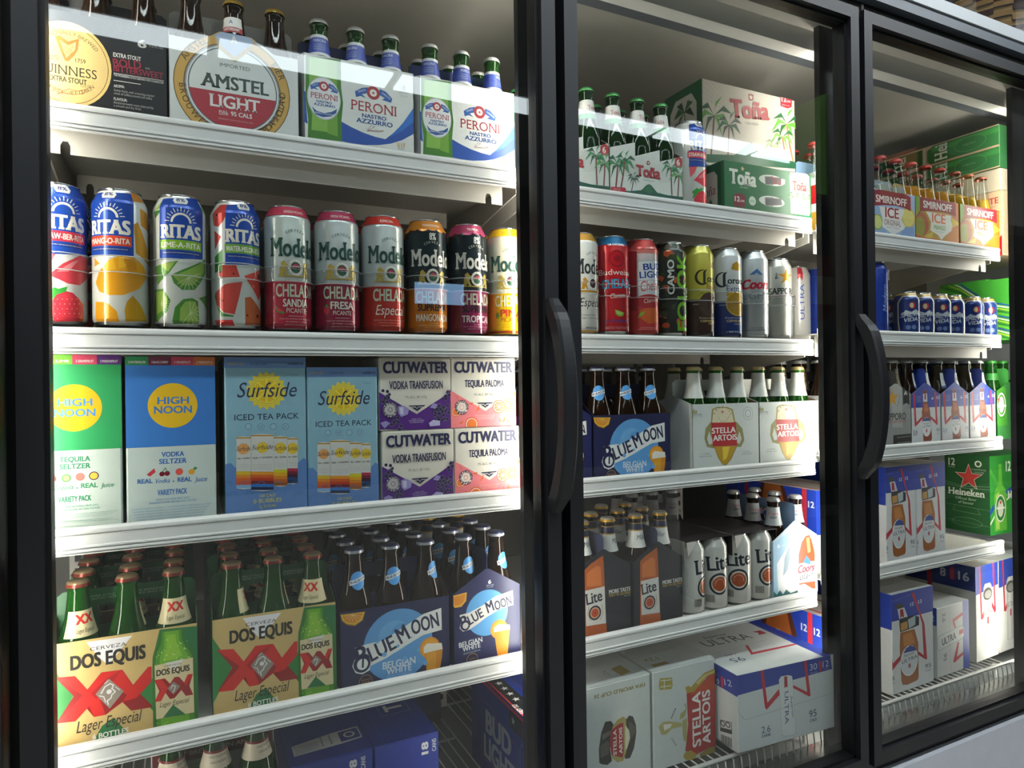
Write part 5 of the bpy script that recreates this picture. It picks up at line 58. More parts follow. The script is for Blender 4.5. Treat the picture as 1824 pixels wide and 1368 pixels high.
'moon': (192, 131, [('c','#5a98d2',98.9,60.8,61,61),('c','#6aa6da',91.5,75,28,28),('c','#5a98d2',103.1,79.7,16.9,16.9),('p','#dde0de',[23.6,68.4,43.9,71.3,73.1,72.7,110.2,89.7,143.6,105.8,177.1,111.3,177.6,72.5,143.1,69.3,109.8,55.9,77.3,41.8,50.1,33.7,47.8,26.5,35.5,22.3,24.6,26.7,19.3,38.7,22.7,47.8,29.3,53.1]),('t','#1c2046','LUE',51.3,40.1,47.4,25.3,19.9,'b'),('t','#1c2046','M',102.8,60.6,19.4,28.1,24.7,'b'),('t','#1c2046','OON',123.6,72.7,50.6,24.5,9.2,'b'),('t','#1c2046','B',28,34.8,22.9,32.8,14.1,'sb'),('c','#1c2046',35.7,39.8,14.4,14.4),('c','#dde0de',36.4,39,9.3,9.3),('l','#1c2046',3.4,[38.3,64.6,36.8,34.1]),('t','#d0dae2','BELGIAN',70.6,23.5,58,11.5,0,'b'),('t','#d0dae2','WHITE',76.9,12.9,44.5,10.2,0,'b'),('t','#a8c4e0','BELGIAN-STYLE WHEAT ALE',78.6,7.6,42.7,3.6,0,''),('p','#8a6a20',[0.5,127.9,42.4,126.6,37.8,112,24.5,104.8,11.5,108.7,3,116.7]),('p','#d8a838',[1.4,127.3,41.3,126.1,36.7,113.2,24.5,106.9,11.5,110.9,4.1,117.6]),('p','#c8801c',[4.2,126.2,38,124.5,33.4,114.9,23.5,110,12.6,112.9,6.9,118.2]),('c','#d89020',154.8,45.4,18.3,18.3),('c','#e8a030',154.8,45.4,15.6,15.6),('p','#c88418',[143.9,40.5,178.6,38.7,176.9,22.8,172.4,1.7,148.1,1.9,146.8,28.5]),('p','#d89a28',[147.4,37.6,166.8,36.7,165.1,6.6,150.6,4.9]),('p','#e4e0d4',[143.5,47.5,150,53.1,176.8,49.5,178.6,38.7,143.8,37.1]),('l','#e8c878',0.7,[21.5,124.5,6.7,124.4]),('l','#e8c878',0.7,[21.5,124.5,9.5,119.4]),('l','#e8c878',0.7,[21.5,124.5,14.8,115.4]),('l','#e8c878',0.7,[21.5,124.5,21.3,113.2]),('l','#e8c878',0.7,[21.5,124.5,28,113.2]),('l','#e8c878',0.7,[21.5,124.5,33.4,115.5]),('l','#e8c878',0.7,[21.5,124.5,36.4,119.5]),('c','#6aa8dc',50.9,95.4,1.4,1.4),('c','#6aa8dc',62.3,71.9,2.7,2.7),('c','#6aa8dc',73.7,48.3,4.2,4.2),('c','#6aa8dc',86,82.4,1.4,1.4),('c','#6aa8dc',97.7,58.6,2.8,2.8),('c','#6aa8dc',109.5,34.5,4.3,4.3),('c','#6aa8dc',122.1,69.1,1.4,1.4),('c','#6aa8dc',134.1,44.8,2.9,2.9),('c','#6aa8dc',146.2,20.4,4.4,4.4),('c','#a07838',41.3,9,11.8,11.8),('c','#1a1f48',41.3,9,10.6,10.6),('t','#a07838','VALENCIA',33.2,10.7,16.6,3.5,0,'b'),('t','#a07838','ORANGE PEEL',33.1,6.3,16.6,3.1,0,'b')]),
'moon_end': (133, 175, [('c','#5aa0da',65.4,88.6,41.8,41.8),('p','#e0deda',[11.5,92.6,30.6,94.2,59.1,104,61.7,106,82.9,115.9,118,121.6,118.9,94.7,93.2,91.4,64,80.5,45.6,70.4,30.1,63.6,17.4,62.3,11.2,69.2,13.8,78.2]),('t','#1c2046','LUE',31.5,71.6,30.3,17,23.4,'b'),('t','#1c2046','M',66.7,87.2,14.4,20.3,17.2,'b'),('t','#1c2046','OON',82.6,89.5,34.6,16.8,13.4,'b'),('t','#1c2046','B',16.2,66,16.3,22.3,20.2,'sb'),('c','#1c2046',22.1,72.5,9.4,9.4),('c','#e0deda',22.6,72,5.6,5.6),('t','#d8dce0','BELGIAN',9.9,34.2,45.7,8.9,4.4,'b'),('t','#d8dce0','WHITE',16.4,26,35.2,8.4,4,'b'),('t','#a8c4e0','BELGIAN-STYLE WHEAT ALE',18.1,20.5,32.6,2.8,3.4,''),('p','#e0a838',[-3,128.8,26,131.6,24.5,116.4,15.5,107.3,2.9,106.9,-3.2,113.7]),('p','#d08420',[-1.3,126.2,23.4,128.9,20.7,117,13,111.2,3,110.9]),('c','#e88a1c',88.7,54.7,17.2,17.2),('c','#f0a030',88.7,54.7,14.6,14.6),('p','#e8901c',[78.8,51.6,111,53.3,105.4,4.5,85.3,4.7]),('p','#e8e4dc',[78.9,58.8,87.5,63.4,110.3,59.5,111.5,50.8,78.8,50.4]),('t','#e8ecf0','6',68,140.9,6.1,6.7,-3.6,'b'),('t','#c8d0e0','BOTTLES',64.8,136.6,14.5,2.4,0,''),('t','#c8d0e0','12 FL OZ',65.3,133.4,12.6,1.9,0,''),('c','#a07838',35,9.5,11.2,11.2),('c','#1a1f48',35,9.5,9.8,9.8),('t','#a07838','VALENCIA',28.1,9.2,14.1,2.8,0,'b')]),
'tona': (186, 137, [('l','#b0b4b0',0.7,[123.7,48.2,175.4,59.1]),('l','#b0b4b0',0.7,[122.8,50.5,172.7,64]),('l','#b0b4b0',0.7,[121.6,52.8,169.4,68.6]),('l','#b0b4b0',0.7,[120.3,54.9,165.6,73]),('l','#b0b4b0',0.7,[118.8,56.9,161.3,77.2]),('l','#b0b4b0',0.7,[117.1,58.8,156.5,81.1]),('l','#b0b4b0',0.7,[115.2,60.6,151.3,84.7]),('l','#b0b4b0',0.7,[113.3,62.1,145.8,88]),('l','#b0b4b0',0.7,[111.2,63.5,139.8,90.9]),('l','#b0b4b0',0.7,[109,64.8,133.5,93.4]),('l','#b0b4b0',0.7,[106.7,65.8,127,95.5]),('l','#b0b4b0',0.7,[104.3,66.6,120.3,97.2]),('l','#b0b4b0',0.7,[101.8,67.3,113.3,98.6]),('l','#b0b4b0',0.7,[99.3,67.7,106.3,99.4]),('l','#b0b4b0',0.7,[96.8,67.9,99.1,99.9]),('l','#b0b4b0',0.7,[94.3,67.9,92,99.9]),('l','#b0b4b0',0.7,[91.8,67.7,84.8,99.4]),('l','#b0b4b0',0.7,[89.3,67.3,77.8,98.6]),('l','#b0b4b0',0.7,[86.8,66.6,70.8,97.2]),('l','#b0b4b0',0.7,[84.4,65.8,64.1,95.5]),('l','#b0b4b0',0.7,[82.1,64.8,57.6,93.4]),('l','#b0b4b0',0.7,[79.9,63.5,51.3,90.9]),('l','#b0b4b0',0.7,[77.8,62.1,45.3,88]),('l','#b0b4b0',0.7,[75.9,60.6,39.7,84.7]),('l','#b0b4b0',0.7,[74,58.8,34.5,81.1]),('l','#b0b4b0',0.7,[72.3,56.9,29.8,77.2]),('l','#b0b4b0',0.7,[70.8,54.9,25.5,73]),('l','#b0b4b0',0.7,[69.5,52.8,21.7,68.6]),('l','#b0b4b0',0.7,[68.3,50.5,18.4,64]),('l','#b0b4b0',0.7,[67.4,48.2,15.7,59.1]),('p','#24584a',[1.6,20.9,47.5,22.2,77.3,27.6,90,39.3,96.4,42.5,102.7,40.8,117.8,27.2,143.5,24.9,188.4,25.8,188.2,13.2,1.4,7]),('p','#2f6a4c',[82.3,28.2,96.4,42.1,107.6,29.1,97.3,21.8]),('l','#7a4a44',3.84,[19.2,72.7,16.9,48.5,13.6,24.3]),('p','#3f8a58',[19.2,72.7,2.1,80.5,-12.5,54.3,5.4,72.8]),('p','#235a40',[19.2,72.7,8,90.8,-9.3,78.4,10.2,83]),('p','#3f8a58',[19.2,72.7,22.4,94,34.2,103.6,21.7,85.8]),('p','#235a40',[19.2,72.7,36.9,90,51.4,79.4,33.3,81.3]),('p','#3f8a58',[19.2,72.7,36.7,77.9,48.1,57.3,33.1,69.3]),('p','#235a40',[19.2,72.7,7.7,69.3,1.5,41.9,9.8,61.5]),('p','#3f8a58',[19.2,72.7,27.8,69.6,33.2,43.4,26,61.2]),('l','#4a4440',1.92,[57.8,49.6,55.6,36.2,52.4,22.8]),('p','#35604c',[57.8,49.6,49,53.6,41.5,40.4,50.7,49.7]),('p','#24443a',[57.8,49.6,52,58.8,43.1,52.6,53.2,54.8]),('p','#35604c',[57.8,49.6,59.5,60.3,65.5,65.1,59.1,56.2]),('p','#24443a',[57.8,49.6,66.8,58.2,74.2,52.8,65,53.9]),('p','#35604c',[57.8,49.6,66.7,52.2,72.5,41.7,64.9,47.8]),('p','#24443a',[57.8,49.6,51.9,47.9,48.7,34,53,43.9]),('p','#35604c',[57.8,49.6,62.2,48,65,34.7,61.3,43.7]),('l','#7a4a44',3.2,[36.3,81,31.9,52.4,25.6,23.7]),('p','#3f8a58',[36.3,81,21.9,87.4,9.5,65.5,24.6,81]),('p','#235a40',[36.3,81,26.8,96.1,12.2,85.7,28.7,89.6]),('p','#3f8a58',[36.3,81,39,98.8,48.9,106.8,38.4,91.9]),('p','#235a40',[36.3,81,51.2,95.5,63.4,86.7,48.1,88.2]),('p','#3f8a58',[36.3,81,51,85.4,60.6,68.1,47.9,78.1]),('p','#235a40',[36.3,81,26.5,78.1,21.3,55.1,28.4,71.5]),('p','#3f8a58',[36.3,81,43.5,78.4,48.1,56.4,42,71.3]),('l','#7a4a44',2.8800000000000003,[155,84.5,155.6,55.4,156.6,26.4]),('p','#3f8a58',[155,84.5,141,90.5,129,69.9,143.7,84.5]),('p','#235a40',[155,84.5,145.8,98.6,131.7,88.9,147.6,92.5]),('p','#3f8a58',[155,84.5,157.6,101.1,167.3,108.6,157.1,94.7]),('p','#235a40',[155,84.5,169.5,98,181.3,89.8,166.5,91.2]),('p','#3f8a58',[155,84.5,169.3,88.6,178.6,72.5,166.3,81.8]),('p','#235a40',[155,84.5,145.5,81.7,140.5,60.2,147.3,75.6]),('p','#3f8a58',[155,84.5,162.1,82,166.5,61.5,160.5,75.4]),('l','#7a4a44',2.8800000000000003,[175.9,70.4,174.4,47.2,172.4,24]),('p','#4f9a50',[175.9,70.4,161.7,76.6,149.5,55.9,164.4,70.5]),('p','#2a6a44',[175.9,70.4,166.6,84.7,152.2,75,168.4,78.5]),('p','#4f9a50',[175.9,70.4,178.6,87.2,188.3,94.7,178,80.7]),('p','#2a6a44',[175.9,70.4,190.5,84,202.5,75.7,187.5,77.2]),('p','#4f9a50',[175.9,70.4,190.3,74.5,199.7,58.3,187.3,67.7]),('p','#2a6a44',[175.9,70.4,166.3,67.7,161.2,46.1,168.1,61.6]),('p','#4f9a50',[175.9,70.4,183,67.9,187.5,47.3,181.5,61.3]),('t','#9e2f38','Toña',64.1,56.4,62.4,22.3,0,'sB'),('c','#8e2a2c',95.3,86.1,4.3,4.3),('s','#e8d8c0',95.3,86.1,3.1,5,0.4,0),('t','#50585a','NICARAGUA',81.4,48.4,29.6,2.4,0,''),('p','#a82c34',[165.9,103.6,171.2,107.9,180.5,109.2,185,105.2,184.8,92.6,180.2,88.2,170.9,87.6,165.6,91.1]),('t','#e8e0d8','6',170.4,91.7,8.5,11.5,3.3,'b'),('t','#e8e0d8','PACK',170.9,89.1,8.5,1.7,4.7,''),('p','#b82c3c',[1.7,25.8,35.4,27.8,38.3,25.1,37.7,17.1,1.5,14.9]),('t','#e8c8c8','CERVEZA',6.4,21,19.2,2.8,0,''),('t','#e8c8c8','355 mL',6.3,16.5,16.8,2.8,0,'')]),
'tona12': (296, 196, [('l','#b4aca0',0.8,[185.2,123,378.4,176.8]),('l','#b4aca0',0.8,[184.3,125.4,372.8,195]),('l','#b4aca0',0.8,[183.1,127.8,365.7,212.7]),('l','#b4aca0',0.8,[181.7,130,357.2,229.7]),('l','#b4aca0',0.8,[180.1,132.2,347.5,246.1]),('l','#b4aca0',0.8,[178.2,134.3,336.4,261.6]),('l','#b4aca0',0.8,[176.2,136.2,324.2,276.1]),('l','#b4aca0',0.8,[174,138,310.8,289.7]),('l','#b4aca0',0.8,[171.6,139.7,296.5,302.2]),('l','#b4aca0',0.8,[169,141.2,281.1,313.5]),('l','#b4aca0',0.8,[166.3,142.5,265,323.5]),('l','#b4aca0',0.8,[163.5,143.7,248,332.2]),('l','#b4aca0',0.8,[160.6,144.7,230.5,339.6]),('l','#b4aca0',0.8,[157.6,145.5,212.4,345.5]),('l','#b4aca0',0.8,[154.5,146.1,193.9,350]),('l','#b4aca0',0.8,[151.4,146.5,175.1,353]),('l','#b4aca0',0.8,[148.2,146.7,156.1,354.5]),('l','#b4aca0',0.8,[145,146.7,137.1,354.5]),('l','#b4aca0',0.8,[141.9,146.5,118.1,353]),('l','#b4aca0',0.8,[138.7,146.1,99.3,350]),('l','#b4aca0',0.8,[135.6,145.5,80.8,345.5]),('l','#b4aca0',0.8,[132.6,144.7,62.7,339.6]),('l','#b4aca0',0.8,[129.7,143.7,45.2,332.2]),('l','#b4aca0',0.8,[126.9,142.5,28.3,323.5]),('l','#b4aca0',0.8,[124.2,141.2,12.1,313.5]),('l','#b4aca0',0.8,[121.6,139.7,-3.2,302.2]),('l','#b4aca0',0.8,[119.2,138,-17.6,289.7]),('l','#b4aca0',0.8,[117,136.2,-31,276.1]),('l','#b4aca0',0.8,[115,134.3,-43.2,261.6]),('l','#b4aca0',0.8,[113.1,132.2,-54.3,246.1]),('l','#b4aca0',0.8,[111.5,130,-64,229.7]),('l','#b4aca0',0.8,[110.1,127.8,-72.5,212.7]),('l','#b4aca0',0.8,[108.9,125.4,-79.6,195]),('l','#b4aca0',0.8,[108,123,-85.2,176.8]),('l','#7a4a44',4.800000000000001,[34.7,116.5,30,69.4,23.5,22.1]),('p','#5f9a48',[34.7,116.5,6.4,127.1,-17.7,86.2,11.8,115.6]),('p','#27543a',[34.7,116.5,16.1,143.3,-12.4,123.2,19.7,131.5]),('p','#5f9a48',[34.7,116.5,40,149.3,59.6,164.8,38.9,136.6]),('p','#27543a',[34.7,116.5,64.1,144.2,88.4,129,58.1,130.6]),('p','#5f9a48',[34.7,116.5,63.8,125.7,82.8,94.7,57.7,112.1]),('p','#27543a',[34.7,116.5,15.5,110.4,5.3,68,19.1,98.6]),('p','#5f9a48',[34.7,116.5,49,112.2,58,72.4,45.9,99.2]),('l','#7a4a44',3.5200000000000005,[79.7,101.6,77.6,63,75,24.3]),('p','#35604c',[79.7,101.6,58.3,109.6,40.1,79.2,62.4,101]),('p','#24443a',[79.7,101.6,65.7,121.6,44.1,106.7,68.4,112.8]),('p','#35604c',[79.7,101.6,83.7,125.9,98.4,137.4,82.8,116.5]),('p','#24443a',[79.7,101.6,101.8,122.1,119.9,110.7,97.2,112]),('p','#35604c',[79.7,101.6,101.5,108.3,115.7,85.3,97,98.3]),('p','#24443a',[79.7,101.6,65.2,97.1,57.5,65.7,67.9,88.4]),('p','#35604c',[79.7,101.6,90.4,98.4,97.2,68.8,88.1,88.7]),('l','#c07a44',4.16,[266.3,133.7,275.6,84.3,290,35.3]),('p','#6ab048',[266.3,133.7,238.4,143.4,214.7,105.5,243.8,132.8]),('p','#2c6a40',[266.3,133.7,248,158.4,219.9,139.7,251.6,147.6]),('p','#6ab048',[266.3,133.7,271.7,164.1,290.9,178.5,270.5,152.4]),('p','#2c6a40',[266.3,133.7,295.4,159.5,319.2,145.6,289.4,146.9]),('p','#6ab048',[266.3,133.7,295,142.4,313.7,113.8,289,129.8]),('p','#2c6a40',[266.3,133.7,247.5,128,237.4,88.8,251,117.1]),('p','#6ab048',[266.3,133.7,280.5,129.9,289.3,93.1,277.4,117.8]),('l','#c07a44',3.2,[251.3,100.2,258.5,64.9,269.8,30]),('p','#7fb85a',[251.3,100.2,229.9,107.8,211.7,78.9,234,99.7]),('p','#35764a',[251.3,100.2,237.3,119.3,215.7,105.1,240,110.9]),('p','#7fb85a',[251.3,100.2,255.3,123.4,270,134.3,254.4,114.4]),('p','#35764a',[251.3,100.2,273.3,119.7,291.4,108.9,268.8,110.2]),('p','#7fb85a',[251.3,100.2,273.1,106.6,287.3,84.7,268.6,97.1]),('p','#35764a',[251.3,100.2,236.8,96,229.1,65.9,239.5,87.6]),('p','#7fb85a',[251.3,100.2,262,97.2,268.7,69,259.7,88]),('l','#c0906a',2.5600000000000005,[220.4,75,229.3,54.4,242.8,34.3]),('p','#a8b890',[220.4,75,203.6,81.2,189.2,58.2,206.9,74.7]),('p','#8aa080',[220.4,75,209.4,90.2,192.4,79.1,211.6,83.6]),('p','#a8b890',[220.4,75,223.6,93.4,235.2,101.9,222.9,86.3]),('p','#8aa080',[220.4,75,237.8,90.3,252,81.6,234.2,82.8]),('p','#a8b890',[220.4,75,237.6,80,248.7,62.5,234,72.4]),('p','#8aa080',[220.4,75,209.1,71.7,203,47.9,211.2,65]),('p','#a8b890',[220.4,75,228.9,72.5,234.2,50.1,227.1,65.2]),('p','#235a40',[1.4,23.9,94.9,34.5,149.2,72.2,172.8,47.8,301.3,44.7,301,28.9,1.1,6.9]),('t','#a8343c','Toña',86.6,122,123.3,41,6,'sB'),('p','#8e2a2c',[141.1,184.3,149.6,187.1,157.4,185.2,156.2,171.8,142.5,170]),('s','#e8d8c0',149.1,178.2,7.3,5,0.4,0),('t','#6a6660','CERVEZA',130.3,112.1,42.1,5.5,4.2,''),('p','#c8283a',[246.6,196.7,256.8,202.9,278.6,204.9,285.8,199.7,283.6,178.3,270.7,172.2,247.3,174.7]),('t','#f0e4e0','12',250,185.6,15.6,11.7,5.1,'b'),('t','#f0e4e0','CANS',265.6,187,14.6,4.7,4.8,'b'),('t','#f0d0d0','355 mL',250.9,176.7,27.3,3.1,4.3,'')]),
'tona_green': (276, 122, [('t','#d8dcd4','Toña',16.1,72.3,81.3,32,0,'sB'),('s','#d8b890',55.8,108.2,6.5,5,0.4,0),('t','#b8c8b8','CERVEZA',46.7,64.8,24.4,3.4,0,''),('p','#7a2838',[27.3,45.9,39.4,52,55.4,51.4,64,46.4,61.9,23.4,51.6,20.6,28.7,22.3]),('t','#e8e0d8','12',31.2,33.2,14.9,11.4,0,'b'),('t','#e8e0d8','CANS',47.1,33.7,12.8,4.3,0,'b'),('c','#c8d8cc',84.3,39,10.6,10.6),('t','#2f7a48','100%',77.7,37.1,13.7,3.4,0,''),('c','#c8d0cc',145.7,92.8,40.4,12.3),('p','#8a8e8c',[123.3,99.9,150.3,103.7,149.9,81,124.7,80.5]),('p','#4a4f50',[125,98.9,175.9,102.7,179.1,88.2,126.4,81.9]),('c','#c8d0cc',144.8,44.3,40.3,12.3),('p','#8a8e8c',[122.4,51.7,149.4,55.2,149,32.5,123.8,32.3]),('p','#4a4f50',[124.1,50.6,175,53.8,178.1,39.2,125.4,33.7]),('t','#8e3038','To',141.5,85.7,37.5,14.8,0,'sB'),('p','#c8c8bc',[175.9,101,187.9,100,187.7,90,175.5,83.6]),('p','#e4d8cc',[205.7,119.7,260.7,122.9,268.6,116.2,270.5,31.2,266,23.1,205.6,23.4,203,108.1]),('t','#b83c40','Toña',211.9,80.4,48,20.1,0,'sB'),('s','#b83c40',234.6,104.4,3.6,5,0.4,0),('l','#7a4a44',1.6,[216.9,65.9,218,47.2,219.7,28.6]),('p','#5aa050',[216.9,65.9,206.5,70,197.5,56.3,208.5,66]),('p','#2f7040',[216.9,65.9,210.1,75.4,199.5,69,211.4,71.3]),('p','#5aa050',[216.9,65.9,218.9,77.1,226,82,218.5,72.7]),('p','#2f7040',[216.9,65.9,227.7,74.9,236.4,69.4,225.5,70.4]),('p','#5aa050',[216.9,65.9,227.5,68.6,234.4,57.8,225.3,64.1]),('p','#2f7040',[216.9,65.9,209.9,64.1,206.1,49.7,211.2,60]),('p','#5aa050',[216.9,65.9,222.2,64.2,225.4,50.5,221,59.8]),('l','#7a4a44',1.6,[256,65.2,255.7,47.4,255.3,29.7]),('p','#5aa050',[256,65.2,245.3,69.4,236.2,55.5,247.4,65.3]),('p','#2f7040',[256,65.2,249,74.8,238.2,68.3,250.4,70.7]),('p','#5aa050',[256,65.2,258,76.5,265.3,81.5,257.6,72.1]),('p','#2f7040',[256,65.2,267,74.3,276,68.7,264.8,69.8]),('p','#5aa050',[256,65.2,266.9,68,273.9,57,264.6,63.4]),('p','#2f7040',[256,65.2,248.8,63.4,244.9,48.8,250.2,59.3]),('p','#5aa050',[256,65.2,261.4,63.5,264.7,49.7,260.2,59.1])]),
'stella': (193, 147, [('p','#8f8a58',[51.8,108,36.1,94.2,32.8,72,39.5,54,58.3,49.8,83.8,53.3,109.6,50.3,138,48.8,148.5,63.2,143.2,89.9,125.9,105.4]),('p','#c8ccc8',[46.4,87.4,39.9,71.6,45.9,58.5,58.5,61.1]),('p','#c8ccc8',[134.3,83.6,140.6,66.9,133.8,55.7,122.9,61.1]),('p','#9a8a48',[54.8,135.3,68.3,139.8,100.4,138.9,115.5,133.6,122.8,103.8,127.1,51.1,109.1,22.6,93.8,10.5,83.1,12.8,70.6,28.1,58.4,54.6,51.7,106.4]),('p','#d8cfb0',[58.9,133.6,70.4,137.4,98.2,136.7,111.1,131.7,118.4,104,55.1,106.3]),('p','#b02028',[51.7,105.8,123.7,104.5,127.1,52.7,56.3,54.1]),('p','#b89020',[61.7,53.8,122.7,51.9,107,24.3,92.5,13.2,84,14.4,72.7,29.6]),('p','#e0c440',[83.8,51.7,105.3,51.5,96.2,26.6,85.4,20.8]),('s','#b02028',85.2,128.6,5.8,4,0.25,0),('l','#6a5a38',0.7,[72.2,118.6,80.5,107,95.5,108.1,106.5,120.8]),('a','#6a5a38','ANNO 1366',84.9,111.7,25.9,160,20,4,'b'),('t','#ecebe6','STELLA',53.8,82.2,69.4,12.2,0,'b'),('t','#ecebe6','ARTOIS',56.9,66,69.6,12.2,0,'b'),('p','#8a8434',[-5.5,133.8,-2.1,139.4,1,133.6,1.6,117.8,-5.7,117.4]),('t','#8a8434','6x',0.9,127.3,13.1,10.1,0,'b'),('t','#5a6060','BOTTLES',2.5,123.1,23.8,2.8,0,'b'),('t','#7a8080','11.2 FL OZ',2.4,119.3,25.8,2.2,0,''),('c','#8a9290',160.3,123,14.8,14.8),('c','#d0d6d4',160.3,123,13.8,13.8),('c','#8a9290',160.3,123,9,9),('c','#d0d6d4',160.3,123,7.6,7.6),('t','#8a9290','LE BIERE',22.7,37.4,24.9,3.2,0,''),('t','#8a9290','PREMIUM LAGER',18.5,31.9,35.3,3.2,0,''),('t','#8a9290','CLASSIC',143.5,36,22.3,3.3,0,''),('t','#8a9290','LAGER BEER',137.7,30.7,33.4,3.3,0,'')]),
'lite_end': (128, 178, [('p','#a85420',[19.1,137.1,33.5,147.3,62.7,160.4,64.3,143.4,67.9,26.4,71.1,1.3,17,6.3]),('p','#c87034',[24.3,130.4,47.9,142.4,56.9,138.2,58.8,101.3,23.9,103.3]),('p','#c8c8c4',[20.2,96.3,65.4,98.8,67.9,24.9,20.9,26.7]),('t','#20242c','Lite',21.6,67.4,39.3,21.7,6.7,'sb'),('c','#2a3040',42.1,49.6,14.5,14.5),('c','#c8a080',42.1,49.6,10.9,10.9),('c','#b04a28',42.1,49.6,8.7,8.7),('c','#2a3040',42.1,49.6,1.4,1.4),('l','#a88a4c',1.2,[27.9,63.4,25.5,48.6,31.8,35.5]),('l','#a88a4c',1.2,[58.2,63.2,60.9,45.9,53.4,33.4]),('t','#d8d8d4','MORE TASTE',75.4,82,52.5,7.4,0,'sb'),('t','#a89040','ONLY 96 CALORIES',75.3,75.9,52.5,4.9,0,'sb'),('t','#b8b8b4','PER 12 OZ',112.5,71.2,14.4,2.5,0,'')]),
'coors_end': (145, 175, [('p','#9ac4e4',[-7.2,6.9,-4.9,129.9,62.3,154.4,77,131.2,77,1.3]),('p','#e4e8ec',[11.2,82,36.4,107.3,56.8,133.5,69,110.5,78.7,87.7,77,1.3,14.8,14.2]),('p','#8aa0b4',[36.1,93,51.6,119.8,56,90.5,45.5,63.3,30.3,51]),('p','#b0bcc8',[61.3,104.3,70.9,81.5,60.2,46.9,55.7,76.2]),('p','#2f6a68',[-7.3,1.6,0.3,19.9,9.9,11.4,19.9,20.5,29.5,8.4,39.6,19.4,54.4,8.3,77.2,12.1,76.8,-9.4]),('p','#e4e8ec',[79.5,130.9,136.4,135.5,137.3,-7.7,77,1.3]),('p','#b04428',[81.4,94.6,92.1,122.3,105.2,135.3,118.2,137.5,125.8,125.7,135.6,95.2,136.5,7.1,82.3,11.4]),('p','#e08058',[107.7,131.4,118.1,132,122.6,96.8,112.2,94.4]),('p','#d8dce0',[79.9,73.1,133.6,73.5,135.8,25.6,80.1,28]),('p','#3a6aac',[96.3,74.6,107.9,89.5,122.2,75,119.4,66.2]),('t','#b8283a','Coors',79,50.9,55.8,18,0,'iB'),('t','#2c3440','LIGHT',84.3,34.2,47.5,12.3,0,'b'),('p','#e8ecf0',[80,22.6,100.4,23.3,133.8,3.8,133.7,-3.5,79.6,4.6]),('t','#e8f0f8','6',13.4,117.9,8.4,8.5,0,'b'),('t','#d0e0f0','12 FL OZ',24.2,119.4,22.5,3.2,6.9,'')]),
'lite_can': (207.3, 160, [('t','#2a2e38','Lite',-36.1,86.5,62.8,30.6,4.5,'sb'),('c','#2c3444',-6.8,57.9,24,24),('c','#d8d0c4',-6.8,57.9,19.2,19.2),('c','#a8502c',-6.8,57.9,15.8,15.8),('a','#d8d4cc','A FINE PILSNER BEER',-6.8,57.9,9.5,200,-20,2,'b'),('l','#a89050',1.6,[-20.8,71.9,-23.8,57.9,-18.8,42.9]),('l','#a89050',1.6,[7.2,71.9,10.2,57.9,5.2,42.9]),('t','#9a9c98','BARLEY WATER HOPS',-51.8,60,40,2,90,''),('t','#b0a040','GOV WARNING',33.2,40,40,2,90,''),('p','#3a3a3a',[-38,18,-37,18,-37,34,-38,34]),('p','#3a3a3a',[-36.6,18,-36.1,18,-36.1,34,-36.6,34]),('p','#3a3a3a',[-35.2,18,-34.7,18,-34.7,34,-35.2,34]),('p','#3a3a3a',[-33.8,18,-32.8,18,-32.8,34,-33.8,34]),('p','#3a3a3a',[-32.4,18,-31.9,18,-31.9,34,-32.4,34]),('p','#3a3a3a',[-31,18,-30.5,18,-30.5,34,-31,34]),('p','#3a3a3a',[-29.6,18,-28.6,18,-28.6,34,-29.6,34]),('p','#3a3a3a',[-28.2,18,-27.7,18,-27.7,34,-28.2,34]),('p','#3a3a3a',[-26.8,18,-26.3,18,-26.3,34,-26.8,34]),('p','#3a3a3a',[-25.4,18,-24.4,18,-24.4,34,-25.4,34]),('p','#3a3a3a',[-24,18,-23.5,18,-23.5,34,-24,34]),('p','#3a3a3a',[-22.6,18,-22.1,18,-22.1,34,-22.6,34]),('p','#3a3a3a',[-21.2,18,-20.2,18,-20.2,34,-21.2,34]),('p','#3a3a3a',[-19.8,18,-19.3,18,-19.3,34,-19.8,34])]),
'stella12a': (172, 206, [('t','#8a7c24','FIFA WORLD CUP 26',158.1,189.3,124.6,7.5,180,'b'),('p','#2a2824',[44.5,53.9,43.8,81.1,50,112.4,59.6,131.5,74.7,130.4,79.3,121.1,72,103.3,70.3,74.5,74.6,50,64,44.9,50.2,49.5]),('p','#3a3630',[106.6,45.7,104.3,56.2,112.1,93.7,109,124,117.6,131,127.2,126.8,134.2,108.3,135.1,92.2,128.5,62,118.6,44.7]),('p','#57524a',[47.3,86,64.8,93.4,69.3,86.4,66.7,65.7,48.1,62.6]),('p','#57524a',[117.4,120.1,131.7,104.9,133.9,92.5,121.6,83.5,114.7,101]),('p','#6a6458',[51.1,108.3,72.1,111.1,70.8,103.6,53.2,96.2]),('p','#c8ccc8',[73.8,143.8,113,143.9,116.5,136.2,113.9,126.9,77,125.5,72.4,130.5]),('p','#a89a58',[76.9,117.8,88.9,128.7,103.2,132.3,110.3,125.7,109.2,58.9,101.7,43,87.5,43.8,74.7,55.8,72.8,83.6]),('p','#9c2028',[72.1,111.1,93.5,119.8,103,119.5,103.2,60.4,99.5,50.5,73.6,61.9,69.8,84.3]),('p','#d8d4bc',[107.7,114.5,117.1,100.4,119.2,84.1,111.7,66.2,106.8,61.4]),('t','#e8e4dc','STELLA',85.9,59.8,50.7,7.5,90,'b'),('t','#e8e4dc','ARTOIS',100.1,59.2,52.9,7.5,90,'b'),('l','#b8bcba',0.6,[22.9,203.3,65.6,143.7]),('l','#b8bcba',0.6,[106.8,205.4,108.2,144.9]),('l','#b8bcba',0.6,[162.5,186,113,143.9])]),
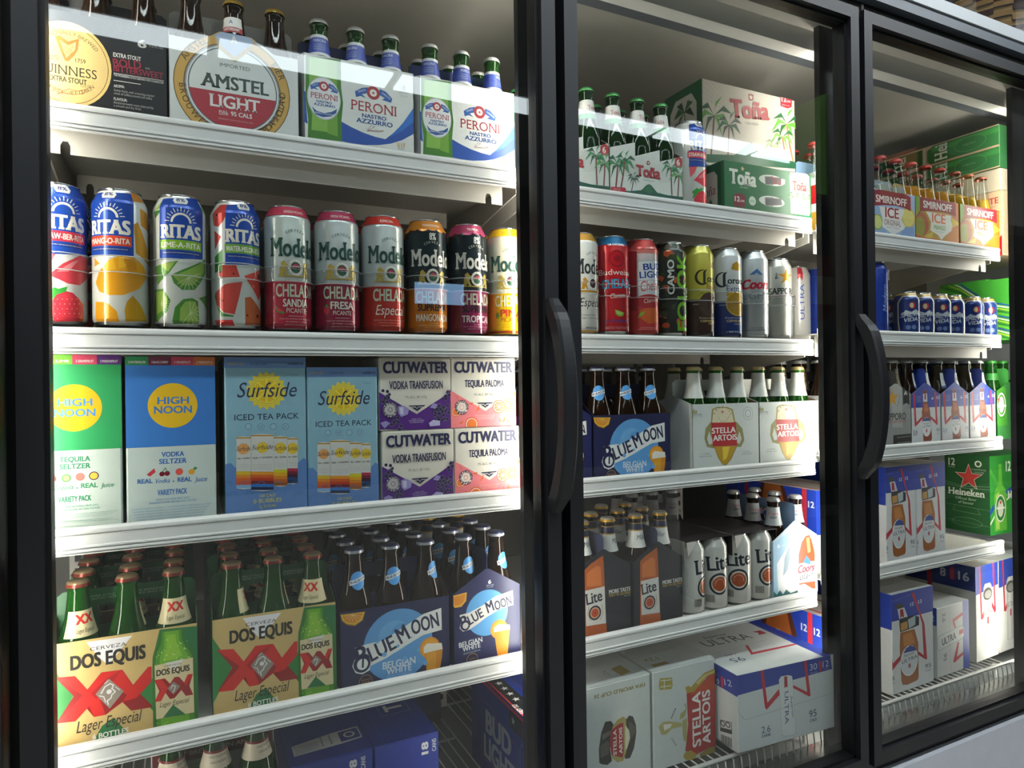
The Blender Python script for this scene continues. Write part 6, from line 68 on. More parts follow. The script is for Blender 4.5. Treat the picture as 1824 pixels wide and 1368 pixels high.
'stella12b': (168, 206, [('p','#a89030',[89.5,144.8,85.7,157,95.1,159.2,100.3,153.9,119.3,166.7,138.5,177.6,173.1,181.7,172.8,164.4,141.1,166.5,124.4,148.9,108.1,141.9]),('p','#c8bc70',[113.8,161.6,138.4,173.4,168.8,177.9,170.2,173.4,141.1,168.6,121.8,155.7]),('p','#a8221e',[89,143.9,108.1,142.9,130,156.2,149.3,170.1,172.9,169.7,170,9.7,138.3,11.3,113.8,8,83.4,22.9,92.3,76.7]),('p','#b8441c',[89,144.9,108.1,142.9,130,156.2,149.3,170.1,172.9,169.7,172.3,138.9,140.5,137.1,113.4,134.5]),('p','#a89030',[78,11.9,80.7,19.4,98,21.3,116.5,7.3,105.6,-1.4,84.4,4]),('p','#8a7a30',[121.9,7,146.6,13.4,165.9,12.9,165.6,-4,127.1,-4.8]),('t','#ecebe6','STELLA',126.3,24,117,22.3,90,'b'),('t','#ecebe6','ARTOIS',152.8,23.6,115.9,21,90,'b'),('p','#a09438',[16.3,179.6,19,190.2,50.9,185.2,52,170.2,49.2,161.5,18.6,165.9,16.1,172.5]),('l','#d8dcd8',1.6,[21.4,184.6,48.3,181.2]),('l','#d8dcd8',1.6,[30.3,184.8,30,166.6]),('l','#d8dcd8',1.6,[19.9,171.7,48.1,168.9]),('p','#a8a060',[68.8,92.5,71.7,104.2,86.3,111.3,82.5,122.5,78,123.4,86.5,123.7,88.9,110.7,83.4,95.4]),('p','#b0a868',[13.5,91,26.3,98.2,41.6,95.7,75.3,84.8,75.1,76.6,49.1,78.6,33.5,70,20.8,72.1]),('p','#dcdcd4',[26.2,92.1,49.3,88.8,44,81.8,28.6,79.4]),('p','#a8a060',[76.7,88.6,89.1,92,88.3,44.5,79.8,44.5,77.4,57.5]),('t','#4a4c48','2026',48.1,98.3,24,4,58,'b'),('t','#4a4c48','ANNO',61.4,40.7,24,4,122,'')]),
'ultra30': (273.6, 163.7, [('p','#1f3a9a',[-8.6,165.2,260.3,173,267.2,131.9,-3.3,122.2]),('p','#c02838',[61.9,165.7,69.7,166.1,80.1,91.7,111.6,115.4,114.6,102.5,77.6,77.5,73,83.3]),('p','#c02838',[182.9,170.5,190.6,171.2,202.4,84.7,198,83,152.1,110.5,153.2,116.5,192.5,94.2]),('p','#d8dcdc',[112.6,135.1,118.5,141.5,137.9,141,149.3,137.3,151.4,128.1,159.2,12.5,150.2,6.9,124.3,11.1,118.9,17.2]),('l','#8a9090',0.7,[112.6,135.1,118.9,17.2,124.3,11.1,150.2,6.9,159.2,12.5,151.4,128.1]),('p','#a82030',[127.5,139.4,136,138.9,136.8,114.5,132.3,116.6,127.7,114.4]),('t','#2a3070','ULTRA',128.2,106.1,70.2,10.7,-90,''),('t','#3a3a48','Superior',144.3,94.4,50,6,-85,'i'),('t','#3a3c60','2.6',63.3,29.3,23.9,14.2,0,''),('t','#3a3c60','CARBS',63.1,20.3,24.6,5.9,0,'b'),('t','#3a3c60','95',197.2,36.3,21.9,15.7,0,''),('t','#3a3c60','CALS',199.3,26.2,19.6,6.1,0,'b'),('t','#d0d8e8','30',200.7,139.6,22,13.7,0,''),('t','#d0d8e8','12',239.1,140.1,17.9,13.8,0,''),('p','#b83040',[227.4,155.4,235.6,155.3,237.2,132,229.3,132.6]),('t','#b0bce0','SLIM CANS',201.6,131.8,22.6,3,0,''),('t','#b0bce0','FL. OZ.',242,134.5,14.8,3.1,0,''),('l','#8a9494',0.7,[-1.3,102.5,5,82,20,67.5,259.2,77.4])]),
'ultra30_side': (260, 163.7, [('p','#1f3a9a',[0,118.7,260,118.7,260,163.7,0,163.7]),('t','#d0d8e8','0',194.1,121.9,8.3,10.6,0,''),('p','#c83040',[207.7,142.3,215.2,143.5,216.6,121.8,208.4,120.2]),('t','#d0d8e8','12',221.1,128.6,23.6,12.9,13.9,''),('p','#3a3c3c',[203.9,46.7,241.4,57.7,242,32.4,204.1,21.9]),('p','#c8ccc8',[206.1,46,239.6,55.6,239.6,41,205.8,30.9]),('t','#3a3c3c','OO',206.6,34.3,33.4,11.3,16.4,'b'),('p','#3a3c3c',[206.3,16.2,207.8,16.6,208.1,-3.6,206.6,-3.9]),('p','#3a3c3c',[209.2,16.8,211.1,17.5,211.4,-2.8,209.6,-3.2]),('p','#3a3c3c',[212.2,17.5,214.5,18.3,214.8,-2,212.6,-2.6]),('p','#3a3c3c',[215.2,18.2,216.7,18.6,217,-1.8,215.5,-2]),('p','#3a3c3c',[218.2,18.8,220,19.5,220.3,-1,218.5,-1.4]),('p','#3a3c3c',[221.1,19.5,223.3,20.3,223.6,-0.2,221.4,-0.8]),('p','#3a3c3c',[224,20.2,225.5,20.6,225.8,0,224.4,-0.2]),('p','#3a3c3c',[227,20.8,228.8,21.4,229.1,0.8,227.3,0.4]),('p','#3a3c3c',[229.9,21.5,232.1,22.3,232.4,1.5,230.2,1]),('p','#3a3c3c',[232.8,22.1,234.2,22.6,234.5,1.8,233.1,1.6]),('p','#3a3c3c',[235.7,22.8,237.5,23.4,237.8,2.5,236,2.1]),('p','#3a3c3c',[238.6,23.4,240.7,24.2,241,3.3,238.9,2.7])]),
'ultra30_top': (273.6, 260, [('p','#c02838',[127.3,119.4,136,120.7,116.9,83.4,252.4,83.3,253.5,77.4,103.8,73.5]),('t','#3a3c60','95',75.6,75.3,36,20,180,''),('t','#3a3c60','CALS',75.6,95.3,30,7,180,''),('p','#1f3a9a',[241.6,0,273.6,0,273.6,260,241.6,260]),('p','#1f3a9a',[0,250,273.6,250,273.6,260,0,260]),('t','#3a3a44','ULTRA',43.8,150,136.8,34,0,''),('t','#3a3a44','Superior',68.4,192,70,14,0,'i'),('p','#b02030',[205.2,160,229.8,160,229.8,182,205.2,182,213.4,171]),('l','#8a8c8c',0.6,[22.2,111.8,201.2,128.6])]),
'ultra12': (124, 247, [('p','#243c9a',[0,180.9,129,180.9,129,247,0,247]),('p','#b02434',[-39.8,235.1,-31.7,235.7,-9.7,151.5,2,77.7,25.1,93.5,25.9,82,-4.6,56.9,-7.8,74.3,-18.6,152.3]),('p','#b02434',[57.7,239.9,66.2,240.5,84.4,186,96.8,154.8,103.4,63.4,100.3,61.4,74.5,81.5,78.4,88,93.1,74.9,89.3,155.4,80.6,184]),('p','#9a5a28',[24.5,148.4,46.4,148.8,66.7,148.1,70.2,135.1,77.1,111.3,77,23.4,73.1,16.9,43.4,13.6,28.9,17.7,25.5,29.5,22,116.7]),('p','#b87838',[31.6,140.9,57.3,142,67.8,112.2,34.6,110.9]),('p','#c8ccd0',[16.8,208.4,36.8,209.2,47.2,183.2,50.2,153,22.7,148.6,21.7,185.2]),('p','#4a4438',[10.9,220.2,31.6,221,33.9,209.4,14.9,208.5]),('p','#9c2030',[23.9,205.6,33.1,206,36.2,184,29,188,25.3,182.6]),('p','#8a5424',[21.4,172.7,47,174,49.5,155.4,23.8,151.9]),('p','#22242a',[21.6,182.9,62,184.3,80.4,175.9,79.9,155.1,61.3,152.1,24.5,149.6]),('p','#a8b4bc',[47,176.3,69.3,181.4,68.8,158.3,50.2,153]),('p','#b88840',[25,171.2,45.1,173,46.6,154.5,26.4,151.7]),('c','#e0e2e4',49.5,72.6,25.6,37.9),('c','#c8ccd0',49.5,72.6,23.8,35.2),('p','#2a468e',[32.4,95.1,40,105.8,52.9,110.2,65.7,103.2,71.8,93.3]),('t','#5a5c60','Michelob',34,83.9,31.4,6.9,3.7,'i'),('t','#2a2c34','ULTRA',28.2,69.2,46.3,9.1,4.4,''),('p','#9c2030',[47.5,64.8,52.7,65.4,53.5,53.8,50.6,56.4,47.3,54]),('t','#3a4058','95',96.8,39.6,18.2,11.1,0,''),('t','#3a4058','CALS',97.8,31.4,17.1,3.7,0,''),('t','#3a4058','2.6',-14,36.5,20.1,10.8,0,''),('t','#3a4058','CARBS',-14.2,27.9,20.1,3.6,0,''),('t','#d8def0','12',54.4,207.9,11.1,8.3,4.1,'b'),('t','#d8def0','12',78.2,209.6,12,8.3,3.6,'b'),('t','#5a70c0','LIVE FIT ENJOY LIFE',-27.7,223,83.7,5.9,5.4,'')]),
'ultra_end': (123, 170, [('p','#2440a0',[0,101.4,120,101.4,120,190,0,190]),('p','#b83440',[7.1,138.2,16.3,139,20.8,62.9,42.8,77.8,44.2,69.9,15.9,51.4,13,57.4]),('p','#b83440',[98,141.6,106.6,142,111.1,53.6,107.2,52.8,80.4,70.6,80.6,77.5,102.6,64.9]),('p','#8a4024',[49.1,148.3,64.8,148.4,68.7,114.4,77.8,94.4,80.6,76.6,85.6,17,80.7,11.3,49.2,11.8,46.9,48.2,43,87.6,48.2,111]),('p','#b86038',[52.9,110.9,67.1,110.5,72.9,90.6,54,89.2]),('p','#d0d4d8',[49.5,138.4,66.2,140.1,67.8,116.4,49.9,116.8]),('p','#6a3024',[50.6,146.3,64.7,147,65.2,138.2,50.4,137.4]),('p','#9c2030',[55.1,136.4,61.4,136.7,61.7,122.5,55.4,122.2]),('c','#dcdee0',63.2,49.5,19,25.6),('p','#2a468e',[47.8,64.9,53.6,71.5,63.8,74.7,74.1,71.8,78.7,64.7]),('t','#4a4c50','Michelob',50.1,55,27,5.1,6.2,'i'),('t','#2a2c38','ULTRA',46.8,46.7,33.2,6.7,3.8,''),('p','#9c2030',[60.2,43.7,65,43.9,64.7,33.7,62.3,35.8,60,33.5]),('t','#2c3a78','2.6',5.7,32.8,18.6,9.3,5.3,''),('t','#2c3a78','CARBS',5.6,28.1,19.2,2.3,4.4,''),('t','#2c3a78','95',106.1,34.3,13.7,8.8,6,''),('t','#2c3a78','CALS',106.7,28.9,13,2.4,3.7,''),('t','#dce2f4','6',85.7,122,7.7,6.3,0,'b'),('t','#dce2f4','12',107.2,123.1,11.3,8,0,'b'),('t','#8a9cd8','SUPERIOR',20.7,127.3,20.2,4.3,4.4,''),('t','#8a9cd8','LIGHT',22.1,121.4,18.7,4.3,4.8,''),('t','#8a9cd8','BEER',22.9,115.5,17.8,4.3,5,'')]),
'sapporo_end': (121, 170, [('p','#a8a8a6',[40.5,171.2,84.7,161.1,86.8,51.5,45.3,53.2]),('p','#2a2826',[47.8,33.1,122.7,34.6,123.7,9.3,47.3,7.4]),('p','#1c1c1c',[87.7,160.1,114.7,155.9,115.2,110.4,101.7,115.6,88.7,110.1]),('s','#c8922c',46.9,129.2,24.1,5,0.4,0),('t','#2c2c2c','SAPPORO',10.8,72.5,89.3,17.3,0,'b'),('t','#b04448','PREMIUM BEER',13.5,64.8,86.3,6,0,''),('t','#d8d8d4','A',93.1,136,13.6,10.6,0,'b'),('l','#c8c8c4',0.8,[62.4,26.7,118,28]),('l','#c8c8c4',0.8,[63.6,12.3,117.7,13.5]),('l','#6a6c58',1.6,[28.9,106.9,20.5,120.3,19.4,137.4]),('l','#6a6c58',1.6,[64.1,105.9,73.3,119.1,75.2,136.3])]),
'heineken_end': (121, 180, [('p','#3a7a28',[-18.9,154,3.2,158,47.4,146.7,50.5,41.2,11.3,37.3,-3.3,43.2]),('c','#2f6a2c',22.1,100,24.2,38.5),('c','#c8ccb8',22.1,100,21.8,34.6),('c','#3a7a30',22.1,100,18.4,29.3),('c','#b8bca8',22.1,100,13,23.5),('s','#b03028',7.6,114.2,9.2,5,0.4,0),('t','#e4e4dc','Heineken',-24,93.7,70.2,8.9,0,'sb')]),
'smirnoff_ice': (188, 128, [('p','#8aa8cc',[24.8,83.4,68.9,88,67.3,10.8,23.2,7]),('c','#8a9a50',36,44.9,19.8,19.8),('c','#c8d080',36,44.9,16.9,16.9),('c','#c8a838',159.5,66.8,27.7,27.7),('c','#d8cc70',159.5,66.8,23.5,23.5),('p','#7a9ac8',[130.1,37.5,181.6,46.3,184.2,13.6,126.4,10.8]),('p','#dcdcd8',[42.9,85.3,143.9,86.7,130.6,57.9,146.1,43.1,139.6,34.3,107.8,21.3,96.7,13.3,82.9,23.2,52.5,34.5,55.9,50.7]),('p','#8a242c',[24.2,124.9,63.7,131.1,110.2,132.8,151.2,127.3,169.7,122.2,169.5,84.6,144,90.8,109.3,93.3,62.8,90.4,23.3,84.2]),('t','#e0dcd4','SMIRNOFF',30.2,95.8,123.6,18.3,0,'b'),('t','#9c2830','ICE',65.9,60.1,54.7,25.7,0,'b'),('t','#7a3038','ORIGINAL',61.8,40.3,66,14.4,0,''),('t','#7a7a78','CRISP CITRUS',69.3,33,52.9,3.2,0,'')]),
'smirnoff_mango': (188, 128, [('p','#6a9a38',[-2.6,137.5,60.2,136.3,19.5,102.8,-0.6,80]),('p','#c86a28',[177.5,136.6,198.9,134.6,197.9,15.4,139.6,19.3]),('c','#a8542c',25.1,55.6,29.9,31.2),('c','#8a8a2c',18.3,48.7,20,27),('p','#3f6a2c',[0.9,74,22.6,94.8,19.1,84]),('p','#c8b040',[34.3,23.1,74.9,41.3,67.6,17.6]),('p','#d8b838',[155.2,87,193.9,71.3,158,57.3]),('p','#b05a28',[-1.8,26.3,37.6,21.3,105.1,20.7,196.2,15.3,-2.2,9.7]),('p','#c8782c',[158,57.3,193.6,58.3,196.2,17.5,125.8,20.3]),('p','#dad8d0',[44.1,91.8,155.3,90.2,153.3,78.3,159.9,61.7,154.3,48.4,126,33.1,108.5,19.9,95.1,32.5,61.4,42.2,65.3,65.6]),('p','#8a2430',[18.4,126.5,60.1,133.8,107.7,136.4,152.7,131.8,175.5,126.7,175.8,89.5,141.4,95.3,99.9,96.4,55.8,93.6,19.2,88.6]),('t','#e0dcd4','SMIRNOFF',32.7,101,125.7,18.8,0,'b'),('t','#d86428','ICE',69.3,65,59.3,24.8,0,'b'),('t','#7a9a48','MANGO',78.4,46.9,49.8,11.8,0,'b'),('t','#8a9a80','CRISP',85,40.1,37.8,2.5,0,'')]),
}
U30 = [1.2154, 0.088, 0.26430000000000003, -0.0658, 0.2736, 0.1637]
# ---------------------------------------------------------------- materials
MC = {}
def srgb(h):
    c = [int(h[i:i+2], 16)/255 for i in (1, 3, 5)]
    return [x/12.92 if x <= .04045 else ((x+.055)/1.055)**2.4 for x in c] + [1]
def mat(hexc, kind='card'):
    k = (hexc, kind)
    if k in MC: return MC[k]
    m = bpy.data.materials.new(kind + '_' + hexc[1:]); m.use_nodes = True; nt = m.node_tree; N = nt.nodes; b = N['Principled BSDF']
    c = srgb(hexc); b.inputs['Base Color'].default_value = c
    rough, metal = {'card': (.42, 0), 'can': (.24, .25), 'metal': (.2, 1), 'paint': (.38, 0), 'black': (.42, 0), 'plastic': (.45, 0), 'label': (.4, 0), 'kraft': (.8, 0), 'cap': (.3, .4), 'satin': (.34, .8), 'ink': (.5, 0), 'wall': (.8, 0)}.get(kind, (.5, 0))
    b.inputs['Roughness'].default_value = rough; b.inputs['Metallic'].default_value = metal
    if kind in ('card', 'kraft', 'paint', 'black', 'wall', 'plastic'):      # slight mottling of board, paint and moulded plastic
        t = N.new('ShaderNodeTexNoise'); t.inputs['Scale'].default_value = {'card': 60, 'kraft': 200, 'black': 900, 'wall': 8}.get(kind, 25); t.inputs['Detail'].default_value = 2
        co = N.new('ShaderNodeTexCoord'); nt.links.new(co.outputs['Object'], t.inputs['Vector'])
        mx = N.new('ShaderNodeMix'); mx.data_type = 'RGBA'; mx.blend_type = 'MULTIPLY'; mx.inputs[0].default_value = .12 if kind != 'black' else .3
        mx.inputs[6].default_value = c; nt.links.new(t.outputs['Fac'], mx.inputs[7])
        nt.links.new(mx.outputs[2], b.inputs['Base Color'])
    MC[k] = m; return m
def glassmat(name, tint, diff=None, dfac=0., ior=1.45, rough=.02):
    if name in MC: return MC[name]
    m = bpy.data.materials.new(name); m.use_nodes = True; nt = m.node_tree; N = nt.nodes; out = N['Material Output']; N.remove(N['Principled BSDF'])
    tr = N.new('ShaderNodeBsdfTransparent'); tr.inputs[0].default_value = (*tint, 1)
    gl = N.new('ShaderNodeBsdfGlossy'); gl.inputs['Roughness'].default_value = rough
    fr = N.new('ShaderNodeFresnel'); ge = N.new('ShaderNodeNewGeometry'); ma = N.new('ShaderNodeMath'); ma.operation = 'MULTIPLY_ADD'; ma.inputs[1].default_value = 1/ior-ior; ma.inputs[2].default_value = ior
    nt.links.new(ge.outputs['Backfacing'], ma.inputs[0]); nt.links.new(ma.outputs[0], fr.inputs['IOR'])       # same reflectance from both sides of the wall
    base = tr.outputs[0]
    if diff:
        df = N.new('ShaderNodeBsdfDiffuse'); df.inputs[0].default_value = (*diff, 1); mx = N.new('ShaderNodeMixShader'); mx.inputs[0].default_value = dfac
        nt.links.new(tr.outputs[0], mx.inputs[1]); nt.links.new(df.outputs[0], mx.inputs[2]); base = mx.outputs[0]
    m2 = N.new('ShaderNodeMixShader'); nt.links.new(fr.outputs[0], m2.inputs[0]); nt.links.new(base, m2.inputs[1]); nt.links.new(gl.outputs[0], m2.inputs[2]); nt.links.new(m2.outputs[0], out.inputs[0])
    MC[name] = m; return m
def emat(name, col, s):
    m = bpy.data.materials.new(name); m.use_nodes = True; nt = m.node_tree; N = nt.nodes; N.remove(N['Principled BSDF'])
    e = N.new('ShaderNodeEmission'); e.inputs[0].default_value = (*col, 1); e.inputs[1].default_value = s; nt.links.new(e.outputs[0], N['Material Output'].inputs[0]); return m
PANE = glassmat('door_glass', (.93, .95, .94), ior=1.5, rough=.004)
GREEN = glassmat('green_bottle_glass', (.12, .5, .10), (.012, .09, .008), .42, rough=.05)
DGREEN = glassmat('dark_green_bottle_glass', (.05, .22, .06), (.006, .035, .008), .55, rough=.05)
BROWN = glassmat('brown_bottle_glass', (.10, .04, .015), (.02, .008, .003), .6, rough=.05)
CLEAR = glassmat('clear_bottle_glass', (.93, .96, .94), rough=.04)
ACRYL = glassmat('clear_acrylic', (.95, .96, .96), ior=1.42, rough=.06)
FILM = glassmat('cellophane', (.97, .97, .97), ior=1.6, rough=.12)
# ---------------------------------------------------------------- mesh builder
class MB:
    def __init__(s): s.v = []; s.f = []; s.mi = []; s.sm = []; s.mats = []
    def idx(s, m):
        if m not in s.mats: s.mats.append(m)
        return s.mats.index(m)
    def face(s, pts, m, sm=False):
        b = len(s.v); s.v += [tuple(p) for p in pts]; s.f.append(tuple(range(b, b+len(pts)))); s.mi.append(s.idx(m)); s.sm.append(sm)
    def box(s, x0, y0, z0, x1, y1, z1, m, ch=0.):
        """box, with its four vertical and four top edges chamfered by ch"""
        if ch <= 0:
            c = [(x, y, z) for z in (z0, z1) for x, y in ((x0, y0), (x1, y0), (x1, y1), (x0, y1))]
            for q in ((3, 2, 1, 0), (4, 5, 6, 7), (0, 1, 5, 4), (1, 2, 6, 5), (2, 3, 7, 6), (3, 0, 4, 7)): s.face([c[i] for i in q], m)
            return
        def ring(z, e): return [(x0+ch+e, y0+e, z), (x1-ch-e, y0+e, z), (x1-e, y0+ch+e, z), (x1-e, y1-ch-e, z), (x1-ch-e, y1-e, z), (x0+ch+e, y1-e, z), (x0+e, y1-ch-e, z), (x0+e, y0+ch+e, z)]
        R = [ring(z0, ch*.6), ring(z0+ch*.6, 0), ring(z1-ch*.6, 0), ring(z1, ch*.6)]
        s.face(R[0][::-1], m); s.face(R[3], m)
        for a, b in zip(R, R[1:]):
            for i in range(8): s.face([a[i], a[(i+1) % 8], b[(i+1) % 8], b[i]], m)
    def prism(s, pts, axis, a, b, m):
        """polygon pts extruded from a to b along axis ('x','y' or 'z')"""
        def P(p, t): return {'x': (t, p[0], p[1]), 'y': (p[0], t, p[1]), 'z': (p[0], p[1], t)}[axis]
        tri = tessellate_polygon([[Vector((p[0], p[1], 0)) for p in pts]])
        for t in (a, b):
            for q in tri: s.face([P(pts[i], t) for i in q], m)
        for i in range(len(pts)):
            p, q = pts[i], pts[(i+1) % len(pts)]; s.face([P(p, a), P(q, a), P(q, b), P(p, b)], m)
    def lathe(s, prof, m, n=32, c=(0, 0, 0), mats=None, a0=0., a1=2*math.pi, wob=None):
        full = abs(a1-a0-2*math.pi) < 1e-6; k = n if full else n+1
        b = len(s.v)
        for j, (r, z) in enumerate(prof):
            for i in range(k):
                t = a0+(a1-a0)*i/n; rr = r if wob is None else wob(j, i, r); s.v.append((c[0]+rr*math.sin(t), c[1]-rr*math.cos(t), c[2]+z))
        for j in range(len(prof)-1):
            mm = s.idx(mats[j] if mats else m)
            for i in range(n):
                i2 = (i+1) % k
                s.f.append((b+j*k+i, b+j*k+i2, b+(j+1)*k+i2, b+(j+1)*k+i)); s.mi.append(mm); s.sm.append(True)
    def tube(s, pts, r, m, n=8, closed=False):
        P = [Vector(p) for p in pts]; rings = []
        for i, p in enumerate(P):
            d = (P[min(i+1, len(P)-1)]-P[max(i-1, 0)]).normalized(); u = d.cross(Vector((.13, .31, .94)))
            if u.length < .1: u = d.cross(Vector((1, 0, 0)))
            u.normalize(); w_ = d.cross(u); rr = r[i] if isinstance(r, (list, tuple)) else r
            rings.append([p+(u*math.cos(2*math.pi*k/n)+w_*math.sin(2*math.pi*k/n))*rr for k in range(n)])
        b = len(s.v); mm = s.idx(m)
        for R in rings: s.v += [tuple(q) for q in R]
        for i in range(len(rings)-1):
            for k in range(n): s.f.append((b+i*n+k, b+i*n+(k+1) % n, b+(i+1)*n+(k+1) % n, b+(i+1)*n+k)); s.mi.append(mm); s.sm.append(True)
        for e in (0, len(rings)-1): s.f.append(tuple(b+e*n+k for k in range(n))); s.mi.append(mm); s.sm.append(False)
    # -- printed artwork laid on a flat face or wrapped round a can
    def art(s, name, o, U, V, off=.00012, kind='card', within=None):
        o, U, V = Vector(o), Vector(U), Vector(V); N = U.cross(V); W, H, polys = art_polys(name)
        for lay, col, poly in polys:
            if within:                                     # trim to a convex panel outline (metres, anticlockwise)
                for (xa, ya), (xb, yb) in zip(within, within[1:]+within[:1]):
                    a, b = (yb-ya), -(xb-xa); poly = clip(poly, a, b, (a*xa+b*ya)*1000)
                    if len(poly) < 3: break
                if len(poly) < 3: continue
            q = o+N*(off+lay*.000011); s.face([q+U*(x/1000)+V*(y/1000) for x, y in poly], mat(col, kind))
    def artcyl(s, name, prof, n, kind='can'):
        W, H, polys = art_polys(name); R = max(r for r, z in prof)*1000; du = 2*math.pi*R/n; ks = [z*1000 for r, z in prof]
        for lay, col, poly in polys:
            for p1 in strips(poly, 0, du):
                for p2 in knots(p1, ks):
                    pts = []
                    for x, y in p2:
                        r = prof[-1][0]
                        for (ra, za), (rb, zb) in zip(prof, prof[1:]):
                            if y/1000 <= zb+1e-7 or (rb, zb) == prof[-1]: r = ra+(rb-ra)*max(0., min(1., (y/1000-za)/max(zb-za, 1e-6))); break
                        i0 = math.floor(x/du+1e-9); fr = x/du-i0; r += .00012+lay*.000011
                        A0, A1 = i0*2*math.pi/n, (i0+1)*2*math.pi/n
                        pts.append((r*((1-fr)*math.sin(A0)+fr*math.sin(A1)), -r*((1-fr)*math.cos(A0)+fr*math.cos(A1)), y/1000))
                    s.face(pts, mat(col, kind), True)
    def build(s, name, parent=None, loc=None, rz=0.):
        me = bpy.data.meshes.new(name); me.from_pydata(s.v, [], s.f)
        for m in s.mats: me.materials.append(m)
        me.polygons.foreach_set('material_index', s.mi); me.polygons.foreach_set('use_smooth', s.sm); me.update()
        o = bpy.data.objects.new(name, me); COL.objects.link(o)
        if parent: o.parent = parent
        if loc: o.location = loc
        o.rotation_euler[2] = rz
        return o
def clip(poly, a, b, c):
    """part of a convex polygon where a*x + b*y <= c"""
    out = []; n = len(poly)
    for i in range(n):
        p, q = poly[i], poly[(i+1) % n]; dp, dq = a*p[0]+b*p[1]-c, a*q[0]+b*q[1]-c
        if dp <= 0: out.append(p)
        if dp*dq < 0: t = dp/(dp-dq); out.append((p[0]+(q[0]-p[0])*t, p[1]+(q[1]-p[1])*t))
    return out
def strips(poly, ax, du):
    lo, hi = min(p[ax] for p in poly), max(p[ax] for p in poly); k = math.floor(lo/du); out = []
    while k*du < hi-1e-6:
        a = (1, 0) if ax == 0 else (0, 1)
        q = clip(clip(poly, a[0], a[1], (k+1)*du), -a[0], -a[1], -k*du)
        if len(q) > 2: out.append(q)
        k += 1
    return out
def knots(poly, ks):
    out = []; ks = [-1e9]+ks+[1e9]
    for a, b in zip(ks, ks[1:]):
        q = clip(clip(poly, 0, 1, b), 0, -1, -a)
        if len(q) > 2: out.append(q)
    return out
TC = {}
def text_tris(st, fl):
    k = (st, fl)
    if k in TC: return TC[k]
    cu = bpy.data.curves.new('t', 'FONT'); cu.body = st; cu.size = 1; cu.resolution_u = 3
    ob = bpy.data.objects.new('t', cu); me = bpy.data.meshes.new_from_object(ob)
    V = [v.co.xy[:] for v in me.vertices]; T = [[V[i] for i in p.vertices] for p in me.polygons]
    if 's' in fl:                                  # slab serifs on the ends of straight stems
        cnt = {}
        for p in me.polygons:
            vs = list(p.vertices)
            for i in range(len(vs)): e = tuple(sorted((vs[i], vs[(i+1) % len(vs)]))); cnt[e] = cnt.get(e, 0)+1
        ys = [v[1] for v in V]; tops = (max(y for y in ys if y < .72), .535)
        for (i, j), c in cnt.items():
            if c != 1: continue
            (xa, ya), (xb, yb) = V[i], V[j]; L = abs(xa-xb)
            if abs(ya-yb) < .004 and .05 < L < .2:
                for yy, d in ((0 if ya < .05 else 9, 1), (tops[0], -1), (tops[1], -1)):
                    if abs(ya-yy) < .045: x0, x1 = min(xa, xb)-.05, max(xa, xb)+.05; T.append([(x0, ya), (x1, ya), (x1, ya+.05*d), (x0, ya+.05*d)]); break
    d = .07 if 'X' in fl else .046 if 'B' in fl else .027 if 'b' in fl else 0
    if d: T = [[(x+dx, y+dy) for x, y in t] for t in T for dx, dy in ((-d, -d*.5), (d, -d*.5), (-d, d*.5), (d, d*.5))]
    sh = .28 if 'i' in fl else 0
    T = [[(x+y*sh, y) for x, y in t] for t in T]
    xs = [p[0] for t in T for p in t] or [0, 1]
    r = (T, min(xs), max(xs)); TC[k] = r
    bpy.data.objects.remove(ob); bpy.data.curves.remove(cu); bpy.data.meshes.remove(me); return r
AP = {}
